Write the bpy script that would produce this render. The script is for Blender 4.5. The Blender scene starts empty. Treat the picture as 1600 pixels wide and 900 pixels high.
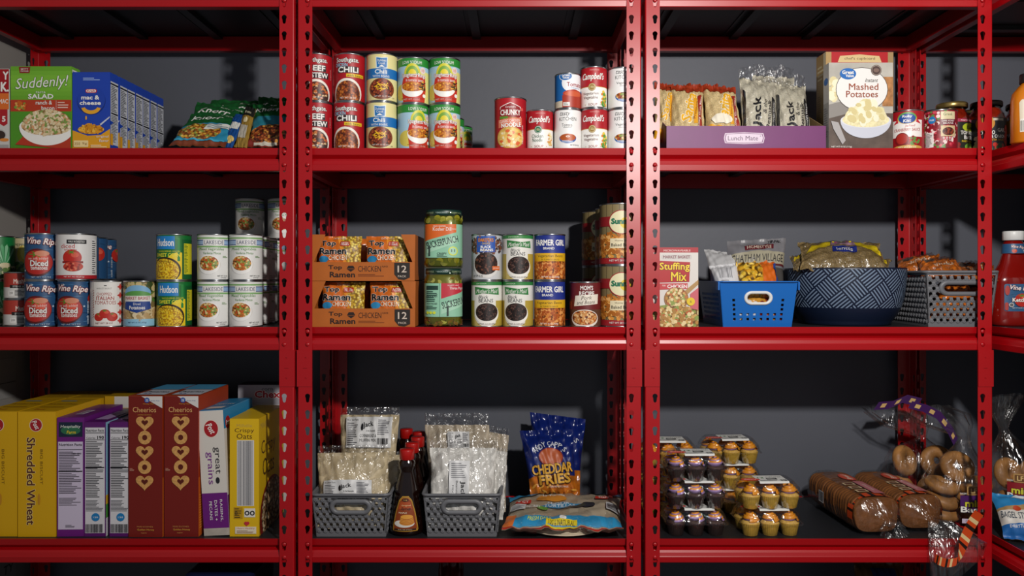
import bpy, bmesh, math, random
from mathutils import Vector, Matrix, Euler
C = bpy.context.scene.collection
PI = math.pi
R = math.radians
# ------------------------------------------------------------------ camera, light, exposure
D = 1.85            # camera distance to the front plane of the shelving
F = 1193.5          # focal length in pixels of a 1600 px wide frame
ZC = 1.35           # eye height
VX, VY = 804.0, 435.0
sc = bpy.context.scene
cam = bpy.data.cameras.new('camera')
cam.sensor_width = 36.0
cam.lens = 36.0 * F / 1600.0
cam.shift_x = (800 - VX) / 1600.0
cam.shift_y = (VY - 450) / 1600.0
cam.clip_start = 0.01
co = bpy.data.objects.new('camera', cam)
co.location = (0, -D, ZC)
co.rotation_euler = (PI / 2, 0, 0)
C.objects.link(co)
sc.camera = co
sc.view_settings.view_transform = 'Standard'
sc.view_settings.look = 'None'
sc.view_settings.gamma = 1
sc.view_settings.use_curve_mapping = False
sc.view_settings.exposure = 0.0
wd = bpy.data.worlds.new('room_ambient')
sc.world = wd
wd.use_nodes = True
wd.node_tree.nodes['Background'].inputs[0].default_value = (0.8, 0.88, 1.0, 1)
wd.node_tree.nodes['Background'].inputs[1].default_value = 0.18
ld = bpy.data.lights.new('flash_lamp', 'POINT')
ld.energy = 120
ld.shadow_soft_size = 0.045
ld.color = (1.0, 0.955, 0.91)
lo = bpy.data.objects.new('flash_lamp', ld)
lo.location = (0.56, -1.6, ZC + 0.65)
C.objects.link(lo)
sc.cycles.max_bounces = 8
sc.cycles.transparent_max_bounces = 32
sc.cycles.caustics_reflective = False
sc.cycles.caustics_refractive = False

# ------------------------------------------------------------------ helpers
def wx(px, y): return (px - VX) * (D + y) / F
def wz(py, y): return ZC - (py - VY) * (D + y) / F
def P(px, py, y): return Vector((wx(px, y), y, wz(py, y)))

def lin(c):
    c /= 255.0
    return c / 12.92 if c <= 0.04045 else ((c + 0.055) / 1.055) ** 2.4
def hexc(h):
    h = h.lstrip('#')
    if len(h) == 3: h = ''.join(c * 2 for c in h)
    return tuple(lin(int(h[i:i + 2], 16)) for i in (0, 2, 4)) + (1,)

_mats = {}
def mat(h, rough=0.45, metal=0.0, spec=0.5, noise=0.0, nscale=30, bump=0.0, bscale=200, coat=0.0):
    key = (h, rough, metal, spec, noise, nscale, bump, bscale, coat)
    if key in _mats: return _mats[key]
    m = bpy.data.materials.new('finish_%d' % len(_mats))
    m.use_nodes = True
    nt = m.node_tree
    b = nt.nodes['Principled BSDF']
    c = hexc(h)
    b.inputs['Base Color'].default_value = c
    b.inputs['Roughness'].default_value = rough
    b.inputs['Metallic'].default_value = metal
    b.inputs['Specular IOR Level'].default_value = spec
    b.inputs['Coat Weight'].default_value = coat
    if noise or bump:
        tc = nt.nodes.new('ShaderNodeTexCoord')
    if noise:
        n = nt.nodes.new('ShaderNodeTexNoise'); n.inputs['Scale'].default_value = nscale
        n.inputs['Detail'].default_value = 5
        r = nt.nodes.new('ShaderNodeValToRGB')
        r.color_ramp.elements[0].position = 0.3; r.color_ramp.elements[1].position = 0.7
        r.color_ramp.elements[0].color = tuple(x * (1 - noise) for x in c[:3]) + (1,)
        r.color_ramp.elements[1].color = tuple(min(1, x * (1 + noise)) for x in c[:3]) + (1,)
        nt.links.new(tc.outputs['Object'], n.inputs['Vector'])
        nt.links.new(n.outputs['Fac'], r.inputs['Fac'])
        nt.links.new(r.outputs['Color'], b.inputs['Base Color'])
    if bump:
        n2 = nt.nodes.new('ShaderNodeTexNoise'); n2.inputs['Scale'].default_value = bscale
        n2.inputs['Detail'].default_value = 4
        bp = nt.nodes.new('ShaderNodeBump'); bp.inputs['Strength'].default_value = bump
        bp.inputs['Distance'].default_value = 0.01
        nt.links.new(tc.outputs['Object'], n2.inputs['Vector'])
        nt.links.new(n2.outputs['Fac'], bp.inputs['Height'])
        nt.links.new(bp.outputs['Normal'], b.inputs['Normal'])
    _mats[key] = m
    return m

def food(cols, scale=140, gap='#2a1208', rough=0.45, gapw=0.42):
    """printed or real pieces of food: Voronoi cells coloured from a short palette, with gaps between"""
    key = ('food', tuple(cols), scale, gap, rough, gapw)
    if key in _mats: return _mats[key]
    m = bpy.data.materials.new('finish_%d' % len(_mats)); m.use_nodes = True
    nt = m.node_tree; b = nt.nodes['Principled BSDF']
    b.inputs['Roughness'].default_value = rough
    tc = nt.nodes.new('ShaderNodeTexCoord')
    v = nt.nodes.new('ShaderNodeTexVoronoi'); v.inputs['Scale'].default_value = scale
    nt.links.new(tc.outputs['Object'], v.inputs['Vector'])
    sp = nt.nodes.new('ShaderNodeSeparateColor')
    nt.links.new(v.outputs['Color'], sp.inputs['Color'])
    r = nt.nodes.new('ShaderNodeValToRGB'); cr = r.color_ramp; cr.interpolation = 'CONSTANT'
    while len(cr.elements) < len(cols): cr.elements.new(0.5)
    for i, c in enumerate(cols):
        cr.elements[i].position = i / len(cols); cr.elements[i].color = hexc(c)
    nt.links.new(sp.outputs[0], r.inputs['Fac'])
    mr = nt.nodes.new('ShaderNodeMapRange')
    mr.inputs[1].default_value = gapw; mr.inputs[2].default_value = gapw + 0.3
    nt.links.new(v.outputs['Distance'], mr.inputs[0])
    mx = nt.nodes.new('ShaderNodeMix'); mx.data_type = 'RGBA'
    nt.links.new(mr.outputs[0], mx.inputs[0])
    nt.links.new(r.outputs['Color'], mx.inputs[6]); mx.inputs[7].default_value = hexc(gap)
    nt.links.new(mx.outputs[2], b.inputs['Base Color'])
    _mats[key] = m
    return m

def film(rough=0.12, amt=0.05, bump=0.6, bscale=45, tint='#ffffff', edge=0.5):
    """clear plastic or glass: transparent, with a glossy reflection that grows towards grazing angles"""
    key = ('film', rough, amt, bump, bscale, tint, edge)
    if key in _mats: return _mats[key]
    m = bpy.data.materials.new('finish_%d' % len(_mats)); m.use_nodes = True
    nt = m.node_tree; nt.nodes.clear()
    out = nt.nodes.new('ShaderNodeOutputMaterial'); mix = nt.nodes.new('ShaderNodeMixShader')
    t = nt.nodes.new('ShaderNodeBsdfTransparent'); t.inputs[0].default_value = hexc(tint)
    g = nt.nodes.new('ShaderNodeBsdfGlossy'); g.inputs['Roughness'].default_value = rough
    lw = nt.nodes.new('ShaderNodeLayerWeight'); lw.inputs[0].default_value = 0.25
    mr = nt.nodes.new('ShaderNodeMapRange'); mr.inputs[3].default_value = amt; mr.inputs[4].default_value = edge
    nt.links.new(lw.outputs['Facing'], mr.inputs[0]); nt.links.new(mr.outputs[0], mix.inputs[0])
    nt.links.new(t.outputs[0], mix.inputs[1]); nt.links.new(g.outputs[0], mix.inputs[2])
    nt.links.new(mix.outputs[0], out.inputs[0])
    if bump:
        tc = nt.nodes.new('ShaderNodeTexCoord')
        n = nt.nodes.new('ShaderNodeTexNoise'); n.inputs['Scale'].default_value = bscale; n.inputs['Detail'].default_value = 3
        n.inputs['Distortion'].default_value = 1.5
        bp = nt.nodes.new('ShaderNodeBump'); bp.inputs['Strength'].default_value = bump; bp.inputs['Distance'].default_value = 0.02
        mp = nt.nodes.new('ShaderNodeMapping'); mp.inputs['Scale'].default_value = (1, 1, .35)
        nt.links.new(tc.outputs['Object'], mp.inputs['Vector']); nt.links.new(mp.outputs['Vector'], n.inputs['Vector']); nt.links.new(n.outputs['Fac'], bp.inputs['Height'])
        nt.links.new(bp.outputs['Normal'], g.inputs['Normal']); nt.links.new(bp.outputs['Normal'], lw.inputs['Normal'])
    _mats[key] = m
    return m

class MB:
    """collects shapes and links them as ONE mesh object"""
    def __init__(s): s.v = []; s.f = []; s.m = []; s.s = []; s.mats = []
    def mi(s, m):
        if m not in s.mats: s.mats.append(m)
        return s.mats.index(m)
    def add(s, vs, fs, m, smooth=False):
        o = len(s.v); k = s.mi(m)
        s.v += [tuple(p) for p in vs]
        for f in fs:
            s.f.append([i + o for i in f]); s.m.append(k); s.s.append(smooth)
    def box(s, x0, x1, y0, y1, z0, z1, m):
        vs = [(x, y, z) for z in (z0, z1) for y in (y0, y1) for x in (x0, x1)]
        s.add(vs, [(0, 2, 3, 1), (4, 5, 7, 6), (0, 1, 5, 4), (2, 6, 7, 3), (0, 4, 6, 2), (1, 3, 7, 5)], m)
    def lathe(s, prof, m, n=40, cx=0, cy=0, z=0, sx=1, sy=1, smooth=True, rfn=None, cap=True, sq=0):
        vs = []; fs = []
        for r, h in prof:
            for i in range(n):
                a = 2 * PI * i / n
                rr = r * (rfn(a, h) if rfn else 1)
                ca, sa = math.sin(a), -math.cos(a)
                if sq:
                    k = (abs(ca) ** sq + abs(sa) ** sq) ** (-1 / sq); ca *= k; sa *= k
                vs.append((cx + rr * sx * ca, cy + rr * sy * sa, z + h))
        for j in range(len(prof) - 1):
            for i in range(n):
                a = j * n + i; b = j * n + (i + 1) % n
                fs.append((a, b, b + n, a + n))
        if cap:
            if prof[0][0] > 1e-5: fs.append(tuple(reversed(range(n))))
            if prof[-1][0] > 1e-5: fs.append(tuple(range((len(prof) - 1) * n, len(prof) * n)))
        s.add(vs, fs, m, smooth)
    def loft(s, rings, m, smooth=True, cap=True):
        n = len(rings[0]); vs = [p for r in rings for p in r]; fs = []
        for j in range(len(rings) - 1):
            for i in range(n):
                a = j * n + i; b = j * n + (i + 1) % n
                fs.append((a, b, b + n, a + n))
        if cap: fs += [tuple(reversed(range(n))), tuple(range((len(rings) - 1) * n, len(rings) * n))]
        s.add(vs, fs, m, smooth)
    def tube(s, pts, r, m, n=8, closed=False, flat=1.0):
        pts = [Vector(p) for p in pts]; rings = []
        N = len(pts)
        for i, p in enumerate(pts):
            t = (pts[(i + 1) % N] - pts[i - 1]) if closed else (pts[min(i + 1, N - 1)] - pts[max(i - 1, 0)])
            t.normalize()
            up = Vector((0, 0, 1)) if abs(t.z) < 0.9 else Vector((0, 1, 0))
            a = t.cross(up).normalized(); b = a.cross(t).normalized()
            rr = r[i] if isinstance(r, (list, tuple)) else r
            rings.append([p + a * math.cos(2 * PI * k / n) * rr + b * math.sin(2 * PI * k / n) * rr * flat for k in range(n)])
        if closed: rings.append(rings[0])
        s.loft(rings, m, True, not closed)
    def prism(s, prof, x0, x1, m, axis='X'):
        """profile of (a, z) run along X, or along Y"""
        n = len(prof); vs = []
        for e in (x0, x1):
            for a, z in prof: vs.append((e, a, z) if axis == 'X' else (a, e, z))
        fs = [(i, (i + 1) % n, (i + 1) % n + n, i + n) for i in range(n)]
        fs += [tuple(range(n)), tuple(range(2 * n - 1, n - 1, -1))]
        s.add(vs, fs, m)
    def grid(s, fn, nu, nv, m, smooth=True, wrap=False):
        vs = [fn(i / nu, j / nv) for j in range(nv + 1) for i in range(nu + 1)]
        fs = [(j * (nu + 1) + i, j * (nu + 1) + i + 1, (j + 1) * (nu + 1) + i + 1, (j + 1) * (nu + 1) + i)
              for j in range(nv) for i in range(nu)]
        s.add(vs, fs, m, smooth)
    def build(s, name, parent=None, origin=None, fix=True, weld=False):
        me = bpy.data.meshes.new(name)
        o = Vector(origin) if origin is not None else Vector((0, 0, 0))
        me.from_pydata([tuple(Vector(p) - o) for p in s.v], [], s.f)
        for m in s.mats: me.materials.append(m)
        me.polygons.foreach_set('material_index', s.m)
        me.polygons.foreach_set('use_smooth', s.s)
        if fix:
            bm = bmesh.new(); bm.from_mesh(me)
            if weld: bmesh.ops.remove_doubles(bm, verts=bm.verts[:], dist=1e-5)
            bmesh.ops.recalc_face_normals(bm, faces=bm.faces[:]); bm.to_mesh(me); bm.free()
        me.update()
        ob = bpy.data.objects.new(name, me); C.objects.link(ob)
        if parent is not None: ob.parent = parent
        elif origin is not None: ob.location = o
        return ob

def tag(o, label=None, cat=None, group=None, kind=None):
    if label: o['label'] = label
    if cat: o['category'] = cat
    if group: o['group'] = group
    if kind: o['kind'] = kind
    return o
def thing(name, label, cat, loc=(0, 0, 0), rz=0, group=None):
    o = bpy.data.objects.new(name, None); C.objects.link(o)
    o.empty_display_size = 0.02
    o.location = loc; o.rotation_euler = (0, 0, rz)
    return tag(o, label, cat, group)
def dup(root, loc, rz=0, label=None, group=None):
    r = root.copy(); C.objects.link(r); r.location = loc; r.rotation_euler = (0, 0, rz)
    if label: r['label'] = label
    if group: r['group'] = group
    for ch in list(root.children):
        c = ch.copy(); C.objects.link(c); c.parent = r
        for g in ch.children:
            d = g.copy(); C.objects.link(d); d.parent = c
    return r
_used = set()
def put(proto, px, y, z, rot, label, group=None, x=None):
    """first call moves the first-built one itself, later calls copy it"""
    X = wx(px, y) if x is None else x
    if proto.name not in _used:
        _used.add(proto.name)
        proto.location = (X, y, z); proto.rotation_euler = (0, 0, R(rot))
        return tag(proto, label, None, group)
    return dup(proto, (X, y, z), R(rot), label, group)

# ------------------------------------------------------------------ flat shapes: text, plates with holes
_txt = {}
def text_geo(s, bold=0.0):
    k = (s, bold)
    if k in _txt: return _txt[k]
    cu = bpy.data.curves.new('lettering', 'FONT'); cu.body = s; cu.size = 1; cu.resolution_u = 2
    cu.offset = bold; cu.fill_mode = 'FRONT'
    ob = bpy.data.objects.new('lettering', cu)
    me = bpy.data.meshes.new_from_object(ob)
    vs = [(v.co.x, v.co.y) for v in me.vertices]; fs = [tuple(p.vertices) for p in me.polygons]
    bpy.data.objects.remove(ob); bpy.data.curves.remove(cu); bpy.data.meshes.remove(me)
    _txt[k] = (vs, fs)
    return _txt[k]
def plate_geo(outline, holes, t):
    """flat plate with holes, thickness t, from a filled 2D curve"""
    cu = bpy.data.curves.new('plate', 'CURVE'); cu.dimensions = '2D'; cu.fill_mode = 'BOTH'; cu.extrude = t / 2
    for lp in [outline] + holes:
        sp = cu.splines.new('POLY'); sp.points.add(len(lp) - 1)
        for p, q in zip(sp.points, lp): p.co = (q[0], q[1], 0, 1)
        sp.use_cyclic_u = True
    ob = bpy.data.objects.new('plate', cu)
    me = bpy.data.meshes.new_from_object(ob)
    vs = [tuple(v.co) for v in me.vertices]; fs = [tuple(p.vertices) for p in me.polygons]
    bpy.data.objects.remove(ob); bpy.data.curves.remove(cu); bpy.data.meshes.remove(me)
    return vs, fs

W_, K_ = '#f2f0ea', '#15151a'
def M(c, **k): return c if isinstance(c, bpy.types.Material) else mat(c, **k)
class Art:
    """printed artwork on one face, in millimetres: u to the right, v up; each shape has a layer"""
    def __init__(s): s.it = []; s.L = 0
    def _a(s, vs, fs, m, up=True):
        if up: s.L += 1
        s.it.append((vs, fs, M(m), s.L)); return s
    def poly(s, pts, m): return s._a(list(pts), [tuple(range(len(pts)))], m)
    def rect(s, u0, u1, v0, v1, m): return s.poly([(u0, v0), (u1, v0), (u1, v1), (u0, v1)], m)
    def ell(s, u, v, rx, ry, m, n=28, a0=0, a1=360):
        full = a1 - a0 >= 360
        k = n if full else n + 1
        return s.poly([(u + rx * math.cos(R(a0 + (a1 - a0) * i / n)), v + ry * math.sin(R(a0 + (a1 - a0) * i / n))) for i in range(k)], m)
    def ring(s, u, v, rx, ry, w, m, n=32):
        vs = []
        for i in range(n):
            a = 2 * PI * i / n
            vs += [(u + rx * math.cos(a), v + ry * math.sin(a)), (u + (rx - w) * math.cos(a), v + (ry - w) * math.sin(a))]
        return s._a(vs, [(2 * i, (2 * i + 2) % (2 * n), (2 * i + 3) % (2 * n), 2 * i + 1) for i in range(n)], m)
    def rrect(s, u0, u1, v0, v1, r, m):
        pts = []
        for cx, cy, a in ((u1 - r, v0 + r, -90), (u1 - r, v1 - r, 0), (u0 + r, v1 - r, 90), (u0 + r, v0 + r, 180)):
            pts += [(cx + r * math.cos(R(a + i * 22.5)), cy + r * math.sin(R(a + i * 22.5))) for i in range(5)]
        return s.poly(pts, m)
    def text(s, t, u, v, w, h, m, bold=0.0, sh=0.0, rot=0.0, ol=None, arc=0.0):
        """t fitted into a w x h box centred on (u, v); ol = (colour, thickness) draws a wider copy behind"""
        base, fs = text_geo(t)
        if not base: return s
        x0 = min(p[0] for p in base); x1 = max(p[0] for p in base); y0 = min(p[1] for p in base); y1 = max(p[1] for p in base)
        c, q = math.cos(R(rot)), math.sin(R(rot)); n = len(base)
        k = min(w / max(1e-6, x1 - x0), h / max(1e-6, y1 - y0))
        def copies(b, m, dirs, up=True):
            vs = []; ff = []
            for i, (dx, dy) in enumerate(dirs):
                for p in base:
                    a_ = (p[0] - (x0 + x1) / 2) / max(1e-6, x1 - x0); b_ = (p[1] - (y0 + y1) / 2) / max(1e-6, y1 - y0)
                    x = a_ * (w - 2 * bold * k * .6) + b_ * h * sh + dx * b * k; y = b_ * (h - 2 * bold * k * .6) - arc * (4 * a_ * a_) + arc * 0.33 + dy * b * k
                    vs.append((u + x * c - y * q, v + x * q + y * c, i * .9 / len(dirs)))
                ff += [tuple(j + i * n for j in f) for f in fs]
            s._a(vs, ff, m)
        d8 = [(math.cos(R(45 * i)), math.sin(R(45 * i))) for i in range(8)]
        if ol: copies(max(bold, 0) * .6 + ol[1], ol[0], d8)
        if bold * k * .6 > .12: copies(bold * .6, m, [(1, 0), (-1, 0), (0, 1), (0, -1)] if bold < .035 else d8[1::2] + d8[0::2])
        else: copies(0, m, [(0, 0)])
        return s
    def lines(s, u0, u1, v0, v1, n, m, seed=1, fill=0.45):
        rn = random.Random(seed); dv = (v1 - v0) / n; vs = []; fs = []
        for i in range(n):
            b = v1 - (i + 1) * dv + dv * (1 - fill) / 2; e = u0 + (u1 - u0) * rn.uniform(0.55, 1)
            k = len(vs); vs += [(u0, b), (e, b), (e, b + dv * fill), (u0, b + dv * fill)]; fs.append((k, k + 1, k + 2, k + 3))
        return s._a(vs, fs, m)
    def bars(s, u0, u1, v0, v1, m, n=26, seed=2, vert=True):
        rn = random.Random(seed); a, b = (u0, u1) if vert else (v0, v1); x = a; vs = []; fs = []
        st = (b - a) / n
        while x < b - st * 0.6:
            w = st * rn.choice((0.3, 0.5, 0.8)); k = len(vs)
            vs += [(x, v0), (x + w, v0), (x + w, v1), (x, v1)] if vert else [(u0, x), (u1, x), (u1, x + w), (u0, x + w)]
            fs.append((k, k + 1, k + 2, k + 3)); x += w + st * rn.choice((0.3, 0.5, 0.8))
        return s._a(vs, fs, m)
    def dots(s, u, v, rx, ry, cols, n, r0, r1, seed=3, sq=1.0):
        """scattered pieces inside an ellipse"""
        rn = random.Random(seed)
        for k, c in enumerate(cols):
            vs = []; fs = []
            for i in range(n // len(cols)):
                a = rn.uniform(0, 2 * PI); q = math.sqrt(rn.random())
                x = u + rx * q * math.cos(a); y = v + ry * q * math.sin(a); r = rn.uniform(r0, r1); t = rn.uniform(0, PI)
                b = len(vs); pts = []
                for j in range(8):
                    e = 2 * PI * j / 8; X = r * math.cos(e); Y = r * sq * math.sin(e)
                    pts.append((x + X * math.cos(t) - Y * math.sin(t), y + X * math.sin(t) + Y * math.cos(t), .9 * i * len(cols) / n))
                vs += pts; fs.append(tuple(range(b, b + 8)))
            s._a(vs, fs, c)
        return s
    def bowl(s, u, v, rx, fd, rim='#f4f2ec', body=None, dp=0.62, ry=0.42, n=36):
        """bowl of food seen from a little above: body, rim, food"""
        body = body or rim; rh = rx * ry
        pts = [(u + rx * math.cos(PI + PI * i / n), v + rx * dp * math.sin(PI + PI * i / n) * (1.0)) for i in range(n + 1)]
        s.poly(pts, body); s.ell(u, v, rx, rh, rim); s.ell(u, v + rh * .08, rx * .93, rh * .98, fd)
        return s
    def tomato(s, u, v, r, red='#c0271c'):
        s.ell(u, v, r, r * .92, red); s.ell(u + r * .3, v + r * .3, r * .4, r * .3, '#dd5a42')
        pts = []
        for i in range(12):
            a = 2 * PI * i / 12; q = r * (.62 if i % 2 == 0 else .16)
            pts.append((u - r * .05 + q * math.cos(a), v + r * .62 + q * .5 * math.sin(a)))
        return s.poly(pts, '#4f8a2a')
    def into(s, mb, fn, du=None, dv=None, clip=None, smooth=False, base=0.0, step=0.12):
        bm = bmesh.new(); ms = []
        for vs, fs, m, L in s.it:
            if m not in ms: ms.append(m)
            k = ms.index(m)
            bv = [bm.verts.new((p[0], p[1], (L + (p[2] if len(p) > 2 else 0)) * step)) for p in vs]
            for f in fs:
                try: bm.faces.new([bv[i] for i in f]).material_index = k
                except ValueError: pass
        def cut(co, no, co_=False):
            bmesh.ops.bisect_plane(bm, geom=bm.verts[:] + bm.edges[:] + bm.faces[:], plane_co=co, plane_no=no, clear_outer=co_, dist=1e-5)
        if clip:
            u0, u1, v0, v1 = clip
            cut((u1, 0, 0), (1, 0, 0), True); cut((u0, 0, 0), (-1, 0, 0), True)
            cut((0, v1, 0), (0, 1, 0), True); cut((0, v0, 0), (0, -1, 0), True)
        if du or dv:
            xs = [v.co.x for v in bm.verts]; ys = [v.co.y for v in bm.verts]
            if du:
                k = math.ceil(min(xs) / du + 1e-4)
                while k * du < max(xs) - 1e-4: cut((k * du, 0, 0), (1, 0, 0)); k += 1
            if dv:
                k = math.ceil(min(ys) / dv + 1e-4)
                while k * dv < max(ys) - 1e-4: cut((0, k * dv, 0), (0, 1, 0)); k += 1
        bm.verts.index_update()
        vs = [fn(v.co.x, v.co.y, base + v.co.z * 0.001) for v in bm.verts]
        by = {}
        for f in bm.faces: by.setdefault(f.material_index, []).append([v.index for v in f.verts])
        o = len(mb.v); mb.v += [tuple(p) for p in vs]
        for k, fl in by.items():
            q = mb.mi(ms[k])
            for f in fl: mb.f.append([i + o for i in f]); mb.m.append(q); mb.s.append(smooth)
        bm.free()

# ------------------------------------------------------------------ the room
struct_wall = mat('#595c65', rough=0.55, noise=0.06, nscale=2.5, bump=0.03, bscale=60)
side_wall = mat('#8b8782', rough=0.6, noise=0.05, nscale=3, bump=0.03, bscale=60)
YB = 0.425
def struct(name, *b, m):
    q = MB(); q.box(*b, m); o = q.build(name); o['kind'] = 'structure'; return o
struct('wall_back', -1.55, 1.75, YB, YB + 0.1, 0, 2.6, m=struct_wall)
struct('wall_left', -1.53, -1.43, -1.4, YB, 0, 2.6, m=side_wall)
struct('wall_right', 1.58, 1.68, -1.4, YB, 0, 2.6, m=side_wall)
struct('floor', -1.55, 1.75, -2.6, YB + 0.1, -0.1, 0, m=mat('#4d4b48', rough=0.6, noise=0.1, nscale=12))

# ------------------------------------------------------------------ shelving
RED = mat('#a8030e', rough=0.36, spec=0.6, bump=0.02, bscale=900)
DECK = mat('#191b1f', rough=0.5, noise=0.15, nscale=90)
DPT = 0.387
LIP = [wz(-24, .01), wz(231.5, .01), wz(511, .01), wz(842, .01), 0.345]   # top edge of the front beams, top shelf first
DZ = [z - 0.0015 for z in LIP]                                          # deck surface
Z2, Z3, Z4, Z5 = DZ[1], DZ[2], DZ[3], DZ[4]
SPL = (wz(604, 0), wz(547, 0))
HOLE0 = wz(27, 0)
def keyhole(cx, cz):
    pts = [(cx + .0062 * math.cos(R(a)), cz + .0062 * math.sin(R(a))) for a in range(-40, 221, 26)]
    pts += [(cx - .0040, cz - .011), (cx - .0028, cz - .0145), (cx, cz - .0158), (cx + .0028, cz - .0145), (cx + .0040, cz - .011)]
    return pts
def flange(w, hx):
    """flat strip 0..w by height with keyholes in a column at hx"""
    zt, zb = LIP[0] + .14, 0.0
    hs = []; k = -8
    while True:
        z = HOLE0 - k * 0.0399; k += 1
        if z > zt - .03: continue
        if z < zb + .03: break
        if SPL[0] - .012 < z < SPL[1] + .012: continue
        hs.append(keyhole(hx, z))
    return plate_geo([(0, zb), (w, zb), (w, zt), (0, zt)], hs, .0016)
FW = 0.0355
_fl = flange(FW - .003, FW - .0145)
def make_post(root, cx, cy, ix, iy):
    """angle post: outer corner at (cx, cy); ix, iy point to the inside of the unit"""
    q = MB(); r = .003
    q.add([(cx + ix * (r + u), cy + iy * (.0008 + h), v) for u, v, h in _fl[0]], _fl[1], RED)
    q.add([(cx + ix * (.0008 + h), cy + iy * (r + u), v) for u, v, h in _fl[0]], _fl[1], RED)
    zt = LIP[0] + .14
    vs = []
    for a in (0, 22.5, 45, 67.5, 90):
        c, s_ = math.cos(R(a)), math.sin(R(a))
        for rr in (r, r - .0016):
            for z in (0, zt): vs.append((cx + ix * (r - rr * c), cy + iy * (r - rr * s_), z))
    fs = []
    for i in range(4):
        a = i * 4; b = a + 4
        fs += [(a, a + 1, b + 1, b), (a + 2, b + 2, b + 3, a + 3)]
    q.add(vs, fs, RED, True)
    # rivet heads where the beams hook in
    hx = r + FW - .0145
    for z in LIP:
        for dz in (-.010, -.0415):
            for dirn in (0, 1):
                pr = [(.0052, 0), (.0050, .0012), (.0034, .0024), (0, .0028)]
                n = 14; vv = []
                for rr, hh in pr:
                    for k in range(n):
                        e = 2 * PI * k / n; u = hx + rr * math.cos(e) if dirn == 0 else hx + rr * math.cos(e)
                        if dirn == 0: vv.append((cx + ix * u, cy - iy * hh, z + dz + rr * math.sin(e)))
                        else: vv.append((cx - ix * hh, cy + iy * u, z + dz + rr * math.sin(e)))
                ff = [(j * n + k, j * n + (k + 1) % n, (j + 1) * n + (k + 1) % n, (j + 1) * n + k) for j in range(3) for k in range(n)]
                q.add(vv, ff, RED, True)
    p = q.build('post', root)
    s = MB(); z0, z1 = SPL; t = .0022; e = .0012
    o = [(0, 0), (FW + e, 0), (FW + e, z1 - z0 + 0), (0, z1 - z0)]
    def dim(u, v): return [(u + .0022 * math.cos(R(a)), v + .0022 * math.sin(R(a))) for a in range(0, 360, 36)]
    H = z1 - z0
    hs = [dim(FW - .015, H * .78), dim(FW - .015, H * .22), [(FW - .021, H * .5), (FW - .011, H * .5), (FW - .011, H * .5 + .0009), (FW - .021, H * .5 + .0009)]]
    vs, fs = plate_geo(o, hs, .0018)
    s.add([(cx + ix * (u - e), cy - iy * (.0009 + h), z0 + v) for u, v, h in vs], fs, RED)
    s.add([(cx - ix * (.0009 + h), cy + iy * (u - e), z0 + v) for u, v, h in vs], fs, RED)
    s.build('splice_sleeve', p)
BEAM = [(.0090, 0), (.0126, -.0155), (.0235, -.0232), (.0092, -.0268), (.0056, -.0318), (.0034, -.0395), (.0022, -.0412), (.0036, -.0545), (.0050, -.0560), (.0250, -.0560), (.0250, -.015), (.0165, -.013), (.0165, -.003), (.0125, 0)]
def make_unit(label, W, depth, loc, rz=0):
    root = thing('shelving_unit', label, 'shelving unit', loc, rz, None)
    for cx, ix in ((0, 1), (W, -1)):
        for cy, iy in ((0, 1), (depth, -1)): make_post(root, cx, cy, ix, iy)
    for z in LIP:
        q = MB(); q.prism([(a, z + b) for a, b in BEAM], .004, W - .004, RED); q.build('front_beam', root)
        q = MB(); q.prism([(depth - a, z + b) for a, b in BEAM], .004, W - .004, RED); q.build('back_beam', root)
        for f in (lambda a: a, lambda a: W - a):
            q = MB(); q.prism([(f(a), z + b) for a, b in BEAM], .020, depth - .020, RED, 'Y'); q.build('side_beam', root)
        q = MB(); q.box(.0168, W - .0168, .0168, depth - .0168, z - .012, z - .0015, DECK)
        n = max(3, int(W / .21))
        for k in range(1, n + 1):
            x = W * (k - .5) / n
            q.box(x - .012, x + .012, .026, depth - .026, z - .024, z - .012, DECK)
            q.box(x - .030, x - .026, .026, depth - .026, z - .015, z - .012, DECK)
        q.build('shelf_deck', root)
    return root
U = [(-96, 459.5), (465, 1002), (1008, 1551)]
names = ['red slotted steel shelving unit holding cereal boxes and vegetable cans', 'red slotted steel shelving unit holding noodle trays and syrup bottles',
         'red slotted steel shelving unit holding the patterned bowl and cupcakes']
for (a, b), n in zip(U, names): make_unit(n, wx(b, 0) - wx(a, 0), DPT, (wx(a, 0), 0, 0))
make_unit('red steel shelving unit turned sideways in the corner with ketchup bottles', 0.86, .38, (1.172, DPT + .006, 0), -PI / 2)
# ------------------------------------------------------------------ cans
TIN = mat('#b9bbbd', rough=0.28, metal=1.0)
def can(name, r, h, art, rough=0.3):
    """tin can: seamed body with rims, lid with rings, printed paper sleeve"""
    root = thing(name, 'tin can', 'can')
    q = MB()
    q.lathe([(r * .9, .002), (r + .0006, 0), (r + .0012, .001), (r + .0012, .0024), (r - .0002, .0034), (r - .0004, .005), (r - .0004, h - .005), (r - .0002, h - .0034),
             (r + .0012, h - .0024), (r + .0012, h - .0008), (r + .0004, h), (r - .0012, h - .0004), (r - .0018, h - .004)], TIN, 64, cap=False)
    q.lathe([(0, .002), (r * .9, .002)], TIN, 64, cap=False)
    q.build('body', root)
    q = MB(); q.lathe([(r - .0018, h - .004), (r - .006, h - .0045), (r - .008, h - .0038), (r - .012, h - .0045), (r - .015, h - .0038), (0, h - .0038)], TIN, 48, cap=False)
    q.build('lid', root)
    H = h - .0068; rr = r + .0001
    def fn(u, v, o):
        a = u * .001 / rr
        return ((rr + o) * math.sin(a), -(rr + o) * math.cos(a), .0034 + v * .001)
    L = PI * rr * 1000
    q = MB(); art(L, H * 1000).into(q, fn, du=2 * L / 64, clip=(-L, L, 0, H * 1000), smooth=True, step=.07)
    q.build('label', root, fix=False)
    return root
A = Art
def bg(L, c, H): return Art().rect(-L, L, 0, H, c)
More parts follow.
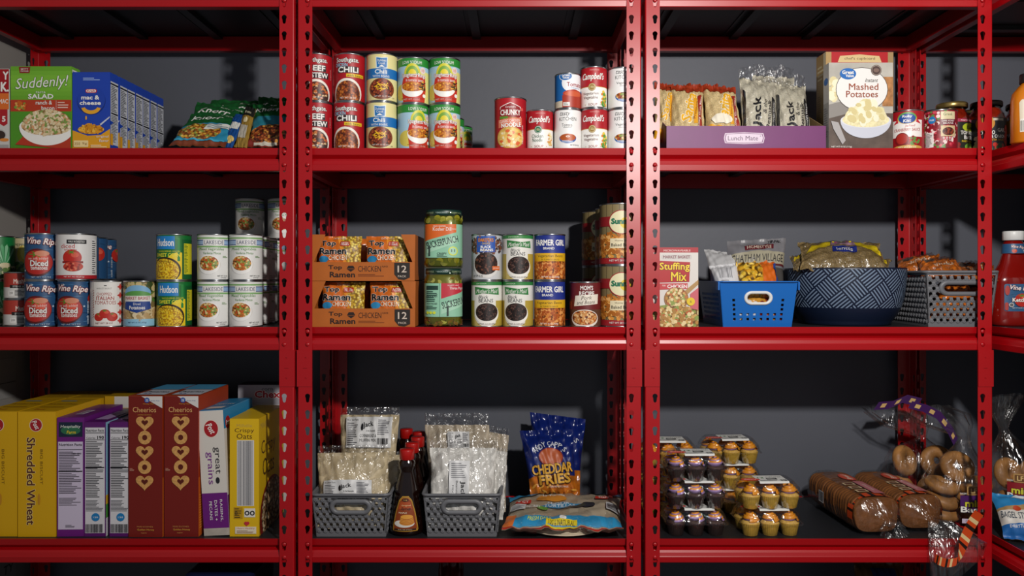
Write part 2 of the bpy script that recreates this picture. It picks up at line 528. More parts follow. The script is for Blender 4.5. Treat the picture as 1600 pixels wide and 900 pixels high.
CHILI = food(['#a5501c', '#8a3a14', '#c06a24', '#b35c1e', '#6f2c10'], 190, '#4a1a08', gapw=.5)
STEW = food(['#5a2c16', '#c9763a', '#3a1a0e', '#d8b98a', '#7a3a1c', '#b5441c'], 150, '#2a1008', gapw=.5)
BEANS_O = food(['#c8702a', '#b85f1e', '#d98a40', '#c97a34'], 170, '#5a2408')
BEANS_K = food(['#2c1814', '#3a2018', '#1e100e', '#4a2c20'], 230, '#0c0605')
RINGS = food(['#d98a1e', '#e8a634', '#c9741a', '#d07c18'], 210, '#9a4a0a')
CORN = food(['#f2cc1c', '#e6b90e', '#f7da3e'], 260, '#b07c04')
VEG = food(['#c9742c', '#d99a3c', '#8a9a3a', '#e0c48a', '#b5541c'], 190, '#5a2c10')
POTATO = food(['#e3d2ac', '#d4bf94', '#efe2c4', '#c9b184'], 110, '#6a5230')
MASH = mat('#e6dcae', rough=.6, noise=.18, nscale=110, bump=.5, bscale=70)
SHELLS = food(['#e6d5ae', '#d9c294', '#efe2c0', '#d6a878', '#c9bf8a', '#e0ccA0'.lower()], 120, '#8a6a3c')
STUFF = food(['#c9a05a', '#b5853c', '#d9bb80', '#8a9a4a', '#b5603a', '#e0c890'], 120, '#6a4418')
NOODLE = food(['#e6c84a', '#d9b534', '#f0d86a', '#cfa424'], 170, '#8a6410', gapw=.35)

def a_stew(L, H):
    a = bg(L, '#ab1420', H)
    a.text('Southgate.', 0, H - 15, 58, 15, W_, .03, ol=(K_, .05))
    a.rect(-19, 25, 70, 86, '#2a2226').text('BEEF', 2, 78, 42, 14, W_, .05)
    a.rect(-12, 32, 53, 68, '#2a2226').text('STEW', 9, 60.5, 42, 13, W_, .05)
    a.text('NO PRESERVATIVES', 40, 66, 26, 3, '#e8b0a8', rot=90)
    return a.ell(0, 15, 36, 36, '#efe9dd').ell(0, 12, 32, 33, STEW).dots(0, 14, 26, 26, ['#d9c092', '#c9682a', '#5a2412'], 40, 2, 4).text('NET WT 20 OZ', 0, 6, 34, 4, W_)
def a_chili(L, H):
    a = bg(L, '#ab1420', H)
    a.text('Southgate.', -2, H - 15, 60, 15, W_, .03, ol=(K_, .05))
    a.text('CHICKEN', -18, 86, 34, 9, '#9fd0e6', .03, ol=('#20384a', .04))
    a.rect(-27, 28, 66, 82, '#33282a').text('CHILI', 0, 74, 52, 14, W_, .05)
    a.rect(-4, 42, 56, 64, '#e8c21e').text('with beans', 18, 60, 40, 6, K_, .02)
    return a.ell(-2, 16, 37, 37, '#efe9dd').ell(-2, 13, 33, 34, CHILI).text('NET WT 20 OZ', 0, 5, 40, 4, W_)
def a_dub(L, H):
    a = bg(L, '#e9dd9c', H)
    a.poly([(-14, H - 34), (0, H - 36), (14, H - 34), (15, H - 6), (0, H - 8), (-15, H - 6)], '#dbe7ee')
    a.poly([(-12, H - 32), (0, H - 34), (12, H - 32), (13, H - 8), (0, H - 10), (-13, H - 8)], '#1d70b4')
    a.text('Dubbies', 0, H - 15, 22, 6, W_, .02).text('Creek', 0, H - 22, 17, 6, W_, .02).poly([(-8, H - 31), (0, H - 26), (7, H - 31)], W_)
    a.rect(-L, L, 53, 77, '#1a6db2').text('Chili', -2, 69, 30, 11, W_, .03).text('WITH BEANS', -2, 58, 42, 5.5, W_)
    a.ell(0, 27, 33, 26, '#7a3a1a').ell(0, 28, 29, 22, food(['#9a3c18', '#b5562a', '#7c2c12'], 200, '#42140a'))
    rn = random.Random(5)
    for i in range(16):
        x, y, t = rn.uniform(-13, 12), 32 + rn.uniform(-7, 7), rn.uniform(0, PI)
        c, s = math.cos(t) * 6, math.sin(t) * 6
        a.poly([(x - c - s * .12, y - s + c * .12), (x + c - s * .12, y + s + c * .12), (x + c + s * .12, y + s - c * .12), (x - c + s * .12, y - s - c * .12)], '#f2c41e')
    return a.text('NET WT 15 OZ (425g)', 4, 8, 44, 4, W_).text('25%', 30, 6, 6, 3, K_)
def a_rings(L, H):
    a = bg(L, '#a9cde0', H)
    a.rect(18, 60, 0, 76, '#e6dd8a').ell(-30, 24, 26, 20, '#d9c85a')
    a.rect(-L, L, H - 19, H, '#2b8a34').text('LOW SODIUM', -3, H - 10, 50, 8, W_, .02)
    a.ell(-2, 68, 21, 26, '#d4cf30', a0=0, a1=180).ell(-2, 68, 16, 20, '#7aa83a', a0=0, a1=180).ell(-2, 68, 10, 12, '#e3cf2c', a0=0, a1=180)
    a.poly([(-26, 0), (30, 0), (34, 30), (32, 66), (-24, 66), (-30, 40)], '#c5301e')
    a.ell(25, 78, 8, 8, '#e8d4cc').text('10', 25, 78, 7, 7, '#c5301e')
    a.text('Spaghetti Rings', 2, 64, 62, 13, W_, .03, ol=('#8a1810', .04)).text('in tomato sauce', 4, 53, 44, 7, W_, .01)
    a.bowl(-2, 36, 29, RINGS, dp=.85).dots(24, 42, 8, 12, ['#e3b53a', '#8a5a1a', '#3a2a14'], 18, 2, 5, sq=.5)
    return a.ell(28, 16, 4.5, 4.5, W_).rect(-30, 26, 8, 9, '#9a2012').text('NET WT 15 OZ', -4, 6, 40, 4, '#e8c4b8')
def a_chunky(L, H):
    a = bg(L, '#b01722', H)
    hx = [(-26, H - 46), (0, H - 56), (26, H - 46), (26, H - 22), (0, H - 12), (-26, H - 22)]
    a.poly([(x * 1.06, H - 34 + (y - H + 34) * 1.08) for x, y in hx], W_).poly(hx, '#8e0f18')
    a.text("Campbell's", 0, H - 22, 26, 6, W_, sh=.2).rect(-29, 29, H - 44, H - 27, '#8e0f18').text('CHUNKY', 0, H - 35, 52, 14, W_, .05).text('SOUP THAT EATS LIKE A MEAL', 0, H - 48, 34, 2.6, '#e8c21e')
    a.rect(-28, -6, 72, 78, '#5a8a2a').poly([(-32, 50), (30, 58), (30, 76), (-32, 70)], '#d9785a').text('CLASSIC CHICKEN', -2, 67, 52, 7, W_, .03, rot=4).text('NOODLE', 2, 57, 50, 11, W_, .06, rot=4, ol=('#a04020', .03))
    a.ell(0, 26, 36, 27, '#c9a04a').ell(0, 26, 33, 24, mat('#dcb45c', noise=.3, nscale=120)).dots(0, 26, 28, 19, ['#f0e0b0', '#d9612a', '#e8cf8a'], 36, 3, 6, sq=.7).text('NET WT 18.6 OZ', -6, 5, 36, 3.4, W_)
    a.bars(30, 34, 12, 60, '#e8d0c8', vert=False)
    return a.ell(30, 96, 4, 4, '#d95a52')
def a_camp(fl, seal, sealc, extra):
    def f(L, H):
        a = bg(L, '#f1efe9', H)
        a.rect(-L, L, H * .5, H, '#ad1420').rect(-L, L, H * .5, H * .5 + 1.2, '#c9a24a').text('CONDENSED', 4, H - 6, 24, 2.6, '#e8b0a8')
        a.text("Campbell's", 0, H * .755, 58, 21, W_, .04, sh=.22, ol=('#5a0a10', .02))
        a.ell(-2, H * .5, 9.5, 9.5, sealc).ring(-2, H * .5, 8, 8, .8, '#e6dcae' if extra else W_).lines(-6, 3, H * .5 - 3, H * .5 + 3, 3, '#d9cf9a')
        for i, t in enumerate(fl): a.text(t, -4 if not extra else -6, H * .33 - i * 10, 3.7 * len(t) + 3, 9, '#14503a' if not extra else '#5a2420', .02)
        a.text('SOUP', 0, 5, 22, 6, '#8a1a1e').text('*', -19, 5, 3, 3, '#c9a24a').text('*', 19, 5, 3, 3, '#c9a24a')
        if extra: a.dots(30, 20, 9, 20, ['#3f8a30', '#e0862a', '#e8c83a', '#5a9a3a'], 34, 2, 4.4)
        else: a.dots(30, 24, 7, 16, ['#e6c87a', '#d9963a', '#efe0b4'], 26, 2, 4.5, sq=.6)
        return a
    return f
def a_tasty(word, soup):
    def f(L, H):
        a = bg(L, '#efeeec', H)
        a.text('tasty', -8, H - 11, 26, 12, K_, -.012, sh=.35).text('KITCHEN', 0, H - 22, 44, 9, '#26282c', .0)
        a.text(word, -2, H - 37, 26 if word == 'Tomato' else 34, 8, '#2a2c30', .0).rect(-11, 9, H - 44, H - 43, '#7a7c80')
        a.bowl(0, 26, 22, soup, rim='#2f62ac', body='#2f62ac', dp=.62)
        if word == 'Tomato': a.ell(0, 29, 5, 2.2, W_).ell(0, 29, 3, 1, '#c9602a')
        a.lines(-15, 15, 14, 20, 3, '#d7e2f2').text('NET WT 10.75 OZ', 18, 8, 24, 3.4, K_)
        return a
    return f
def a_gvtom(L, H):
    a = bg(L, '#1664ac', H)
    a.ell(12, 60, 34, 26, '#eef0f2').ell(-12, 76, 17, 11, '#eef0f2').ell(-12, 76, 15.5, 9.6, '#1664ac').text('Great', -12, 79, 20, 7, W_, .04).text('Value', -12, 72.5, 16, 5.5, W_, .04)
    a.text('Tomato', 12, 56, 42, 11, '#a5202a', .02).text('Condensed Soup', 12, 47, 30, 3.6, '#1664ac')
    a.rect(-L, L, 0, 16, '#d9cdb4').ell(10, 14, 30, 30, '#5a3020', a0=0, a1=180).ell(10, 34, 29, 9, '#b8402a').rect(-20, 40, 0, 30, '#a83420')
    return a.ell(10, 33, 25, 6.5, '#cc5a34').rect(-18, -2, 3, 12, W_).lines(-17, -4, 4, 11, 3, '#333')
def a_kist(L, H):
    a = bg(L, '#a3161f', H)
    a.poly([(-38, 28), (38, 28), (38, 70), (-38, 70)], '#eee9e4').poly([(-34, 60), (-22, 74), (-20, 64)], '#c5303a').poly([(34, 60), (22, 74), (20, 64)], '#c5303a')
    a.ell(0, 74, 22, 14, '#d9b040').ell(0, 76, 21, 13, '#5a9a4a').ell(0, 73, 19, 12, '#1c4c9a').text('Ruby', 0, 78, 22, 8, W_, .04, sh=.15).text('Kist', 0, 68, 17, 8, W_, .04, sh=.15)
    a.text('Jellied', 6, 55, 22, 7, '#b02030', sh=.2).text('CRANBERRY SAUCE', 0, 46, 62, 7.5, '#a3161f', .02)
    a.ell(-12, 22, 16, 17, '#7a0e14').ell(-12, 24, 13, 13, '#a8281e').dots(16, 18, 14, 11, ['#c02a2a', '#8a1218', '#5a8a3a'], 36, 2.4, 4)
    return a.ell(0, 2, 36, 6, '#c9a24a').text('NET WT 14 OZ', 0, 3, 40, 3.6, W_)
def a_cran(L, H):
    a = bg(L, '#8e1626', H)
    a.dots(-12, 48, 60, 52, ['#b5223a', '#d04a5a', '#5a8a40', '#f0d8d4', '#7a0e1e'], 260, 2.5, 4.6)
    a.ell(-18, 70, 9, 9, '#1a78b8').text('FREE', -18, 70, 11, 4, W_, .03).rect(-35, -14, 3, 40, '#e8e6e2').lines(-34, -16, 4, 38, 10, '#55565a')
    a.rect(2, 36, 68, H - 3, '#d9cda4').text('Greek', 18, 82, 22, 7, '#4a6a3a', .02).rect(0, 38, 56, 70, '#6a1428').text('DARK KIDNEY', 19, 66, 30, 4.5, W_, .02).text('BEANS', 19, 60, 24, 4.5, W_, .02)
    a.rect(2, 36, 28, 54, '#cdb58a').ell(19, 40, 14, 10, '#3a1410').dots(19, 40, 12, 8, ['#6a2418', '#8a3a24'], 30, 1.5, 2.4).text('NET WT', 18, 18, 22, 5, W_, .02).text('0 0 0 0', 18, 24, 24, 5, W_, .04)
    return a
def a_vine(L, H):
    a = bg(L, '#24507c', H); rn = random.Random(4)
    for i in range(34):
        x, y = rn.uniform(-60, 60), rn.uniform(0, H)
        a.poly([(x, y), (x + 14, y + 3), (x + 28, y), (x + 14, y + 1.4)], rn.choice(['#3b6f9c', '#1a3c62', '#5a8ab0']))
    for x, y in ((-14, H - 8), (30, 48), (-36, 20), (38, 22), (44, 76)):
        a.poly([(x + (3.4 if i % 2 == 0 else 1.4) * math.sin(R(36 * i)), y + (3.4 if i % 2 == 0 else 1.4) * math.cos(R(36 * i))) for i in range(10)], '#c9d8e4')
    a.ell(-6, 40, 33, 34, '#5c0f10').tomato(-6, 40, 32, '#b3231c').ell(4, 62, 15, 7, '#d98a6a').tomato(58, 66, 20, '#c42a1e')
    a.text('Vine Ripe', 4, H - 19, 68, 20, '#f3ece6', .03, sh=.18, rot=-4, ol=('#8e1a1e', .06))
    a.text('no salt added', -4, 50, 40, 6, '#f0d8d0').text('Diced', -2, 38, 36, 15, W_, .05, ol=('#7a1612', .05)).text('tomatoes', -2, 26, 34, 8, W_, .03)
    return a.text('NET WT 14.5 OZ', 2, 4, 40, 3.4, '#d0dae4').bars(36, 40, 30, 62, '#c0ccd8', vert=False).bars(36, 40, 4, 26, '#c0ccd8', vert=False)
def a_white(L, H):
    a = bg(L, '#e3e1de', H)
    a.rect(-L, L, 0, 9, '#b8202a').rect(-12, 32, H - 22, H - 12, '#202024').text('FIRE ROASTED', 10, H - 17, 36, 4.6, W_, .03)
    a.text('diced', -10, 80, 32, 11, '#c22a2a', .0).text('tomatoes', -4, 71, 28, 4.4, '#c22a2a').tomato(0, 52, 21).rect(-22, 24, 38, 43, '#8a1512').ell(2, 30, 22, 12, '#c5402c').dots(2, 30, 18, 9, ['#e07a5a', '#8a1a14'], 20, 2, 3.5)
    return a.rect(46, 62, 10, H - 10, '#f2f0ee').lines(47, 61, 12, H - 12, 16, '#303034').text('NET WT 14.5 OZ (411g)', 4, 4.5, 44, 4, W_)
def a_mush(L, H):
    a = bg(L, '#b03a2e', H)
    a.rect(-L, L, 0, 26, '#dcdad4').rect(-22, 60, 24, 32, '#24201e').text('STEMS & PIECES', 8, 28, 46, 4.4, W_, .02).text('Mushrooms', 12, 41, 50, 12, '#f4e8da', .03).text('MARKET', 16, 54, 20, 5, W_, .02, ol=('#3a2a20', .06))
    return a.rect(-26, -12, 5, 17, W_).text('20', -19, 12, 9, 6, K_).lines(-10, 12, 5, 20, 5, '#4a4a4c').dots(24, 13, 9, 9, ['#b8aea0', '#8a8074'], 14, 2.5, 4.5)
def a_green(L, H):
    a = bg(L, '#12783a', H)
    a.rect(-L, L, 0, 34, '#c9bd94').dots(0, 16, 60, 14, ['#3a5a2a', '#5a7a3a', '#2a4420'], 90, 3, 6)
    for i in range(7):
        t = R(60 + i * 12); a.poly([(12, 34), (12 + 50 * math.cos(t) - 4, 34 + 50 * math.sin(t)), (12 + 56 * math.cos(t), 34 + 56 * math.sin(t)), (12 + 50 * math.cos(t) + 4, 34 + 48 * math.sin(t))], '#4fa86a' if i % 2 else '#8cc89a')
    return a.ell(14, 36, 14, 6, '#d9cda4')
def a_beige(L, H):
    a = bg(L, '#c4b48c', H)
    return a.ell(4, 66, 14, 24, '#d0b42e').ell(6, 70, 8, 18, '#e3cf5a').dots(0, 26, 40, 18, ['#4a7a3a', '#2f5a2c', '#7a9a50'], 60, 3, 6).text('PEPPERS', 2, 90, 36, 8, '#3a4a22', .02)
def a_ital(L, H):
    a = bg(L, '#e6e2dc', H)
    for k in range(5):
        for c in range(3):
            x, y = 33 + c * 15, 12 + k * 21
            a.poly([(x, y - 9), (x + 3, y - 3), (x + 8, y), (x + 3, y + 3), (x, y + 9), (x - 3, y + 3), (x - 8, y), (x - 3, y - 3)], '#c8423a')
    a.rect(-30, 24, 0, H, '#eae6e0').text('MARKET BASKET', -4, H - 16, 34, 4, '#7a7874').rect(-4, 2, H - 10, H - 8, K_)
    a.text('CHOPPED', -4, 78, 34, 7, '#a8382e').text('ITALIAN', -2, 68, 40, 9, '#a8382e', .02).text('TOMATOES', -2, 57, 48, 9, '#a8382e', .02)
    a.tomato(-16, 22, 11).tomato(14, 22, 12).tomato(-2, 30, 12).text('NET WT 28 OZ', -4, 7, 38, 4, '#8a4a40')
    return a.lines(-30, -27, 20, 90, 12, '#9a4a40')
def a_pot(L, H):
    a = bg(L, '#7c6a3e', H)
    a.dots(0, 84, 60, 24, ['#5a7a30', '#a89050', '#3a4a1c', '#c9b580'], 100, 4, 8).dots(0, 30, 60, 18, ['#e3d2ac', '#cdb98e', '#b89a68'], 120, 4, 7, sq=.8)
    a.rect(-L, L, 0, 17, '#8fc4de').ell(-4, 66, 34, 30, '#e8e4dc').ell(-4, 82, 32, 18, '#7cb0d4').ell(-4, 76, 32, 10, '#5a9a4a').rect(-36, 28, 60, 74, '#e8e4dc').text('MARKET BASKET', -4, 68, 60, 8, '#a8222a', .03)
    a.poly([(-34, 60), (26, 60), (28, 42), (-4, 32), (-36, 42)], '#1a3f8a').text('Diced', -4, 54, 16, 6, W_, .02).text('Potatoes', -4, 45, 36, 9, W_, .03)
    return a.text('NET WT 15 OZ (425g)', -4, 8, 42, 4.5, '#20406a')
def a_corn(L, H):
    a = bg(L, '#11702f', H)
    a.ell(24, 32, 34, 34, '#f0cf20').rect(-L, -30, 0, 50, '#e3c31a').rect(20, 26, 44, H - 6, '#2a8a40').rect(-2, 26, H - 8, H - 6, '#2a8a40').rect(31, L, 0, 98, '#0f5a2a').rect(36, L, 12, 88, '#d9cf2a').lines(37, 48, 14, 86, 20, '#2a5a20')
    a.rect(-40, 14, H - 34, H - 2, '#1c7fc4').text('Hudson', -10, H - 18, 44, 18, W_, .04)
    a.text('WHOLE KERNEL GOLDEN', 0, 68, 52, 4, '#e8e23a').text('SWEET CORN', -4, 59, 60, 9, '#f0e83a', .04)
    return a.ell(-10, 22, 38, 32, '#2c1c08').ell(-12, 20, 36, 30, CORN).text('No Salt Added', -12, 44, 34, 5, K_, rot=-6).text('NET WT 15.25 OZ', -6, 4, 44, 4, K_)
def a_lake(L, H):
    a = bg(L, '#e6e5e1', H)
    a.rect(-L, L, H - 9, H - 5, '#7fae6a').rect(-L, L, H - 30, H - 26, '#7fae6a').rect(-L, L, H - 24, H - 11, '#9db8d8').rect(-L, L, H - 13, H - 11, '#1c3c7c').rect(-L, L, H - 24, H - 22.6, '#1c3c7c')
    a.rect(-25, 26, H - 25, H - 11, '#e6e5e1').text('LAKESIDE', 1, H - 17.5, 46, 9.5, '#1c2c5c', .0)
    a.text('Mixed Vegetables', -6, 73, 62, 9, '#4f8a34', .01).text('Verduras Mixtas', -4, 64, 42, 6, '#4f8a34')
    a.ell(-12, 36, 29, 22, '#d8d4cc').ell(-12, 36, 27, 24, '#f2f0ec').ell(-12, 39, 24, 18, VEG)
    return a.dots(-12, 39, 21, 15, ['#d97a2c', '#e8cf90', '#7a9a40', '#c9541c'], 40, 1.8, 3.4).text('NET WT 15 OZ', 22, 8, 26, 3.6, '#444').lines(22, 36, 52, 58, 2, '#7a9a6a').text('(425g)', 24, 3.6, 14, 3, '#444')
def a_dak(L, H):
    a = bg(L, '#b9bcc2', H)
    a.rect(-L, L, 0, 20, '#c8cacc').dots(0, 84, 60, 22, ['#2a1a14', '#4a2c20', '#7a4a30'], 200, 2.6, 4).rect(-24, 24, 66, H - 2, '#2454a8')
    a.text("DAKOTA'S", 0, 96, 38, 9, '#e8921e', .04, ol=('#6a2408', .05)).text('CHOICE', 0, 87, 20, 5, '#e8c23a', .02).text('BLACK', 0, 79, 26, 6.5, W_, .05).text('BEANS', 2, 71.5, 32, 6.5, W_, .05)
    return a.ell(0, 34, 34, 31, '#d8d6d2').ell(0, 38, 31, 27, BEANS_K).dots(0, 38, 28, 23, ['#2a1410', '#4a2820', '#6a4030', '#1a0c0a'], 130, 2.2, 3.4, sq=.75).rect(16, 38, 22, 32, '#d9682a').text('LOW SODIUM', 27, 27, 18, 3, W_).text('NET WT 15 OZ', -20, 8, 26, 5, K_)
def a_mother(L, H):
    a = bg(L, '#e4e2da', H)
    a.rect(-L, L, 0, 30, '#c9b46a').ell(0, 40, 37, 42, '#e4e2da').rect(24, 70, 0, 62, '#b39c3e').rect(-70, -34, 0, 62, '#b39c3e').rect(-L, L, H - 8, H, '#2f7f3c').text('LOW SODIUM', -14, H - 4, 26, 3.6, '#d0e4c8')
    a.poly([(-30, 76), (-10, 80), (34, 76), (32, 94), (8, 91), (-32, 96)], '#2c7a3a').text("Mother's Maid", 1, 85.5, 54, 11, W_, .02, sh=.2)
    a.text('Black', -8, 71, 24, 7.5, '#24242a', -.01, sh=.3).text('BEANS', -2, 62, 36, 9, '#24242a', .01)
    return a.ell(0, 30, 32, 26, '#efece4').ell(0, 34, 29, 22, BEANS_K).dots(0, 34, 27, 20, ['#241612', '#3a2420', '#5a4038', '#140c0c'], 170, 1.6, 2.5, sq=.75).text('NET WT 15.5 OZ (439g)', 0, 4.5, 44, 4, '#55482a')
def a_farm(L, H):
    a = bg(L, '#1c2f86', H)
    a.text('FARMER GIRL', 0, H - 18, 84, 15, W_, .05).text('BRAND', -4, H - 32, 28, 6, W_, .03)
    a.rect(-L, L, 44, 64, '#e0ae1e').text('Vegetarian Beans', 0, 56, 70, 9, '#26201a', .02).text('IN TOMATO SAUCE', 0, 48, 46, 3.6, '#26201a')
    a.rect(-L, L, 0, 44, '#8a3a14').rect(-L, L, 0, 44, BEANS_O)
    return a.dots(0, 22, 48, 20, ['#d48338', '#b95f1e', '#e29a54', '#a84e16'], 150, 3.2, 5, sq=.68).text('NET WT 16 OZ (454g)', 0, 5, 46, 5, W_, .01)
def a_mom(L, H):
    a = bg(L, '#6a1a1e', H)
    a.rect(-L, L, 0, 40, '#5a3a2a').text("MOM'S", 6, H - 12, 32, 11, W_, .03).text('RECIPE', 6, H - 26, 38, 11, W_, .03)
    a.poly([(-28, 48), (36, 54), (38, 78), (-24, 74)], '#e8dfd0').text('Pork', 6, 69, 26, 9, '#33241c', -.005, sh=.3, rot=4).text('and Beans', 4, 58, 46, 9, '#33241c', -.005, sh=.3, rot=4)
    return a.ell(0, 18, 37, 22, '#e8e0d4').ell(0, 20, 34, 18, BEANS_O).dots(0, 20, 30, 15, ['#d9a468', '#c98a48', '#e6bd88'], 80, 2.4, 3.6, sq=.7).rect(-L, -34, 40, 60, '#8a2a2a')
def a_sun(L, H):
    a = bg(L, '#85754f', H); rn = random.Random(8)
    for i in range(-9, 10): a.rect(i * 17, i * 17 + 1.2, 0, H, '#5f5236')
    a.rect(-L, L, 92, 116, '#8e1a20').rect(-L, L, 0, 14, '#a01c24').dots(0, 46, 100, 30, ['#d9913a', '#c47a28', '#e6ac62', '#a8601a'], 330, 4.5, 7, sq=.7)
    a.ell(6, 102, 32, 30, '#a01c24').ell(6, 102, 30, 28, '#e6dfb4').ell(16, 100, 14, 14, '#e3c62a').text('Sunny', 4, 102, 46, 18, '#2c7a4a', .05, ol=('#1c4a6a', .03))
    a.rect(-22, 36, 38, 62, '#e6d9b4').text('Home Style', 8, 56, 36, 6, '#4a3420').text('Baked Beans', 7, 46, 52, 8, '#2c2018', .02)
    return a.text('NET WT 28 OZ (794g)', 6, 7, 60, 6, W_, .02)

HT = .1145
CANS = {}
def mk(key, name, r, h, art): CANS[key] = can(name, r, h, art)
mk('stew', 'stew_can', .0375, .1185, a_stew); mk('chili', 'chili_can', .0375, .1185, a_chili); mk('dub', 'chili_can', .0378, .1185, a_dub)
mk('rings', 'pasta_can', .0382, .1135, a_rings); mk('chunky', 'soup_can', .0393, .1295, a_chunky)
mk('noodle', 'soup_can', .0328, .0990, a_camp(['Chicken', 'Noodle'], 0, '#1f6a44', False)); mk('veg', 'soup_can', .0328, .1025, a_camp(['Vegetarian', 'Vegetable'], 0, '#9a7a3a', True))
mk('ttom', 'soup_can', .0335, .1010, a_tasty('Tomato', mat('#b5541e', noise=.15))); mk('tveg', 'soup_can', .0335, .1015, a_tasty('Vegetable', VEG)); mk('gv', 'soup_can', .0318, .0880, a_gvtom)
mk('kist', 'cranberry_sauce_can', .0385, .0985, a_kist); mk('cran', 'bean_can', .0385, .0985, a_cran)
mk('vine', 'tomato_can', .0388, HT + .001, a_vine); mk('white', 'tomato_can', .0445, HT, a_white); mk('mush', 'mushroom_can', .0345, .0680, a_mush); mk('green', 'vegetable_can', .0385, HT, a_green)
mk('beige', 'vegetable_can', .0385, HT, a_beige); mk('ital', 'tomato_can', .0402, HT, a_ital); mk('pot', 'potato_can', .0395, HT, a_pot); mk('corn', 'corn_can', .0402, HT, a_corn)
mk('lake', 'vegetable_can', .0388, HT, a_lake); mk('dak', 'bean_can', .0375, HT, a_dak); mk('mother', 'bean_can', .0380, HT, a_mother); mk('farm', 'bean_can', .0380, HT, a_farm)
mk('mom', 'bean_can', .0380, .1120, a_mom); mk('sun', 'bean_can', .0500, .1525, a_sun)
CH = dict(stew=.1185, chili=.1185, dub=.1185, rings=.1135, vine=HT + .001, lake=HT, corn=HT, mother=HT, farm=HT, dak=HT, sun=.1525, green=HT, beige=HT, mush=.068, veg=.1025, tveg=.1015, ttom=.101, gv=.088, white=HT)
def K(key, px, y, z, rot, label, group=None):
    return put(CANS[key], px, y, z, rot + .85 * math.degrees(math.atan2(-wx(px, y), D + y)), label, group)
Y = .058
g = 'red chili and stew cans'
K('stew', 496.5, Y, Z2, -8, 'red beef stew can at the bottom of the stack against the post', g)
K('stew', 496, Y, Z2 + .1187, -3, 'red beef stew can on top of its twin against the post', g)
K('chili', 545.5, Y, Z2, -10, 'red chicken chili can with yellow banner, lower one of its stack', g)
K('chili', 546.5, Y, Z2 + .1187, -5, 'red chicken chili can with yellow banner, upper one of its stack', g)
g = 'cream and blue chili cans'
K('dub', 596.5, Y, Z2, -6, 'cream can of chili with blue band, standing on the shelf deck', g)
K('dub', 597, Y, Z2 + .1187, 0, 'cream can of chili with blue band, standing on its twin', g)
g = 'green topped spaghetti ring cans'
K('rings', 645.5, Y, Z2, 26, 'spaghetti rings can turned to show its yellow field, bottom of its stack', g)
K('rings', 646, Y, Z2 + .1137, 0, 'spaghetti rings can above the turned one, beside the cream chili can', g)
K('rings', 695, Y, Z2, 2, 'spaghetti rings can at the bottom of the outer stack', g)
K('rings', 695, Y, Z2 + .1137, 2, 'spaghetti rings can at the top of the outer stack', g)
K('rings', 703, .215, Z2, 10, 'spaghetti rings can half hidden behind the outer stack', g)
K('rings', 717, .325, Z2, 40, 'green rimmed can deepest in the row behind the spaghetti rings', g)
K('chunky', 797.5, Y, Z2, 0, 'tall red can of chunky chicken noodle soup standing alone')
K('noodle', 843.5, .055, Z2, -4, 'red and white chicken noodle soup can with green seal')
K('ttom', 887, .055, Z2, 0, 'white tomato soup can with blue bowl under the blue can')
K('gv', 887, .055, Z2 + .1012, 12, 'small blue tomato soup can on top of the white tomato soup can')
g = 'vegetarian vegetable soup cans'
K('veg', 928.5, .055, Z2, -6, 'red and white vegetarian vegetable soup can at the bottom of its stack', g)
K('veg', 927.5, .055, Z2 + .1027, -4, 'red and white vegetarian vegetable soup can at the top of its stack', g)
g = 'white vegetable soup cans'
K('tveg', 971, .055, Z2, 6, 'white vegetable soup can on the shelf deck partly behind the post', g)
K('tveg', 971, .055, Z2 + .1017, 10, 'white vegetable soup can standing on its twin partly behind the post', g)
K('kist', 1417, Y, Z2, -3, 'red and white jellied cranberry sauce can beside the mashed potato box')
K('cran', 1468.5, .052, Z2, -4, 'dark red bean can printed with berries in front of the sauce jars')
# second shelf, cans at the outer end
g = 'green leaf vegetable cans'
K('green', -4, .13, Z3, 10, 'green leaf printed can on the deck behind the mushroom cans', g)
K('green', -4, .13, Z3 + .1147, 10, 'green leaf printed can on top of its twin at the picture edge', g)
g = 'beige pepper cans'
K('beige', 36, .205, Z3, 0, 'beige pepper can on the deck hidden behind the mushroom cans', g)
K('beige', 36, .205, Z3 + .1147, 0, 'beige pepper can on top of its twin behind the tomato can', g)
g = 'short mushroom cans'
K('mush', 30, .100, Z3, 14, 'short red mushroom can standing on the shelf deck', g)
K('mush', 31, .100, Z3 + .0682, 4, 'short red mushroom can stacked on the other mushroom can', g)
g = 'blue diced tomato cans'
K('vine', 67, Y, Z3, -8, 'blue diced tomato can at the bottom next to the mushroom cans', g)
K('vine', 67, Y, Z3 + .1157, -4, 'blue diced tomato can at the top next to the mushroom cans', g)
K('vine', 118.5, Y, Z3, -14, 'blue diced tomato can under the white fire roasted can', g)
K('white', 119.5, Y, Z3 + .1157, -8, 'white fire roasted diced tomato can on top of a blue can')
for i, (y, rot) in enumerate(((.152, -62), (.232, -62), (.312, -14))):
    n = ['first', 'second', 'last'][i]
    K('vine', 128 + i * 15, y, Z3, rot, 'blue tomato can on the deck, %s in the row behind the white can' % n, g)
    K('vine', 128 + i * 15, y, Z3 + .1157, rot, 'blue tomato can on the upper layer, %s in the row behind the white can' % n, g)
K('ital', 169.5, Y + .002, Z3, -4, 'white chopped Italian tomato can with red lattice edge')
K('pot', 220.5, Y, Z3, -4, 'can of diced potatoes with dark blue shield next to the corn')
g = 'green and yellow corn cans'
K('corn', 272.5, Y, Z3, -3, 'green sweet corn can at the bottom of the front stack', g)
K('corn', 272, Y, Z3 + .1147, -14, 'green sweet corn can on top of the front stack', g)
K('corn', 284, .142, Z3, -3, 'green sweet corn can behind the front corn stack', g)
g = 'white mixed vegetable cans'
lk = [(334.5, Y, -2), (384.5, Y, 0), (345.5, .142, 4), (396.5, .142, 4), (358, .226, 5), (410, .226, 5), (372.5, .313, -3), (423, .313, 6)]
rows = ['front', 'second', 'third', 'rear']
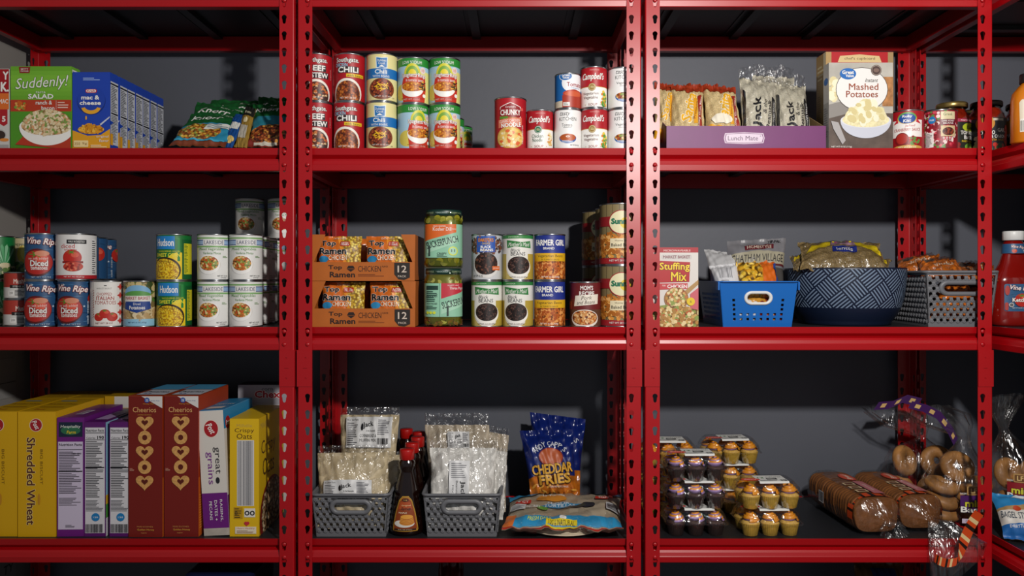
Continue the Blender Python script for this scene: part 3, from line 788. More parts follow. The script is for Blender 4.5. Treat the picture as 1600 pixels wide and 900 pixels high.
for i, (px, y, rot) in enumerate(lk):
    col = 'column beside the corn' if i % 2 == 0 else 'column nearest the post'
    for lv, nm in ((0, 'bottom'), (1, 'middle'), (2, 'top')):
        if lv == 2 and i < 6: continue
        K('lake', px + (18 if i >= 6 and lv == 2 else 0), y, Z3 + lv * .1147, rot + lv * 3,
          'white mixed vegetable can, %s layer, %s row, %s' % (nm if i >= 6 or lv == 0 else 'top', rows[i // 2], col), g)
# second shelf, bean cans in the centre bay
K('dak', 760.5, Y, Z3 + .1147, -3, 'blue and silver black bean can on top beside the pickle jars')
g = 'green and white black bean cans'
K('mother', 760.5, Y, Z3, 0, 'green topped black bean can under the blue and silver can', g)
K('mother', 809, Y, Z3, -8, 'green topped black bean can at the bottom next to the blue bean can', g)
K('mother', 809, Y, Z3 + .1147, 4, 'green topped black bean can raised on another of its kind', g)
g = 'dark blue vegetarian bean cans'
K('farm', 859, Y, Z3, -3, 'dark blue vegetarian bean can on the shelf deck', g)
K('farm', 859, Y, Z3 + .1147, 2, 'dark blue vegetarian bean can on top of its twin', g)
K('mom', 914.5, Y, Z3, -4, 'maroon pork and beans can with cream banner standing alone')
g = 'large baked bean cans'
for i, (px, y) in enumerate(((968, .072), (960, .178), (938, .285))):
    for lv in (0, 1):
        K('sun', px, y, Z3 + lv * .1528, -2, 'large baked bean can, %s layer, %s the row' % (['bottom', 'top'][lv], ['at the front of', 'in the middle of', 'at the rear of'][i]), g)
# ------------------------------------------------------------------ cartons
def front_bg(w, h, c): return Art().rect(-w / 2, w / 2, 0, h, c)
def carton(name, label, w, d, h, col, px, y, z, rz=0, front=None, side=None, left=None, top=None, cat='box', group=None, x=None, flap=None, lean=None, topcol=None, px_is='c'):
    """folded carton, millimetres; base centre of its front edge at (px, y); artwork on front, right side, left side and top"""
    X = (wx(px, y) if px_is == 'c' else wx(px, y) + w / 2000 * (1 if px_is == 'l' else -1)) if x is None else x
    root = thing(name, label, cat, (X, y, z), R(rz), group)
    if lean: root.rotation_euler = (R(lean[0]), R(lean[1]), R(rz))
    a, b, c = w / 2000, d / 1000, h / 1000
    q = MB(); cm = M(col, rough=.4); q.box(-a, a, 0, b, 0, c, cm)
    fr = front_bg(w, h, col)
    if front: front(fr, w, h)
    fr.into(q, lambda u, v, o: (u / 1000, -o, v / 1000), clip=(-w / 2, w / 2, 0, h))
    if side:
        s = Art().rect(0, d, 0, h, col); side(s, d, h)
        s.into(q, lambda u, v, o: (a + o, u / 1000, v / 1000), clip=(0, d, 0, h))
    if left:
        s = Art().rect(0, d, 0, h, col); left(s, d, h)
        s.into(q, lambda u, v, o: (-a - o, b - u / 1000, v / 1000), clip=(0, d, 0, h))
    if not left and not side and not top: q.build(name + '_carton', root).name = 'carton'
    else: q.build('carton', root)
    f = MB(); tm = M(topcol or flap or col, rough=.4)
    f.box(-a + .0004, a - .0004, -.0002, b * .62, c + .0001, c + .0011, tm)
    f.prism([(b * .58, c + .0011), (b * .62, c + .0018), (b - .0002, c + .0014), (b - .0002, c + .0001), (b * .58, c + .0001)], -a + .0004, a - .0004, tm)
    if top:
        s = Art(); top(s, w, d)
        s.into(f, lambda u, v, o: (u / 1000, v / 1000, c + .0019 + o), clip=(-w / 2 + .5, w / 2 - .5, 0, d - .5))
    f.build('top_flap', root)
    return root
def nutri(s, d, h, c='#e4e4e2', m=2, v0=.06, v1=.97, seed=1, head=True):
    s.rect(m, d - m, h * v0, h * v1, c)
    s.rect(m + 1, d - m - 1, h * v1 - 9, h * v1 - 7, K_)
    if head: s.text('Nutrition Facts', d / 2, h * v1 - 4, d - 2 * m - 3, 4.2, K_, .03)
    s.lines(m + 1.5, d - m - 1.5, h * (v0 + .42), h * v1 - 12, 22, '#2c2c30', seed).rect(m + 1, d - m - 1, h * (v0 + .40), h * (v0 + .41), K_)
    s.lines(m + 1.5, d - m - 1.5, h * (v0 + .04), h * (v0 + .39), 20, '#5a5a60', seed + 3)
# far box at the picture edge
def f_ham(a, w, h):
    r = w / 2
    a.rect(-r, r, h * .70, h, '#a3121c').text('Y', r - 8, h * .92, 14, 20, W_, .06).text('K.', r - 10, h * .78, 20, 24, W_, .06)
    a.rect(-r, r, h * .50, h * .70, '#e0702a').text('MAC', r - 13, h * .60, 22, 11, W_, .03).rect(-r, r, 0, h * .5, '#cfccc6')
    a.poly([(r - 22, h * .5), (r - 3, h * .5), (r - 3, h * .32), (r - 12, h * .29), (r - 22, h * .32)], '#b01c26').text('5', r - 12, h * .38, 9, 14, W_, .05).ell(r - 22, h * .18, 16, 14, '#b8b6b2').ell(r - 22, h * .18, 14, 11, '#3a2a24').rect(-r, r, 0, 12, '#a8a6a2').ell(r - 10, h * .12, 12, 4, '#e08a3a')
carton('pasta_dinner_box', 'white and red pasta dinner box cut off by the picture edge', 130, 32, 197, '#d4d2cd', 14, .022, Z2, front=f_ham, px_is='r')
def f_sud(a, w, h):
    r = w / 2
    for i in range(8): a.rect(-r, r, h * (.60 + .05 * i), h * (.65 + .05 * i), ['#6aa82a', '#70ae2e', '#76b432', '#7cba36', '#80be3a', '#7cba36', '#74b432', '#6aa82a'][i])
    a.rect(-r, r, 0, h * .46, '#4f9424').rect(-r, r, h * .46, h * .60, '#b83a1e')
    a.poly([(-54, h - 1), (-26, h - 1), (-28, h - 16), (-52, h - 16)], '#8a1418').text('BETTY', -40, h - 6, 18, 4, W_, .02).text('CROCKER', -40, h - 11, 20, 3.5, W_, .02)
    a.text('Suddenly!', 2, h - 42, 126, 34, W_, .0, sh=.25, rot=4, ol=('#3f7a1c', .03))
    a.text('PASTA', 0, h - 63, 24, 5, W_, .02).text('SALAD', 0, h - 73, 62, 12, W_, .05)
    a.dots(-50, h * .53, 14, 9, ['#d9823a', '#e0a050', '#7aa03a', '#c9601c'], 26, 2.5, 4.5).text('ranch &', 8, h * .565, 40, 10, W_, .02).text('bacon', 18, h * .50, 32, 9, W_, .02).rect(38, 38.6, h * .48, h * .59, W_).lines(42, 70, h * .49, h * .58, 3, '#e8c0b0')
    a.poly([(-62, 12), (74, 0), (74, 34), (-40, 34)], '#b5381e')
    a.bowl(16, 56, 68, SHELLS, dp=.68, ry=.36).ell(16, 62, 60, 36, SHELLS, a0=0, a1=180)
    a.dots(16, 66, 54, 30, ['#ead9b4', '#dcc698', '#f0e4c8', '#d9a070', '#7f9a4a', '#e3cfa4'], 200, 3, 5.6, seed=7, sq=.6)
carton('pasta_salad_box', 'green pasta salad box showing a white bowl of shells', 149, 36, 203, '#6cae2c', 17, .022, Z2, front=f_sud, side=lambda s, d, h: nutri(s, d, h), px_is='l', topcol='#6cae2c')
def f_mac(a, w, h):
    r = w / 2
    a.poly([(-r, 0), (r, 0), (r, h * .27), (r * .5, h * .19), (-r * .2, h * .18), (-r, h * .25)], '#e0a020').lines(-20, 24, h - 20, h - 12, 2, '#a8c0ea')
    a.ell(0, h * .63, 35, 34, '#122c78').ell(0, h * .645, 34, 32, '#1a40a8')
    a.rrect(-14, 14, h * .735, h * .785, 4.5, '#c5202c').rrect(-12, 12, h * .742, h * .778, 3.5, W_).text('Kraft', 0, h * .76, 19, 5.4, '#c5202c', .04)
    a.text('mac &', -2, h * .675, 44, 10.5, W_, .06).text('cheese', -2, h * .605, 52, 10.5, W_, .06)
    pts = [(24 * math.cos(R(t)), h * .555 + 18 * math.sin(R(t))) for t in range(190, 351, 10)] + [(15 * math.cos(R(t)), h * .555 + 9 * math.sin(R(t))) for t in range(350, 189, -10)]
    a.poly(pts, '#e8a82a').ell(-12, h * .41, 2, 5, '#e8a82a')
    a.ell(0, h * .26, 32, 11, food(['#e8a62a', '#d9901c', '#f0bc4a'], 150, '#a86408')).dots(0, h * .275, 26, 12, ['#f0b83a', '#e09a20', '#d08a18'], 40, 3, 6, sq=.45).poly([(24, h * .31), (r, h * .41), (r, h * .43), (22, h * .33)], '#c8ccd8')
    a.text('original', r - 18, h * .165, 30, 7, W_, .01).text('flavor', r - 14, h * .115, 24, 7, W_, .01).rrect(-r + 4, -r + 40, 6, 22, 2, '#f0d89a').text('350', -r + 13, 14, 14, 7, '#8a5a10', .02).text('9g', -r + 31, 14, 12, 7, '#8a5a10', .02).lines(0, r - 4, 4, 12, 2, '#fae4b4')
def s_mac(s, d, h):
    s.rect(2, d, 14, h - 20, '#c9ccd4').rect(2, d, h - 28, h - 24, K_).lines(4, d - 3, h * .5, h - 30, 16, '#22242c').rect(4, d - 2, h * .47, h * .49, K_).lines(4, d - 3, 20, h * .46, 18, '#55585f', 5).rect(0, 12, 0, 40, '#e0a020').rect(0, d, 0, 12, '#1c44ac').poly([(0, h * .32), (d * .4, h * .36), (0, h * .38)], '#1c44ac')
mac = None
for i, y in enumerate((.022, .066, .106, .146, .186, .226, .268)):
    lab = ['blue macaroni and cheese box at the very front of its row', 'second blue macaroni box, right behind the front one', 'third blue macaroni box from the front of the row',
           'middle blue macaroni box of the row of seven', 'third blue macaroni box from the back of the row', 'blue macaroni box last but one towards the wall', 'rearmost blue macaroni box, nearest the back wall'][i]
    if i == 0:
        mac = carton('macaroni_box', lab, 92, 38, 189, '#1b42ac', 172, y, Z2, front=f_mac, side=s_mac, px_is='r', group='blue macaroni and cheese boxes', topcol='#1b42ac')
    else: dup(mac, (wx(172, .022) - .046 + .0008 * (i % 2), y, Z2), R([0, .8, -.6, .5, -.3, .6, 0][i]), lab)
# boxes beside the tray
def f_chef(a, w, h):
    r = w / 2
    a.rect(-r, r, h * .80, h, '#b51c24').rect(-r, -r + 14, 0, h, '#b0905c').rect(r - 14, r, 0, h, '#a5885c').poly([(-r + 30, h - 26), (r - 30, h - 26), (r - 36, h - 10), (0, h - 6), (-r + 36, h - 10)], '#d9c08a').text("chef's cupboard", 0, h - 17, 78, 9, '#4a3420', .01)
def l_chef(s, d, h):
    s.lines(8, d - 8, h * .74, h * .9, 4, '#d9c9a0').rect(d * .75, d, 0, h, '#e0d2b0').lines(8, d * .6, h * .2, h * .6, 18, '#8a7450')
carton('potato_box', 'tan and red potato box standing behind the mashed potatoes', 172, 58, 257, '#b0905c', 1290, .083, Z2, front=f_chef, left=l_chef, px_is='l', topcol='#8e1a20', rz=1)
def f_mash(a, w, h):
    r = w / 2; g = mat('#b4b0a6', noise=.2, nscale=14)
    a.rect(-r, r, 0, h, g).rect(-r, r, 0, h * .42, mat('#5a4c44', noise=.25, nscale=40)).poly([(-r, h * .36), (-14, h * .44), (-30, h * .58), (-r, h * .52)], '#8a8580').rect(r - 26, r, h * .50, h * .84, mat('#b07a48', noise=.4, nscale=60)).dots(-r + 16, h * .70, 22, 26, ['#e3d9ac', '#d9cc9a', '#efe8c8'], 34, 5, 10)
    a.ell(2, h * .695, 64, 54, '#3a2e28').ell(2, h * .695, 62.6, 52.6, '#e9e8e4')
    a.ell(-32, h * .875, 20, 14, '#1a66b4').text('Great', -32, h * .893, 29, 9, W_, .05, ol=('#0f4a8a', .02)).text('Value', -28, h * .852, 20, 7, W_, .05)
    a.ell(37, h * .915, 13, 13, '#4a3834').ring(37, h * .915, 11.5, 11.5, .8, '#c9b8a8').ell(37, h * .915, 7, 5, '#7a6258')
    a.text('Instant', 26, h * .80, 30, 9, '#3a2c28', -.012, sh=.3).text('Mashed', 6, h * .725, 72, 16, '#9a4a30', .01).text('Potatoes', 2, h * .64, 78, 16, '#9a4a30', .01)
    a.bowl(11, h * .335, 62, MASH, dp=.70, ry=.30, rim='#d8dae2', body='#c9ccd8')
    a.ell(11, h * .36, 52, 34, MASH, a0=0, a1=180).dots(12, h * .42, 42, 26, ['#ece4bc', '#e0d6a4', '#f2ecd0', '#d6c890'], 60, 7, 13, seed=9, sq=.7)
    a.poly([(-r + 4, 70), (-r + 22, 66), (-r + 40, 22), (-r + 32, 12), (-r + 10, 50)], '#a8a4a4').text('NET WT 4 OZ (113g)', -r + 30, 6, 50, 5, W_, .01)
carton('mashed_potato_box', 'instant mashed potato box with white bowl facing forward', 157, 32, 212, '#a6a4a0', 1295, .022, Z2, front=f_mash, px_is='l',
       left=lambda s, d, h: s.rect(0, d, h * .55, h, '#c4c2be').lines(4, d - 4, h * .12, h * .5, 14, '#77757a').ell(d / 2, h * .8, 12, 9, '#1a66b4'), topcol='#c4c2be')
# stuffing mix
def f_stuff(a, w, h):
    r = w / 2
    a.rect(-r, r, h * .94, h, '#a81c28').text('MICROWAVEABLE', 4, h * .965, 66, 5, '#f0d8d0', .01)
    a.rrect(-34, 40, h * .855, h * .915, 4, '#c9c4c0').text('MARKET BASKET', 3, h * .885, 66, 7, '#7a2a3a', .03)
    a.poly([(-r, h * .56), (34, h * .57), (36, h * .82), (-r, h * .84)], '#b01c22').text('Stuffing', -2, h * .755, 74, 23, '#f0cf2a', .03, ol=('#6a0c10', .05)).text('Mix', 8, h * .64, 38, 22, '#f0cf2a', .03, ol=('#6a0c10', .05))
    a.poly([(-r, h * .47), (30, h * .485), (30, h * .555), (-r, h * .55)], '#c03a40').text('CHICKEN', 4, h * .515, 48, 9, W_, .04).text('FOR', -28, h * .525, 8, 4, W_, .03)
    a.poly([(r, h * .54), (r, h * .6), (18, h * .44), (26, h * .4)], '#b08a54').ell(2, h * .36, 30, 28, '#9a6a3a').rect(-r, r, 0, h * .26, STUFF).poly([(-r, h * .26), (0, h * .30), (r, h * .22), (r, 0), (-r, 0)], STUFF).ell(2, h * .37, 27, 25, STUFF).poly([(36, h * .24), (r, h * .22), (r, h * .5), (36, h * .42)], '#c9606a')
    a.dots(2, h * .38, 24, 20, ['#d9c08a', '#c9a25a', '#8a9a4a', '#b8703a', '#e3cf9a'], 60, 2.5, 4.5).dots(0, h * .12, 54, 24, ['#d9c08a', '#c9a25a', '#8a9a4a', '#b5602e', '#e3cf9a', '#a87a3a'], 130, 3, 5.5)
    a.ell(37, h * .325, 10, 10, '#e3c224').text('6', 37, h * .325, 4, 6, K_)
carton('stuffing_mix_box', 'red and white chicken stuffing mix box next to the blue basket', 112, 44, 195, '#d8d2cc', 1091, .022, Z3, front=f_stuff, px_is='r', topcol='#a81c28')
# ------------------------------------------------------------------ cereal, bottom shelf in view
def f_shred(a, w, h):
    a.ell(-2, h * .895, 16, 16, '#e8d8c8').ell(-2, h * .895, 14.5, 15, '#a81c24').text('Post', -2, h * .895, 22, 12, W_, .03, rot=-62, sh=.2)
    a.text('Shredded Wheat', -14, h * .445, h * .70, 21, '#5a2a14', .035, rot=-90, ol=('#f0dc90', .03)).text('BIG BISCUIT', 12, h * .56, h * .28, 6.5, '#7a5a10', .0, rot=-90)
    a.ell(6, h * .30, 3, 14, '#c58a20')
sh1 = carton('cereal_box', 'yellow shredded wheat box whose spine shows whole, beside the purple box', 93, 205, 307, '#d9a80e', 28, .03, Z4, front=f_shred, px_is='l',
       side=lambda s, d, h: s.lines(20, d - 20, 20, 60, 8, '#8a6a10').rect(12, 40, 10, 26, W_), group='yellow shredded wheat boxes',
       top=lambda s, w, d: s.text('Post', -10, 30, 26, 12, '#a81c24', .03).rect(-30, 30, 60, 66, '#b88a10').text('Shredded Wheat', 0, 110, 74, 12, '#7a4a14', .02).rect(-30, 10, 150, 160, '#7aa0b0'))
sh2 = dup(sh1, (wx(28, .03) - .0965 + .0465 - .0465 + .0465 - .0465, .032, Z4), R(0), 'yellow shredded wheat box partly cut off by the picture edge')
sh2.location.x = sh1.location.x - .096
for k, lab in enumerate(('yellow cereal box in the second row behind the whole spine', 'yellow cereal box in the second row nearest the side wall')):
    carton('cereal_box', lab, 93, 130, 307, '#c89c10', 0, .2415, Z4, x=sh1.location.x + .002 - .097 * k, group='yellow shredded wheat boxes', front=f_shred, topcol='#c89c10',
           top=lambda s, w, d: s.rect(-30, 30, 30, 36, '#b88a10').text('Shredded Wheat', 0, 70, 74, 12, '#7a4a14', .02))
def f_hosp(a, w, h):
    r = w / 2
    a.rect(-r + 4, r - 4, h * .84, h * .965, '#14243a').ell(0, h * .895, 24, 11, '#2a6a4a').text('Hospitality', 0, h * .925, 48, 9, W_, .02, sh=.15).text('Farm', 2, h * .88, 22, 8, '#e3c52a', .03, sh=.15)
    a.rect(-r + 3, r - 3, h * .06, h * .80, '#cfc4da').text('Nutrition Facts', 0, h * .775, w - 10, 7, K_, .03).rect(-r + 4, r - 4, h * .73, h * .735, K_).lines(-r + 5, r - 5, h * .36, h * .72, 26, '#3a3440').rect(-r + 4, r - 4, h * .545, h * .555, K_).lines(-r + 5, r - 5, h * .26, h * .33, 6, '#55505a', 9).lines(-12, 12, h * .075, h * .10, 3, '#55505a')
    a.text('100', 8, h * .70, 9, 4, K_).text('210', 22, h * .70, 9, 4, K_)
carton('cereal_box', 'purple cereal box with dark farm logo above its nutrition table', 66, 195, 292, '#6a1a78', 89.5, .032, Z4, front=f_hosp, px_is='l', rz=1.5, group='purple cereal boxes',
       side=lambda s, d, h: s.poly([(0, h * .3), (d, h * .42), (d, h * .5), (0, h * .36)], '#e0c42a').rect(0, d, 0, 12, '#4f1460'), top=lambda s, w, d: s.rect(-10, 10, 40, 100, '#c9b8d4').lines(-8, 8, 44, 96, 6, '#4a3a5a'))
def f_nut(a, w, h):
    r = w / 2
    a.rect(-r + 2, r - 2, h * .03, h * .955, '#d6d4d8').text('Nutrition Facts', 0, h * .93, w - 8, 7, K_, .03).rect(-r + 3, r - 3, h * .905, h * .91, K_).text('Calories', -10, h * .865, 22, 5, K_, .02).text('190', r - 12, h * .868, 16, 8, K_, .04)
    a.rect(-r + 3, r - 3, h * .845, h * .85, K_).lines(-r + 4, r - 4, h * .34, h * .84, 34, '#3c3c42').rect(-r + 3, r - 3, h * .60, h * .61, K_).lines(-r + 4, r - 4, h * .22, h * .32, 9, '#66666c', 4)
    a.ell(2, h * .17, 10, 10, '#1a7ab8').text('150', 2, h * .17, 12, 4, W_, .02).bars(-r + 4, r - 4, h * .035, h * .11, '#2a2a30')
def s_nut(s, d, h): s.rect(0, d, h * .35, h, '#8fc0d8').rect(0, d, h * .28, h * .36, '#d9b02a').rect(0, d, h * .16, h * .28, '#4a9a3a').rect(0, d, 0, h * .16, '#d0ccd4')
n1 = carton('cereal_box', 'white nutrition panel of a cereal box beside the purple logo box', 52, 195, 281, '#5a1668', 132, .032, Z4, front=f_nut, side=s_nut, px_is='l', group='purple cereal boxes', rz=1,
       top=lambda s, w, d: s.rect(-16, 16, 30, 150, '#b89ac8'))
dup(n1, (wx(171, .032) + .026, .032, Z4 + 0), R(0), 'nutrition panel of the cereal box tucked against the dark red box')
def hearts(a, u, v, s, heart):
    if heart:
        out = []; inn = []
        for i in range(28):
            t = 2 * PI * i / 28
            x, y = 16 * math.sin(t) ** 3, 13 * math.cos(t) - 5 * math.cos(2 * t) - 2 * math.cos(3 * t) - math.cos(4 * t)
            out.append((u + x * s / 16, v + y * s / 17)); inn.append((u + x * s / 42, v + y * s / 44 + .5))
        a.poly(out, mat('#cf9a58', noise=.2, nscale=200)).poly(inn, '#5a1a0c')
    else: a.ell(u, v, s * .78, s * .8, mat('#cf9a58', noise=.2, nscale=200)).ell(u, v, s * .3, s * .33, '#5a1a0c')
def f_cheer(a, w, h):
    r = w / 2
    a.poly([(-10, h), (r, h), (r, h * .915)], '#d6d2ce').ell(4, h * .972, 6.5, 6.5, '#1a4a9a').text('22', 4, h * .972, 7, 6, W_, .03).text('gluten free', 24, h * .968, 22, 3, '#1a4a9a')
    a.text('Honey Nut', 8, h * .945, 26, 4, '#d9a040', .01).text('Cheerios', -2, h * .905, 58, 13, '#e3b070', .01).text('LIMITED EDITION', -2, h * .868, 34, 2.6, '#d9a040')
    for i in range(5): hearts(a, -1, h * (.812 - .105 * i), 22 if i % 2 == 0 else 21, i % 2 == 0)
    a.lines(-38, -26, h * .47, h * .49, 3, '#d0907a')
    a.text('MORE GOODNESS', 0, h * .075, 40, 3.4, '#c98a4a').text('Golden Honey', 2, h * .052, 42, 6, '#e3b040', .03).text('NEW', -2, h * .03, 14, 2.6, '#c98a4a')
def t_cheer(s, w, d): s.rect(-30, 40, 14, 100, '#c8ccd6').text('22', -10, 30, 20, 14, '#1a4a9a', .03).rect(-40, 40, 104, 200, '#4fa0cc').text('Cheerios', 0, 60, 64, 18, K_, .03)
ch1 = carton('cereal_box', 'dark red cereal box with oat rings, standing against the nutrition panels', 84, 195, 346, '#741810', 200.5, .028, Z4, front=f_cheer, px_is='l', group='dark red oat ring cereal boxes',
       side=lambda s, d, h: s.rect(0, d, 0, h, '#a8380e').rect(0, d, 0, h * .42, '#c9601c').lines(6, 60, h * .05, h * .3, 14, '#e0a040'), top=t_cheer, topcol='#a04020')
ch1.rotation_euler = (0, 0, R(-1))
dup(ch1, (wx(256, .030) + .043, .030, Z4), R(0), 'dark red cereal box with oat rings, next to the leaning white box')
def f_grain(a, w, h):
    r = w / 2
    a.rect(-r, r, 18, h * .34, '#6a1a78').rect(-r, r, 0, 18, mat('#b8b0a4', noise=.2)).ell(0, h * .855, 19, 22, '#e8d8c8').ell(0, h * .855, 17.5, 20.5, '#a81c24').text('Post', 0, h * .855, 26, 15, W_, .03, rot=-62, sh=.2)
    a.text('great', 10, h * .60, 66, 17, '#26242a', .0, rot=-90).text('grains', -8, h * .54, 80, 19, '#7a2a8a', .0, rot=-90).ell(10, h * .44, 5, 8, '#26242a')
    for i, t in enumerate(('RAISINS,', 'DATES +', 'PECANS')): a.text(t, 15 - i * 13, h * .20, [54, 50, 46][i], 7, W_, .01, rot=-90)
def s_grain(s, d, h): s.rect(0, d, h * .85, h, '#2a86b8').ell(24, h * .89, 15, 16, '#a81c24').text('Post', 24, h * .89, 20, 12, W_, .03, sh=.2).text('great', 60, h * .62, 80, 40, K_, .0).rect(0, d, 18, h * .32, '#6a1a78')
carton('cereal_box', 'white and purple great grains cereal box leaning sideways', 64, 190, 308, '#d9d3ca', 339, .034, Z4 + .002, front=f_grain, side=s_grain, topcol='#2a86b8', lean=(0, -3.2), rz=-2,
       top=lambda s, w, d: s.text('GREAT SIDE', 0, 90, 50, 14, W_, .03).rect(-20, 20, 20, 50, '#d9d3ca'))
def f_oats(a, w, h):
    a.text('Millville', 0, h * .945, 38, 8, '#b89a4a', .0).text('Crispy', 0, h * .90, 48, 13, '#4a2a10', .0).text('Oats', 0, h * .855, 38, 13, '#4a2a10', .0)
    a.rect(-18, 24, h * .26, h * .82, '#d6d2d0').bars(-16, 22, h * .265, h * .815, '#55585f', n=20)
    a.rect(-26, -4, h * .15, h * .25, '#b88c10').lines(-24, -6, h * .155, h * .245, 5, '#4a3a10').text('8', -20, h * .20, 6, 9, K_).rect(0, 27, h * .165, h * .24, '#e0dcd4').ell(7, h * .20, 6, 6, '#222').ell(20, h * .20, 6, 6, '#222').ell(7, h * .20, 3, 3, '#e0dcd4').ell(20, h * .20, 3, 3, '#e0dcd4')
    a.ell(4, h * .115, 4, 4, '#c0303a').ell(9, h * .115, 4, 4, '#c0303a').poly([(1, h * .11), (12, h * .11), (6.5, h * .09)], '#c0303a').rect(-22, 30, h * .025, h * .085, '#e3d9c0').text('Heart Healthy', 4, h * .07, 44, 5, '#b02a34').lines(-18, 26, h * .03, h * .055, 3, '#8a5a40')
def s_oats(s, d, h):
    s.text('Millville', 36, h * .93, 50, 14, '#b89a4a').text('Crispy', 72, h * .72, 110, 44, '#4a2a10', .0).text('Oats', 72, h * .56, 90, 44, '#4a2a10', .0)
    s.ell(100, 30, 96, 96, '#7a1e14').ell(104, 40, 86, 80, food(['#c9a878', '#a88a60', '#d9c4a0', '#7a5a3a'], 130, '#3a2010'))
carton('cereal_box', 'yellow crispy oats cereal box with a grey barcode on its spine', 72, 200, 289, '#dcb312', 359, .032, Z4, front=f_oats, side=s_oats, px_is='l')
def f_chex(a, w, h): a.rect(-w / 2, w / 2, 0, h * .84, '#c9c6c8').rect(-w / 2, w / 2, h * .84, h, '#a6a4ac').text('corn', 6, h * .965, 30, 7, K_, .01).text('Chex', 6, h * .925, 70, 20, '#a81c2c', .06, ol=(W_, .04))
carton('cereal_box', 'pale corn cereal box in the back row behind the oats box', 150, 60, 341, '#3a3438', 372, .262, Z4, front=f_chex, px_is='l', topcol='#33262a')
carton('cereal_box', 'yellow and white cereal box in the back row behind the nutrition panels', 92, 60, 312, '#c89c18', 164, .245, Z4, px_is='l', topcol='#b8900e',
       front=lambda a, w, h: a.rect(-20, 20, h * .9, h, '#d8d4cc').rect(20, 60, h * .86, h * .95, K_))
carton('cereal_box', 'brown cereal box in the back row behind the dark red boxes', 120, 60, 325, '#7a4a14', 224, .245, Z4, px_is='l', topcol='#8a5a1a', front=lambda a, w, h: a.rect(-30, 30, h * .8, h * .9, '#d8c48a'))
# ------------------------------------------------------------------ bags and pouches
def pouch_fn(c, thick, seed=0, wr=.0015, crimp=.07, pw=2.4, flat=.0):
    """surface of a filled bag stretched between four corners: BL, BR, TR, TL"""
    BL, BR, TR, TL = [Vector(p) for p in c]
    n = (BR - BL).cross(TL - BL).normalized()
    if n.y > 0 and abs(n.y) > .3: n = -n
    elif abs(n.y) <= .3 and n.z < 0: n = -n
    W = ((BR - BL).length + (TR - TL).length) / 2 * 1000; H = ((TL - BL).length + (TR - BR).length) / 2 * 1000
    rn = random.Random(seed); ph = [rn.uniform(0, 6.3) for _ in range(10)]
    def fn(s, t, o, side=1):
        p = BL * (1 - s) * (1 - t) + BR * s * (1 - t) + TR * s * t + TL * (1 - s) * t
        tt = max(0., min(1., (t - crimp) / (1 - 2 * crimp))); a = 1 - abs(2 * s - 1) ** pw; b = 1 - abs(2 * tt - 1) ** pw
        bul = (max(0, a) * max(0, b)) ** .55
        edge = 1 - bul * .55
        w = wr * edge * (math.sin(s * 23 + ph[0]) * math.sin(t * 9 + ph[1]) + .7 * math.sin(s * 41 + t * 13 + ph[2]) + .6 * math.sin(t * 31 - s * 17 + ph[3]) + .5 * math.sin(s * 67 + ph[4]) * (1 if t > .8 or t < .2 else .3))
        w += wr * 1.2 * math.sin(s * 7 + ph[5]) * math.sin(t * 6 + ph[6]) * bul
        pin = 1 - .05 * (1 - abs(2 * t - 1) ** 2) * 0
        k = (thick * .5 * bul) * side + w
        # sides pull in as the bag fills
        p = p + (BR - BL) * ((.5 - s) * .06 * (1 - abs(2 * tt - 1) ** 3))
        return p + n * (k + (o + .0002) * side)
    return fn, W, H
def pouch(name, label, corners, thick, bgc, art=None, group=None, seed=1, cat='bag', wr=.0015, part='pouch', root=None, n=34, crimp=.07, pw=2.4, rough=None, fix=True, back=True, **kw):
    loc = sum((Vector(p) for p in corners), Vector()) / 4; loc.z = min(p[2] for p in corners)
    if root is None: root = thing(name, label, cat, loc, 0, group)
    fn, W, H = pouch_fn(corners, thick, seed, wr, crimp, pw)
    q = MB(); bm_ = M(bgc)
    du, dv = W / n, H / n
    a = Art().rect(0, W, 0, H, bm_); 
    if art: art(a, W, H)
    a.into(q, lambda u, v, o: fn(u / W, v / H, o, 1), du=du, dv=dv, clip=(0, W, 0, H), smooth=True, step=.3)
    if back: q.grid(lambda s, t: fn(s, t, 0, -1), n, n, bm_)
    q.build(part, root, origin=root.location, fix=False)
    return root
CLEAR = film(rough=.2, amt=.09, bump=.8, bscale=30, edge=.55)
WRAP = film(rough=.22, amt=.10, bump=.9, bscale=36, edge=.6)
def clear_over(root, corners, thick, seed=1, m=None, wr=.004, crimp=.05, n=34, part='clear_film', pw=2.2):
    fn, W, H = pouch_fn(corners, thick, seed, wr, crimp, pw)
    q = MB()
    q.grid(lambda s, t: fn(s, t, 0, 1), n, n, m or CLEAR); q.grid(lambda s, t: fn(s, t, 0, -1), n, n, m or CLEAR)
    return q.build(part, root, origin=root.location, fix=False)
def quad(bl, br, tr, tl): return [P(*bl), P(*br), P(*tr), P(*tl)]
def sticker(root, corners, thick, seed, area, art, part='label', off=.0012, n=30, wr=.0015, crimp=.07, pw=2.4):
    """paper label lying on the bag's front between fractions area = (s0, s1, t0, t1)"""
    fn, W, H = pouch_fn(corners, thick, seed, wr, crimp, pw)
    s0, s1, t0, t1 = area; w, h = (s1 - s0) * W, (t1 - t0) * H
    a = Art(); art(a, w, h); q = MB()
    a.into(q, lambda u, v, o: fn(s0 + u / W, t0 + v / H, o + off + .0012, 1), step=.2, du=W / n, dv=H / n, clip=(0, w, 0, h), smooth=True)
    return q.build(part, root, origin=root.location, fix=False)

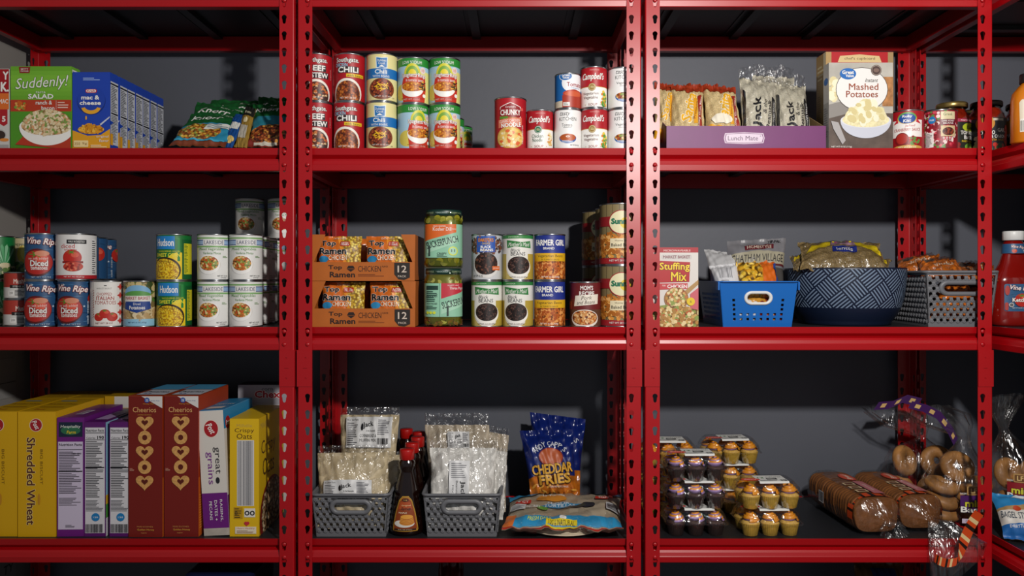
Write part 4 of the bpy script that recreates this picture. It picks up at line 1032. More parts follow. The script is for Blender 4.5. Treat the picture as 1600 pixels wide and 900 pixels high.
# green side-dish pouches, first shelf
def a_knorr(a, W, H):
    a.rect(0, W, 0, H * .12, '#7a3a20').rect(0, W, H * .12, H * .58, '#2a86a8').poly([(0, H * .5), (W, H * .62), (W, H), (0, H)], '#1a5a2a')
    a.text('Knorr', W * .42, H * .74, W * .6, H * .13, W_, .03, sh=.2).text('Rice Sides', W * .7, H * .88, W * .4, H * .05, '#c8d8c0')
    a.ell(W * .42, H * .32, W * .42, H * .2, food(['#d9a83a', '#c98a2a', '#e8c86a', '#b5602a', '#8aa04a'], 140, '#6a3a10')).poly([(W * .5, H * .36), (W * .98, H * .44), (W * .98, H * .58), (W * .52, H * .50)], '#d8d8d0').lines(W * .55, W * .95, H * .40, H * .54, 3, '#7a8a90').rect(W * .05, W * .95, H * .1, H * .13, '#3aa0c0')
g = 'green side dish pouches'
NK = dict(thick=.030, bgc=mat('#1c5a2c', rough=.3), group=g, wr=.0018)
pouch('side_dish_pouch', 'green and blue side dish pouch lying at the front of its pile', quad((263, 228, .03), (352, 230, .03), (383, 182, .16), (300, 178, .16)), art=a_knorr, seed=3, **NK)
pouch('side_dish_pouch', 'dark green pouch just behind the front side dish pouch', quad((280, 226, .085), (366, 229, .08), (392, 172, .22), (309, 160, .22)), art=a_knorr, seed=4, **NK)
pouch('side_dish_pouch', 'dark green pouch at the top rear of the leaning pile', quad((305, 228, .15), (385, 229, .14), (432, 160, .27), (330, 156, .27)), art=a_knorr, seed=5, **NK)
def a_gold(a, W, H): a.rect(0, W, H * .75, H, '#20201c').text('Pasta', W * .5, H * .85, W * .6, H * .07, '#d9d2b0').rect(W * .2, W * .8, H * .2, H * .5, '#b8b0a0').ell(W * .5, H * .63, W * .2, H * .07, '#e0cfa0')
pouch('side_dish_pouch', 'gold edged pouch standing between the two green pouches', quad((366, 230, .05), (386, 231, .035), (400, 170, .13), (384, 166, .15)), .014, mat('#9a7a34', rough=.3), a_gold, g, seed=6, wr=.001)
pouch('side_dish_pouch', 'small blue pouch squeezed beside the front green pouch', quad((344, 230, .04), (364, 231, .03), (385, 180, .13), (368, 178, .14)), .012, mat('#1c4a8a', rough=.3), lambda a, W, H: a.ell(W * .5, H * .2, W * .4, H * .1, '#e0c070').rect(W * .1, W * .9, H * .5, H * .7, '#d8d8d0'), g, seed=7, wr=.001)
def a_knorr2(a, W, H):
    a.rect(0, W, 0, H * .2, '#7a2418').rect(0, W, H * .18, H * .62, '#2a7a8c').text('Knorr', W * .32, H * .80, W * .5, H * .12, W_, .03, sh=.2).ell(W * .45, H * .22, W * .46, H * .2, food(['#9a4a1c', '#b5602a', '#7a2c10', '#c98a3a'], 150, '#3a1408')).rect(W * .1, W * .5, H * .02, H * .08, '#c8c0b0')
pouch('side_dish_pouch', 'green pouch of red rice slanting behind the post', quad((387, 230, .045), (478, 231, .045), (476, 168, .17), (396, 163, .17)), art=a_knorr2, seed=8, **NK)
pouch('side_dish_pouch', 'dark green pouch behind the pouch of red rice', quad((396, 228, .12), (470, 229, .12), (470, 156, .25), (404, 152, .25)), art=a_knorr, seed=9, **NK)

# tray with rice bags
root = thing('cardboard_tray', 'purple cardboard tray with a white name plate holding rice bags', 'tray', (wx(1166, .022), .022, Z2))
TW, TD = wx(1290, .022) - wx(1041, .022), .21
PUR = mat('#6e2a66', rough=.5, noise=.04); CARD = mat('#a5885c', rough=.7, noise=.1)
q = MB(); w2 = TW / 2; t = .0015
q.box(-w2, w2, 0, TD, .0, .0015, CARD)
q.box(-w2, w2, 0, t, 0, .058, PUR)
fr = Art().rect(-TW * 500, TW * 500, 0, 58, PUR)
def shield(a, k, m):
    pts = []
    for x, y in ((-47, 12), (0, 14.5), (47, 12), (50, 0), (47, -12), (0, -14.5), (-47, -12), (-50, 0)): pts.append((x * k[0] - 5, 28 + y * k[1]))
    a.poly(pts, m)
shield(fr, (1, 1), '#d9c8d8'); shield(fr, (.955, .87), PUR); shield(fr, (.92, .79), '#d9c8d8')
fr.text('Lunch Mate', -8, 28, 74, 11.5, '#4a2048', .01).text('o', 35, 33, 3, 3, '#4a2048')
fr.into(q, lambda u, v, o: (u / 1000, -o, v / 1000))
q.build('front_wall', root)
for s in (-1, 1):
    q = MB(); q.prism([(0, 0), (TD, 0), (TD, .132), (TD * .75, .125), (.012, .060), (0, .058)], s * w2 - (t if s > 0 else 0), s * w2 + (0 if s > 0 else t), PUR if s < 0 else CARD); q.build('side_wall', root)
q = MB(); q.box(-w2, w2, TD - t, TD, 0, .132, CARD); q.build('back_wall', root)
RICE = mat('#cdb583', rough=.5, noise=.35, nscale=420, bump=.4, bscale=420)
RICEW = mat('#d9d2bc', rough=.5, noise=.25, nscale=420, bump=.4, bscale=420)
def a_sarita(a, W, H):
    a.text('Sarita', W * .5, H * .56, H * .52, W * .34, '#e8b02a', .05, rot=78, sh=.2, ol=('#f4ead0', .04))
    a.rect(W * .64, W * .76, H * .28, H * .72, '#e0a024').text('Premium', W * .70, H * .5, H * .3, W * .07, '#8a3a14', .02, rot=82)
    a.rrect(W * .78, W * .9, H * .2, H * .78, 3, '#9a2a1c').text('Long Grain Rice', W * .84, H * .49, H * .5, W * .07, W_, .02, rot=84)
    a.poly([(0, 0), (W, 0), (W, H * .04), (W * .5, H * .10), (0, H * .24)], '#e8a81c').poly([(0, H * .9), (W * .5, H * .82), (W, H * .88), (W, H), (0, H)], '#9a3418').rect(0, W, 0, H * .05, '#a8401a')
def a_sarita2(a, W, H):
    a_sarita(a, W, H)
    a.poly([(0, 0), (W, 0), (W, H * .22), (W * .5, H * .20), (0, H * .28)], '#e8a81c').poly([(0, 0), (W, 0), (W, H * .12), (W * .4, H * .16), (0, H * .22)], '#9a3a18').ell(W * .4, H * .34, W * .3, H * .08, '#ece4d0')
g = 'yellow lettered rice bags'
TY = .045
pouch('rice_bag', 'bag of rice with yellow script at the tray end beside the post', quad((1022, 222, TY + .03), (1058, 222, TY + .03), (1056, 134, .14), (1022, 130, .14)), .045, RICE, a_sarita, g, 21, wr=.003)
pouch('rice_bag', 'bag of rice with yellow script and narrow yellow foot', quad((1047, 226, TY), (1103, 226, TY), (1099, 136, .12), (1048, 134, .12)), .045, RICE, a_sarita, g, 22, wr=.003)
pouch('rice_bag', 'bag of rice with yellow script and broad brown foot', quad((1103, 226, TY - .005), (1164, 226, TY), (1148, 138, .12), (1098, 134, .12)), .045, RICE, a_sarita2, g, 23, wr=.003)
pouch('rice_bag', 'brown topped bag of rice in the second row of the tray', quad((1068, 222, .12), (1128, 222, .12), (1122, 134, .185), (1068, 132, .185)), .04, RICE, a_sarita, g, 24, wr=.004)
def a_jack(a, W, H):
    a.poly([(0, H * .05), (W * .07, H * .05), (W * .10, H * .74), (W * .03, H * .78)], K_)
    a.text('Jack', W * .40, H * .42, H * .44, W * .27, K_, .05, rot=88).text('& the', W * .60, H * .50, H * .22, W * .11, K_, .01, rot=86, sh=.2).text('Beanstalk', W * .72, H * .40, H * .42, W * .12, K_, .02, rot=86)
    a.poly([(W * .80, H * .05), (W * .95, H * .05), (W * .93, H * .66), (W * .82, H * .68)], K_).text('LONG GRAIN WHITE', W * .875, H * .36, H * .5, W * .06, W_, .02, rot=88)
    a.poly([(W * .28, H * .16), (W * .36, H * .08), (W * .60, H * .06), (W * .66, H * .16), (W * .5, H * .24)], K_)
def jack(label, c, seed):
    root = pouch('rice_bag', label, c, .048, RICEW, a_jack, 'white long grain rice bags', seed, wr=.003, part='pouch')
    BL, BR, TR, TL = c
    up = (TL - BL) * .16
    up.y *= .3
    f = MB(); a, b = TL, TR
    def ff(s, t):
        p = a.lerp(b, s) * (1 - t) + (a + up).lerp(b + up, s) * t
        return p + Vector((.002 * math.sin(t * 9 + s * 11), .006 * math.sin(s * 14 + seed) * t + .003 * math.sin(s * 40), .004 * math.sin(s * 9 + seed) * t))
    f.grid(ff, 22, 8, WRAP); f.build('clear_film', root, origin=root.location, fix=False)
    clear_over(root, [BL, BR, TR + up * .1, TL + up * .1], .056, seed, wr=.003)
    return root
jack('white rice bag with black lettering, nearer the yellow bags', quad((1160, 226, TY), (1214, 226, TY), (1214, 130, .13), (1154, 122, .13)), 31)
jack('white rice bag with black lettering, nearer the tan box', quad((1213, 227, TY), (1270, 227, TY), (1258, 136, .14), (1206, 132, .14)), 32)
jack('white rice bag in the second row of the purple tray', quad((1180, 222, .135), (1244, 222, .135), (1240, 122, .19), (1176, 118, .19)), 33)
# ------------------------------------------------------------------ jars and bottles
GLASS = film(rough=.03, amt=.05, bump=0, edge=.6)
SAUCE = mat('#8a1f0a', rough=.25, noise=.35, nscale=60)
def cylfn(r, z0):
    return lambda u, v, o: ((r + o) * math.sin(u * .001 / r), -(r + o) * math.cos(u * .001 / r), z0 + v * .001)
def sauce_jar(lidc, art):
    root = thing('sauce_jar', 'sauce jar', 'jar')
    R_ = .0435; prof = [(0, .001), (R_ - .006, 0), (R_ - .001, .004), (R_, .01), (R_, .096), (R_ - .003, .108), (R_ - .009, .117), (R_ - .0105, .121), (R_ - .0105, .134)]
    q = MB(); q.lathe(prof, GLASS, 56, cap=False); q.build('glass', root)
    q = MB(); q.lathe([(0, .004), (R_ - .006, .004), (R_ - .002, .008), (R_ - .002, .096), (R_ - .005, .108), (R_ - .011, .116), (R_ - .0125, .122), (0, .122)], SAUCE, 48, cap=False); q.build('sauce', root)
    L = mat(lidc, rough=.3, metal=.85)
    q = MB(); q.lathe([(R_ - .0075, .127), (R_ - .0065, .128), (R_ - .0065, .138), (R_ - .008, .1405), (R_ - .011, .1405), (R_ - .012, .1395), (0, .1395)], L, 56, cap=False, rfn=lambda a, h: 1 + (.008 * (math.sin(a * 28) > 0) if .1275 < h < .1385 else 0)); q.build('lid', root)
    H = 84; LL = R_ * 1000 * 2.3
    a = Art(); art(a, LL, H); q = MB(); a.into(q, cylfn(R_ + .0002, .010), du=4, clip=(-LL, LL, 0, H), smooth=True); q.build('label', root, fix=False)
    return root
def a_basil(a, L, H):
    a.rect(-L, L, 0, H, '#23251f').rect(-L, L, H - 8, H, '#b02a50').text('PASTA SAUCE', 10, H - 4, 44, 4, W_, .02).ell(18, H - 22, 26, 12, '#b5c42a').text('Basil', 18, H - 22, 26, 9, '#2a4a14', .03)
    a.text('TOMATO', 10, 48, 46, 10, W_, .05).text('BASIL', 14, 36, 36, 10, W_, .05).text('PASTA SAUCE', 12, 26, 44, 5, '#e3c42a', .03).ell(18, 12, 20, 10, '#7ab03a').ell(24, 14, 10, 6, '#9aca5a').dots(-28, 20, 14, 16, ['#c02a1e', '#8a1a12'], 14, 4, 7)
def a_garlic(a, L, H):
    a.rect(-L, L, 0, H, '#1e2026').ell(-22, H - 14, 22, 20, '#c98a2a').rect(-4, 24, H - 8, H - 2, '#c9c2b0').text('TOMATO', -20, 46, 40, 10, W_, .05).text('GARLIC', 24, 52, 36, 10, W_, .05).text('& ONION', 10, 36, 40, 9, W_, .05).text('PASTA SAUCE', 6, 27, 44, 5, '#e3a42a', .03)
    a.dots(38, 40, 12, 24, ['#c02a1e', '#a01a14', '#d8482e'], 24, 4, 7).dots(-36, 22, 10, 20, ['#e8dcc0', '#d9c49a'], 14, 4, 7).dots(10, 8, 44, 8, ['#e0b060', '#e8dcc0', '#c02a1e', '#3a5a2a'], 34, 3, 6)
jb = sauce_jar('#b59a5a', a_basil); jg = sauce_jar('#2a2420', a_garlic)
jb.name = 'sauce_jar'
g = 'tomato sauce jars'
put(jb, 1487, .150, Z2, 14, 'tomato basil sauce jar with a gold lid behind the berry printed can', g)
_used.discard(jg.name)
put(jg, 1541, .135, Z2, -6, 'tomato garlic sauce jar with a dark lid standing behind the corner post', g)
put(jg, 1597, .150, Z2, -50, 'tomato garlic sauce jar half hidden by the orange bottle', g)
put(jb, 1516, .245, Z2, 60, 'gold lidded sauce jar in the second row', g)
put(jg, 1462, .240, Z2, 100, 'dark lidded sauce jar in the second row behind the gold lidded one', g)
# orange bottle on the sideways unit
root = thing('condiment_bottle', 'orange plastic bottle with a black cap on the corner shelf', 'bottle', (wx(1608, -.06), -.06, Z2), R(-6))
ORG = mat('#c8720e', rough=.28, noise=.08, nscale=20, coat=.3)
q = MB(); q.lathe([(0, .001), (.034, 0), (.037, .004), (.037, .100), (.034, .118), (.022, .134), (.018, .138), (.0165, .14), (.0165, .146), (0, .146)], ORG, 48, sx=1.0, sy=.8, cap=False, sq=2.6); q.build('body', root)
q = MB(); q.lathe([(.0185, .141), (.0195, .142), (.0195, .160), (.018, .163), (0, .163)], mat('#141416', rough=.4), 48, cap=False, rfn=lambda a, h: 1 + .02 * (math.sin(a * 30) > 0)); q.build('cap', root)
a = Art().poly([(-32, 30), (-10, 34), (-6, 60), (-18, 74), (10, 100), (24, 112), (-20, 112), (-34, 92)], '#d9cdb8').ell(0, 68, 20, 34, '#a8520e').ell(10, 100, 8, 8, '#2a3a7a').text('Honey', 6, 84, 28, 9, '#f0e6d4', .02).dots(8, 62, 14, 14, ['#c98a3a', '#7a3a0e'], 18, 3, 5).rect(-32, -8, 24, 54, '#e0dcd2').bars(-31, -9, 26, 50, K_).text('NET WT', 16, 40, 20, 4, W_)
def bfn(u, v, o):
    t = u * .001 / .037; ca, sa = math.sin(t), -math.cos(t); k = (abs(ca) ** 2.6 + abs(sa) ** 2.6) ** (-1 / 2.6)
    zz = v * .001; rr = .0372 + o if zz < .098 else .0372 + o - (zz - .098) * .2
    return (rr * ca * k, rr * .8 * sa * k, zz)
q = MB(); a.into(q, bfn, du=3, dv=6, smooth=True); q.build('label', root, fix=False)
# ketchup
def ketchup():
    root = thing('ketchup_bottle', 'ketchup', 'bottle')
    RK = mat('#7a0f0a', rough=.16, coat=.5, noise=.06, nscale=14)
    sx, sy = 1, .62
    prof = [(0, .003), (.050, 0), (.056, .005), (.0575, .016), (.0575, .030), (.0565, .034), (.0565, .108), (.0575, .114), (.052, .126), (.040, .144), (.033, .158), (.0275, .176), (.0255, .182)]
    q = MB(); q.lathe(prof, RK, 56, sx=sx, sy=sy, cap=False, sq=2.5); q.build('body', root)
    q = MB(); q.lathe([(.0255, .182), (.0245, .200), (.0225, .210), (.0195, .214), (.0195, .224), (0, .224)], RK, 48, sy=.9, cap=False); q.build('neck', root)
    q = MB(); q.lathe([(.0225, .216), (.0235, .217), (.0235, .236), (.0225, .239), (0, .2395)], mat('#d8d8d6', rough=.4), 60, cap=False, rfn=lambda a, h: 1 + .025 * (math.sin(a * 34) > 0)); q.build('cap', root)
    a = Art().rrect(-39, 39, 38, 106, 4, '#2a567e'); rn = random.Random(4)
    for i in range(22):
        x, y = rn.uniform(-34, 16), rn.uniform(42, 100); a.poly([(x, y), (x + 10, y + 1.6), (x + 20, y), (x + 10, y + .8)], rn.choice(['#4a7aa4', '#1c4066', '#5a8ab0']))
    a.ell(-34, 90, 5, 12, '#a8281e').rrect(-39, -32, 40, 60, 3, '#a8281e').tomato(-1, 66, 18, '#b5231a').text('Vine Ripe', -2, 94, 58, 15, '#f0ece8', .02, sh=.2, rot=-6, ol=('#7a2028', .05)).text('Ketchup', -2, 65, 44, 13, W_, .04, ol=('#6a0f0c', .05)).text('NET WT 20 OZ (1 LB 4 OZ)', -4, 46, 40, 3, W_).ell(-26, 54, 5.5, 5.5, '#c9c9c6').ell(-26, 54, 4, 4, '#5a5a5e').rrect(24, 34, 45, 58, 2, '#d0d8e0').text('20', 29, 52, 6, 5, '#1c3c5a', .02)
    def kf(u, v, o): x = u * .001; y = (max(0, 1 - (abs(x) / .0565) ** 2.5)) ** (1 / 2.5) * .0565 * .62; return (x, -y - o - .0003, v * .001)
    q = MB(); a.into(q, kf, du=2, smooth=True); q.build('label', root, fix=False)
    a = Art().rect(-60, 60, 183, 207, '#2a567e').text('Vine Ripe', 0, 198, 36, 9, '#f0ece8', .02, sh=.2, rot=-6, ol=('#7a2028', .05)).tomato(-10, 189, 5.5, '#c03a20').dots(12, 188, 6, 4, ['#c9d8e4'], 4, .8, 1.4)
    def nf(u, v, o):
        z = v * .001; r = .0263 - (z - .182) * .06 - (max(0, z - .2)) * .14; t = u * .001 / .0255
        return ((r + o) * math.sin(t), -(r + o) * .92 * math.cos(t), z)
    q = MB(); a.into(q, nf, du=3, dv=4, clip=(-78, 78, 183, 207), smooth=True); q.build('neck_label', root, fix=False)
    return root
kk = ketchup(); g = 'ketchup bottles'
put(kk, 1583, .085, Z3, -2, 'ketchup bottle at the front of the corner shelf, label in full view', g)
put(kk, 1618, .19, Z3, -2, 'ketchup bottle behind the front one, cut by the picture edge', g)
# pickle jars
PICK = food(['#8a8a1e', '#a09a2c', '#6a6a14', '#b5ae4a', '#7c7818'], 42, '#3a3808', rough=.3, gapw=.5)
def pickle(kind):
    root = thing('pickle_jar', 'pickle jar', 'jar')
    R_ = .0475; H = .1445
    prof = [(0, .002), (R_ - .004, 0), (R_ - .001, .003), (R_, .008), (R_, .116), (R_ - .002, .124), (R_ - .004, .128), (R_ - .0045, .139)]
    q = MB(); q.lathe(prof, film(rough=.03, amt=.05, bump=0, edge=.6, tint='#f4f6da'), 48, cap=False, sq=3.0); q.build('glass', root)
    q = MB(); q.lathe([(0, .004), (R_ - .005, .004), (R_ - .0025, .008), (R_ - .0025, .116), (R_ - .005, .124), (R_ - .0065, .129), (0, .129)], mat('#6a661c' if kind else '#5f6414', rough=.3, noise=.3, nscale=30), 40, cap=False, sq=3.0)
    rn = random.Random(3 + kind)
    for zz in ((.018, .121) if not kind else (.014, .115)):
        for i in range(12):
            t = R(-100 + i * 18 + rn.uniform(-5, 5)); k = (abs(math.sin(t)) ** 3 + abs(math.cos(t)) ** 3) ** (-1 / 3)
            ex = Vector((math.sin(t) * k * (R_ - .0035), -math.cos(t) * k * (R_ - .0035), zz + rn.uniform(-.006, .004)))
            n = Vector((math.sin(t), -math.cos(t), rn.uniform(-.4, .4))).normalized(); u = n.cross(Vector((0, 0, 1))).normalized(); v = u.cross(n)
            col = rn.choice(['#a8a23a', '#8f8a22', '#c0ba5e', '#77741a'] if not kind else ['#c9c07a', '#b0a84a', '#8a6a2a', '#d6cd94'])
            rr = .009 if not kind else .007
            vs = [ex + n * .0012 + (u * math.cos(R(j * 30)) + v * math.sin(R(j * 30)) * .85) * rr for j in range(12)]
            q.add(vs, [tuple(range(12))], mat(col, rough=.3, noise=.15, nscale=120))
    if kind:
        for i in range(90):
            t = R(rn.uniform(-100, 100)); k = (abs(math.sin(t)) ** 3 + abs(math.cos(t)) ** 3) ** (-1 / 3)
            x, y, z = math.sin(t) * k * (R_ - .001), -math.cos(t) * k * (R_ - .001), .005 + rn.random() ** 2 * .014
            q.box(x - .001, x + .001, y - .0005, y + .0005, z - .001, z + .001, mat(rn.choice(['#6a2a10', '#8a4a1a', '#3a2410'])))
    q.build('pickles', root)
    q = MB(); q.lathe([(R_ - .0035, .130), (R_ - .0025, .131), (R_ - .0025, .141), (R_ - .004, .1443), (R_ - .008, .1445), (R_ - .009, .1435), (0, .1435)], mat('#12332c', rough=.4), 48, cap=False); 
    a = Art()
    for i, s_ in enumerate(('GOURMET PICKLES', '* KNOCKOUT *', 'GOURMET PICKLES')): a.text(s_, -40 + i * 40, 136.5, 34, 4, '#b9cfc4', .02)
    a.into(q, cylfn(R_ - .0024, 0), du=3, smooth=True); q.build('lid', root)
    a = Art().rect(-62, 62, 26, 108, '#8fc4a6')
    if not kind:
        a.poly([(-46, 108), (-46, 66), (34, 88), (34, 108)], '#d8631e').text('MILD GARDEN', -6, 103, 30, 3, W_).text('Kosher Dill', 0, 96, 44, 9, W_, .0).text('PICKLE', 28, 96, 10, 3, W_)
        a.poly([(-38, 54), (36, 80), (36, 62), (-38, 36)], '#a8d4b8').text('SUCKERPUNCH', 0, 64, 78, 17, '#1c2428', .02, rot=13)
        a.ell(26, 42, 11, 11, '#d6dc3a').ell(26, 42, 8.5, 8.5, '#a8d4b8').text('11', 26, 43, 8, 7, '#1c2428', .03).text('CRISPY', 0, 36, 24, 5, '#1c2428').lines(-12, 14, 28, 33, 2, '#3a5a4e').rect(-32, -28, 30, 56, '#33443e')
    else:
        a.poly([(-4, 108), (-4, 70), (60, 90), (60, 108)], '#c02a3a').text('SWEET HEAT', 26, 103, 28, 3, W_).text('Three Pepper', 38, 95, 44, 9, W_, .0)
        a.poly([(-4, 54), (60, 76), (60, 56), (-4, 32)], '#a8d4b8').text('SUCKERPUNCH', 36, 62, 78, 17, '#1c2428', .02, rot=13)
        a.rect(-8, -7, 26, 108, '#5a8a74').rect(-40, -11, 92, 102, '#1c3a32').text('KNOCKOUT', -26, 76, 28, 7, '#1c2428', .04, rot=6).text('FRESH PACKED', -26, 58, 26, 4, '#1c2428').lines(-40, -12, 62, 90, 6, '#2a4a40').lines(-40, -12, 44, 54, 3, '#2a4a40').ell(-36, 36, 3.5, 3.5, '#d6dc3a').ell(-28, 36, 3.5, 3.5, '#d6dc3a').ell(-20, 36, 3.5, 3.5, '#d6dc3a').rect(10, 14, 28, 52, '#33443e')
    def pf(u, v, o):
        t = u * .001 / (R_ * 1.03); k = (abs(math.sin(t)) ** 3 + abs(math.cos(t)) ** 3) ** (-1 / 3); r = R_ + .0003 + o
        return (r * k * math.sin(t), -r * k * math.cos(t), v * .001)
    q = MB(); a.into(q, pf, du=3, smooth=True); q.build('label', root, fix=False)
    return root
p1 = pickle(1); put(p1, 693, .065, Z3, 3, 'pickle jar with red corner on its label under the other jar', 'pickle jars')
p0 = pickle(0); put(p0, 693.5, .065, Z3 + .1448, 0, 'pickle jar with orange band on its label stacked on top', 'pickle jars')
# syrup
def syrup():
    root = thing('syrup_bottle', 'syrup', 'bottle')
    BR = mat('#160603', rough=.12, coat=.6)
    sx, sy = 1, .86
    q = MB(); q.lathe([(0, .002), (.034, 0), (.0405, .004), (.0425, .012), (.0420, .030), (.0375, .062), (.0320, .092), (.0265, .118), (.0210, .138), (.0180, .150), (.0176, .156), (.0205, .162), (.0215, .170), (.0205, .178), (.0150, .184), (.0140, .190), (0, .190)], BR, 56, sx=sx, sy=sy, cap=False); q.build('body', root)
    q = MB(); q.lathe([(.0170, .184), (.0180, .185), (.0180, .2065), (.0172, .209), (0, .2095)], mat('#b01410', rough=.35), 60, cap=False, rfn=lambda a, h: 1 + .02 * (math.sin(a * 32) > 0)); q.build('cap', root)
    def rad(z):
        pr = [(.004, .0405), (.012, .0425), (.030, .0420), (.062, .0375), (.092, .0320), (.118, .0265)]
        for (a, b), (c, d) in zip(pr, pr[1:]):
            if a <= z <= c: return b + (d - b) * (z - a) / (c - a)
        return .03
    def shape(k):
        base = [(-31, 18), (-29, 14), (29, 14), (31, 18), (26, 60), (19, 88), (9, 98), (-9, 98), (-19, 88), (-26, 60)]
        return [(x * k, 54 + (y - 54) * (1 - (1 - k) * .8)) for x, y in base]
    a = Art().poly(shape(1), '#c9962e').poly(shape(.95), '#33170c').poly(shape(.92), '#c9962e').poly(shape(.88), '#8a3a12').poly([(-18, 68), (18, 68), (14, 84), (-14, 84)], '#a8481a')
    a.ell(0, 89, 9, 4, '#3a1408').text('Log', 0, 89, 10, 4, '#e8c070', .03).text('Original', 2, 76, 24, 4, '#f0d8a0').text('Syrup', 2, 68, 24, 8, K_, .03, sh=.2).text('MAPLE', -6, 59, 20, 4, '#f0e0c0', .02)
    a.ell(-2, 33, 23, 9, '#d8d4cc').ell(4, 36, 17, 7, '#c9822a')
    for i in range(4): a.ell(4, 38 + i * 3.4, 16 - i * .6, 5.4, '#a8581a').ell(4, 39.4 + i * 3.4, 16 - i * .6, 5.2, '#dc9a3a')
    a.rect(-24, 24, 17, 21, '#33170c').text('24 FL OZ (710mL)', 0, 19, 30, 2.6, '#e8d8b0')
    def sf(u, v, o): z = v * .001; r = rad(z) + .0004 + o; t = u * .001 / .038; return (r * math.sin(t), -r * .86 * math.cos(t), z)
    q = MB(); a.into(q, sf, du=2.5, dv=5, smooth=True); q.build('label', root, fix=False)
    return root
sy = syrup(); g = 'dark syrup bottles with red caps'
for i, (px, y) in enumerate(((636, .062), (644, .136), (652.5, .206), (655, .276), (635, .318))):
    put(sy, px, y, Z4, [0, 4, -3, 2, 0][i], ['syrup bottle with pancake label at the front between the two baskets', 'second syrup bottle from the front of the row', 'third syrup bottle from the front of the row', 'fourth syrup bottle, deep behind the others', 'syrup bottle with its red cap apart, beside the flour bags at the rear'][i], g)

# ------------------------------------------------------------------ noodle trays
CARDO = mat('#b5601a', rough=.6, noise=.06, nscale=30)
def a_ramen(a, W, H):
    a.poly([(W * .50, H), (W * .60, H * .5), (W * .80, 0), (W, 0), (W, H)], NOODLE).poly([(0, 0), (W * .62, 0), (W * .58, H * .4), (W * .42, H * .72), (W * .3, H), (0, H)], '#d0681a')
    a.poly([(W * .44, H), (W * .56, H * .6), (W * .70, 0), (W * .78, 0), (W * .64, H * .6), (W * .52, H)], '#e8922a')
    a.text('Top', W * .24, H * .81, W * .36, H * .16, K_, .06, ol=('#e8ddd0', .03)).text('Ramen', W * .36, H * .64, W * .66, H * .16, K_, .06, ol=('#e8ddd0', .03)).rrect(W * .52, W * .76, H * .75, H * .87, 4, '#b5381e').text('NISSIN', W * .64, H * .81, W * .18, H * .08, W_, .02)
    a.text('CHICKEN', W * .48, H * .48, W * .44, H * .11, '#f0d9c0', .03).ell(W * .14, H * .45, W * .12, H * .08, '#2a86b8').lines(W * .24, W * .7, H * .15, H * .19, 1, '#f0d9c0').text('OVEN DRIED', W * .5, H * .94, W * .3, H * .05, '#f0d9c0')
def ramen_tray(label, px_l, z, y, w, d, h, seed):
    root = thing('noodle_tray', label, 'tray', (wx(px_l, y) + w / 2, y, z), 0, 'orange noodle trays')
    a = w / 2; t = .0016; L = .046
    q = MB(); q.box(-a, a, 0, d, 0, t, CARDO); q.box(-a, a, 0, t, 0, L, CARDO)
    fr = Art().rect(-w * 500, w * 500, 0, L * 1000, CARDO)
    fr.text('Top', -w * 270, L * 690, 34, 13, '#2a1c18', .05).text('Ramen', -w * 200, L * 330, 62, 14, '#2a1c18', .05).poly([(-40, 30), (-20, 30), (-24, 37), (-36, 37)], '#2a1c18').poly([(-40, 29), (-20, 29), (-30, 22)], '#2a1c18')
    fr.text('CHICKEN', 16, L * 640, 56, 14, '#3a2218', .0).text('FLAVOR', 54, L * 760, 14, 4, '#3a2218').lines(-12, 56, 10, 17, 2, '#7a3a14').poly([(w * 500 - 50, 44), (w * 500 - 12, 44), (w * 500 - 12, 8), (w * 500 - 26, 2), (w * 500 - 40, 4), (w * 500 - 50, 16)], '#2a2420').text('12', w * 500 - 31, 29, 22, 17, '#d8c8b8', .02).text('PACK', w * 500 - 31, 11, 20, 5, '#d8c8b8')
    fr.into(q, lambda u, v, o: (u / 1000, -o, v / 1000), clip=(-w * 500, w * 500, 0, L * 1000))
    q.build('front_wall', root)
    for s in (-1, 1):
        q = MB(); x0 = a - t if s > 0 else -a
        q.prism([(0, 0), (d, 0), (d, h), (.010, h), (.0015, L + .002), (0, L)], x0, x0 + t, CARDO); q.build('side_wall', root)
        # slanting gusset that leaves the window in the front
        q = MB(); b = .030 * 1
        q.add([(s * a, .0016, L), (s * (a - .006), .0016, L), (s * (a - .034), .0016, h), (s * a, .0016, h)], [(0, 1, 2, 3)], CARDO)
        q.add([(s * a, .0032, L), (s * (a - .006), .0032, L), (s * (a - .034), .0032, h), (s * a, .0032, h)], [(0, 1, 2, 3)], CARDO)
        q.add([(s * (a - .006), .0016, L), (s * (a - .034), .0016, h), (s * (a - .034), .0032, h), (s * (a - .006), .0032, L)], [(0, 1, 2, 3)], CARDO)
        q.build('corner_gusset', root)
    q = MB(); q.box(-a, a, d - t, d, 0, h, CARDO); q.build('back_wall', root)
    return root
RH = .1135
NT = []
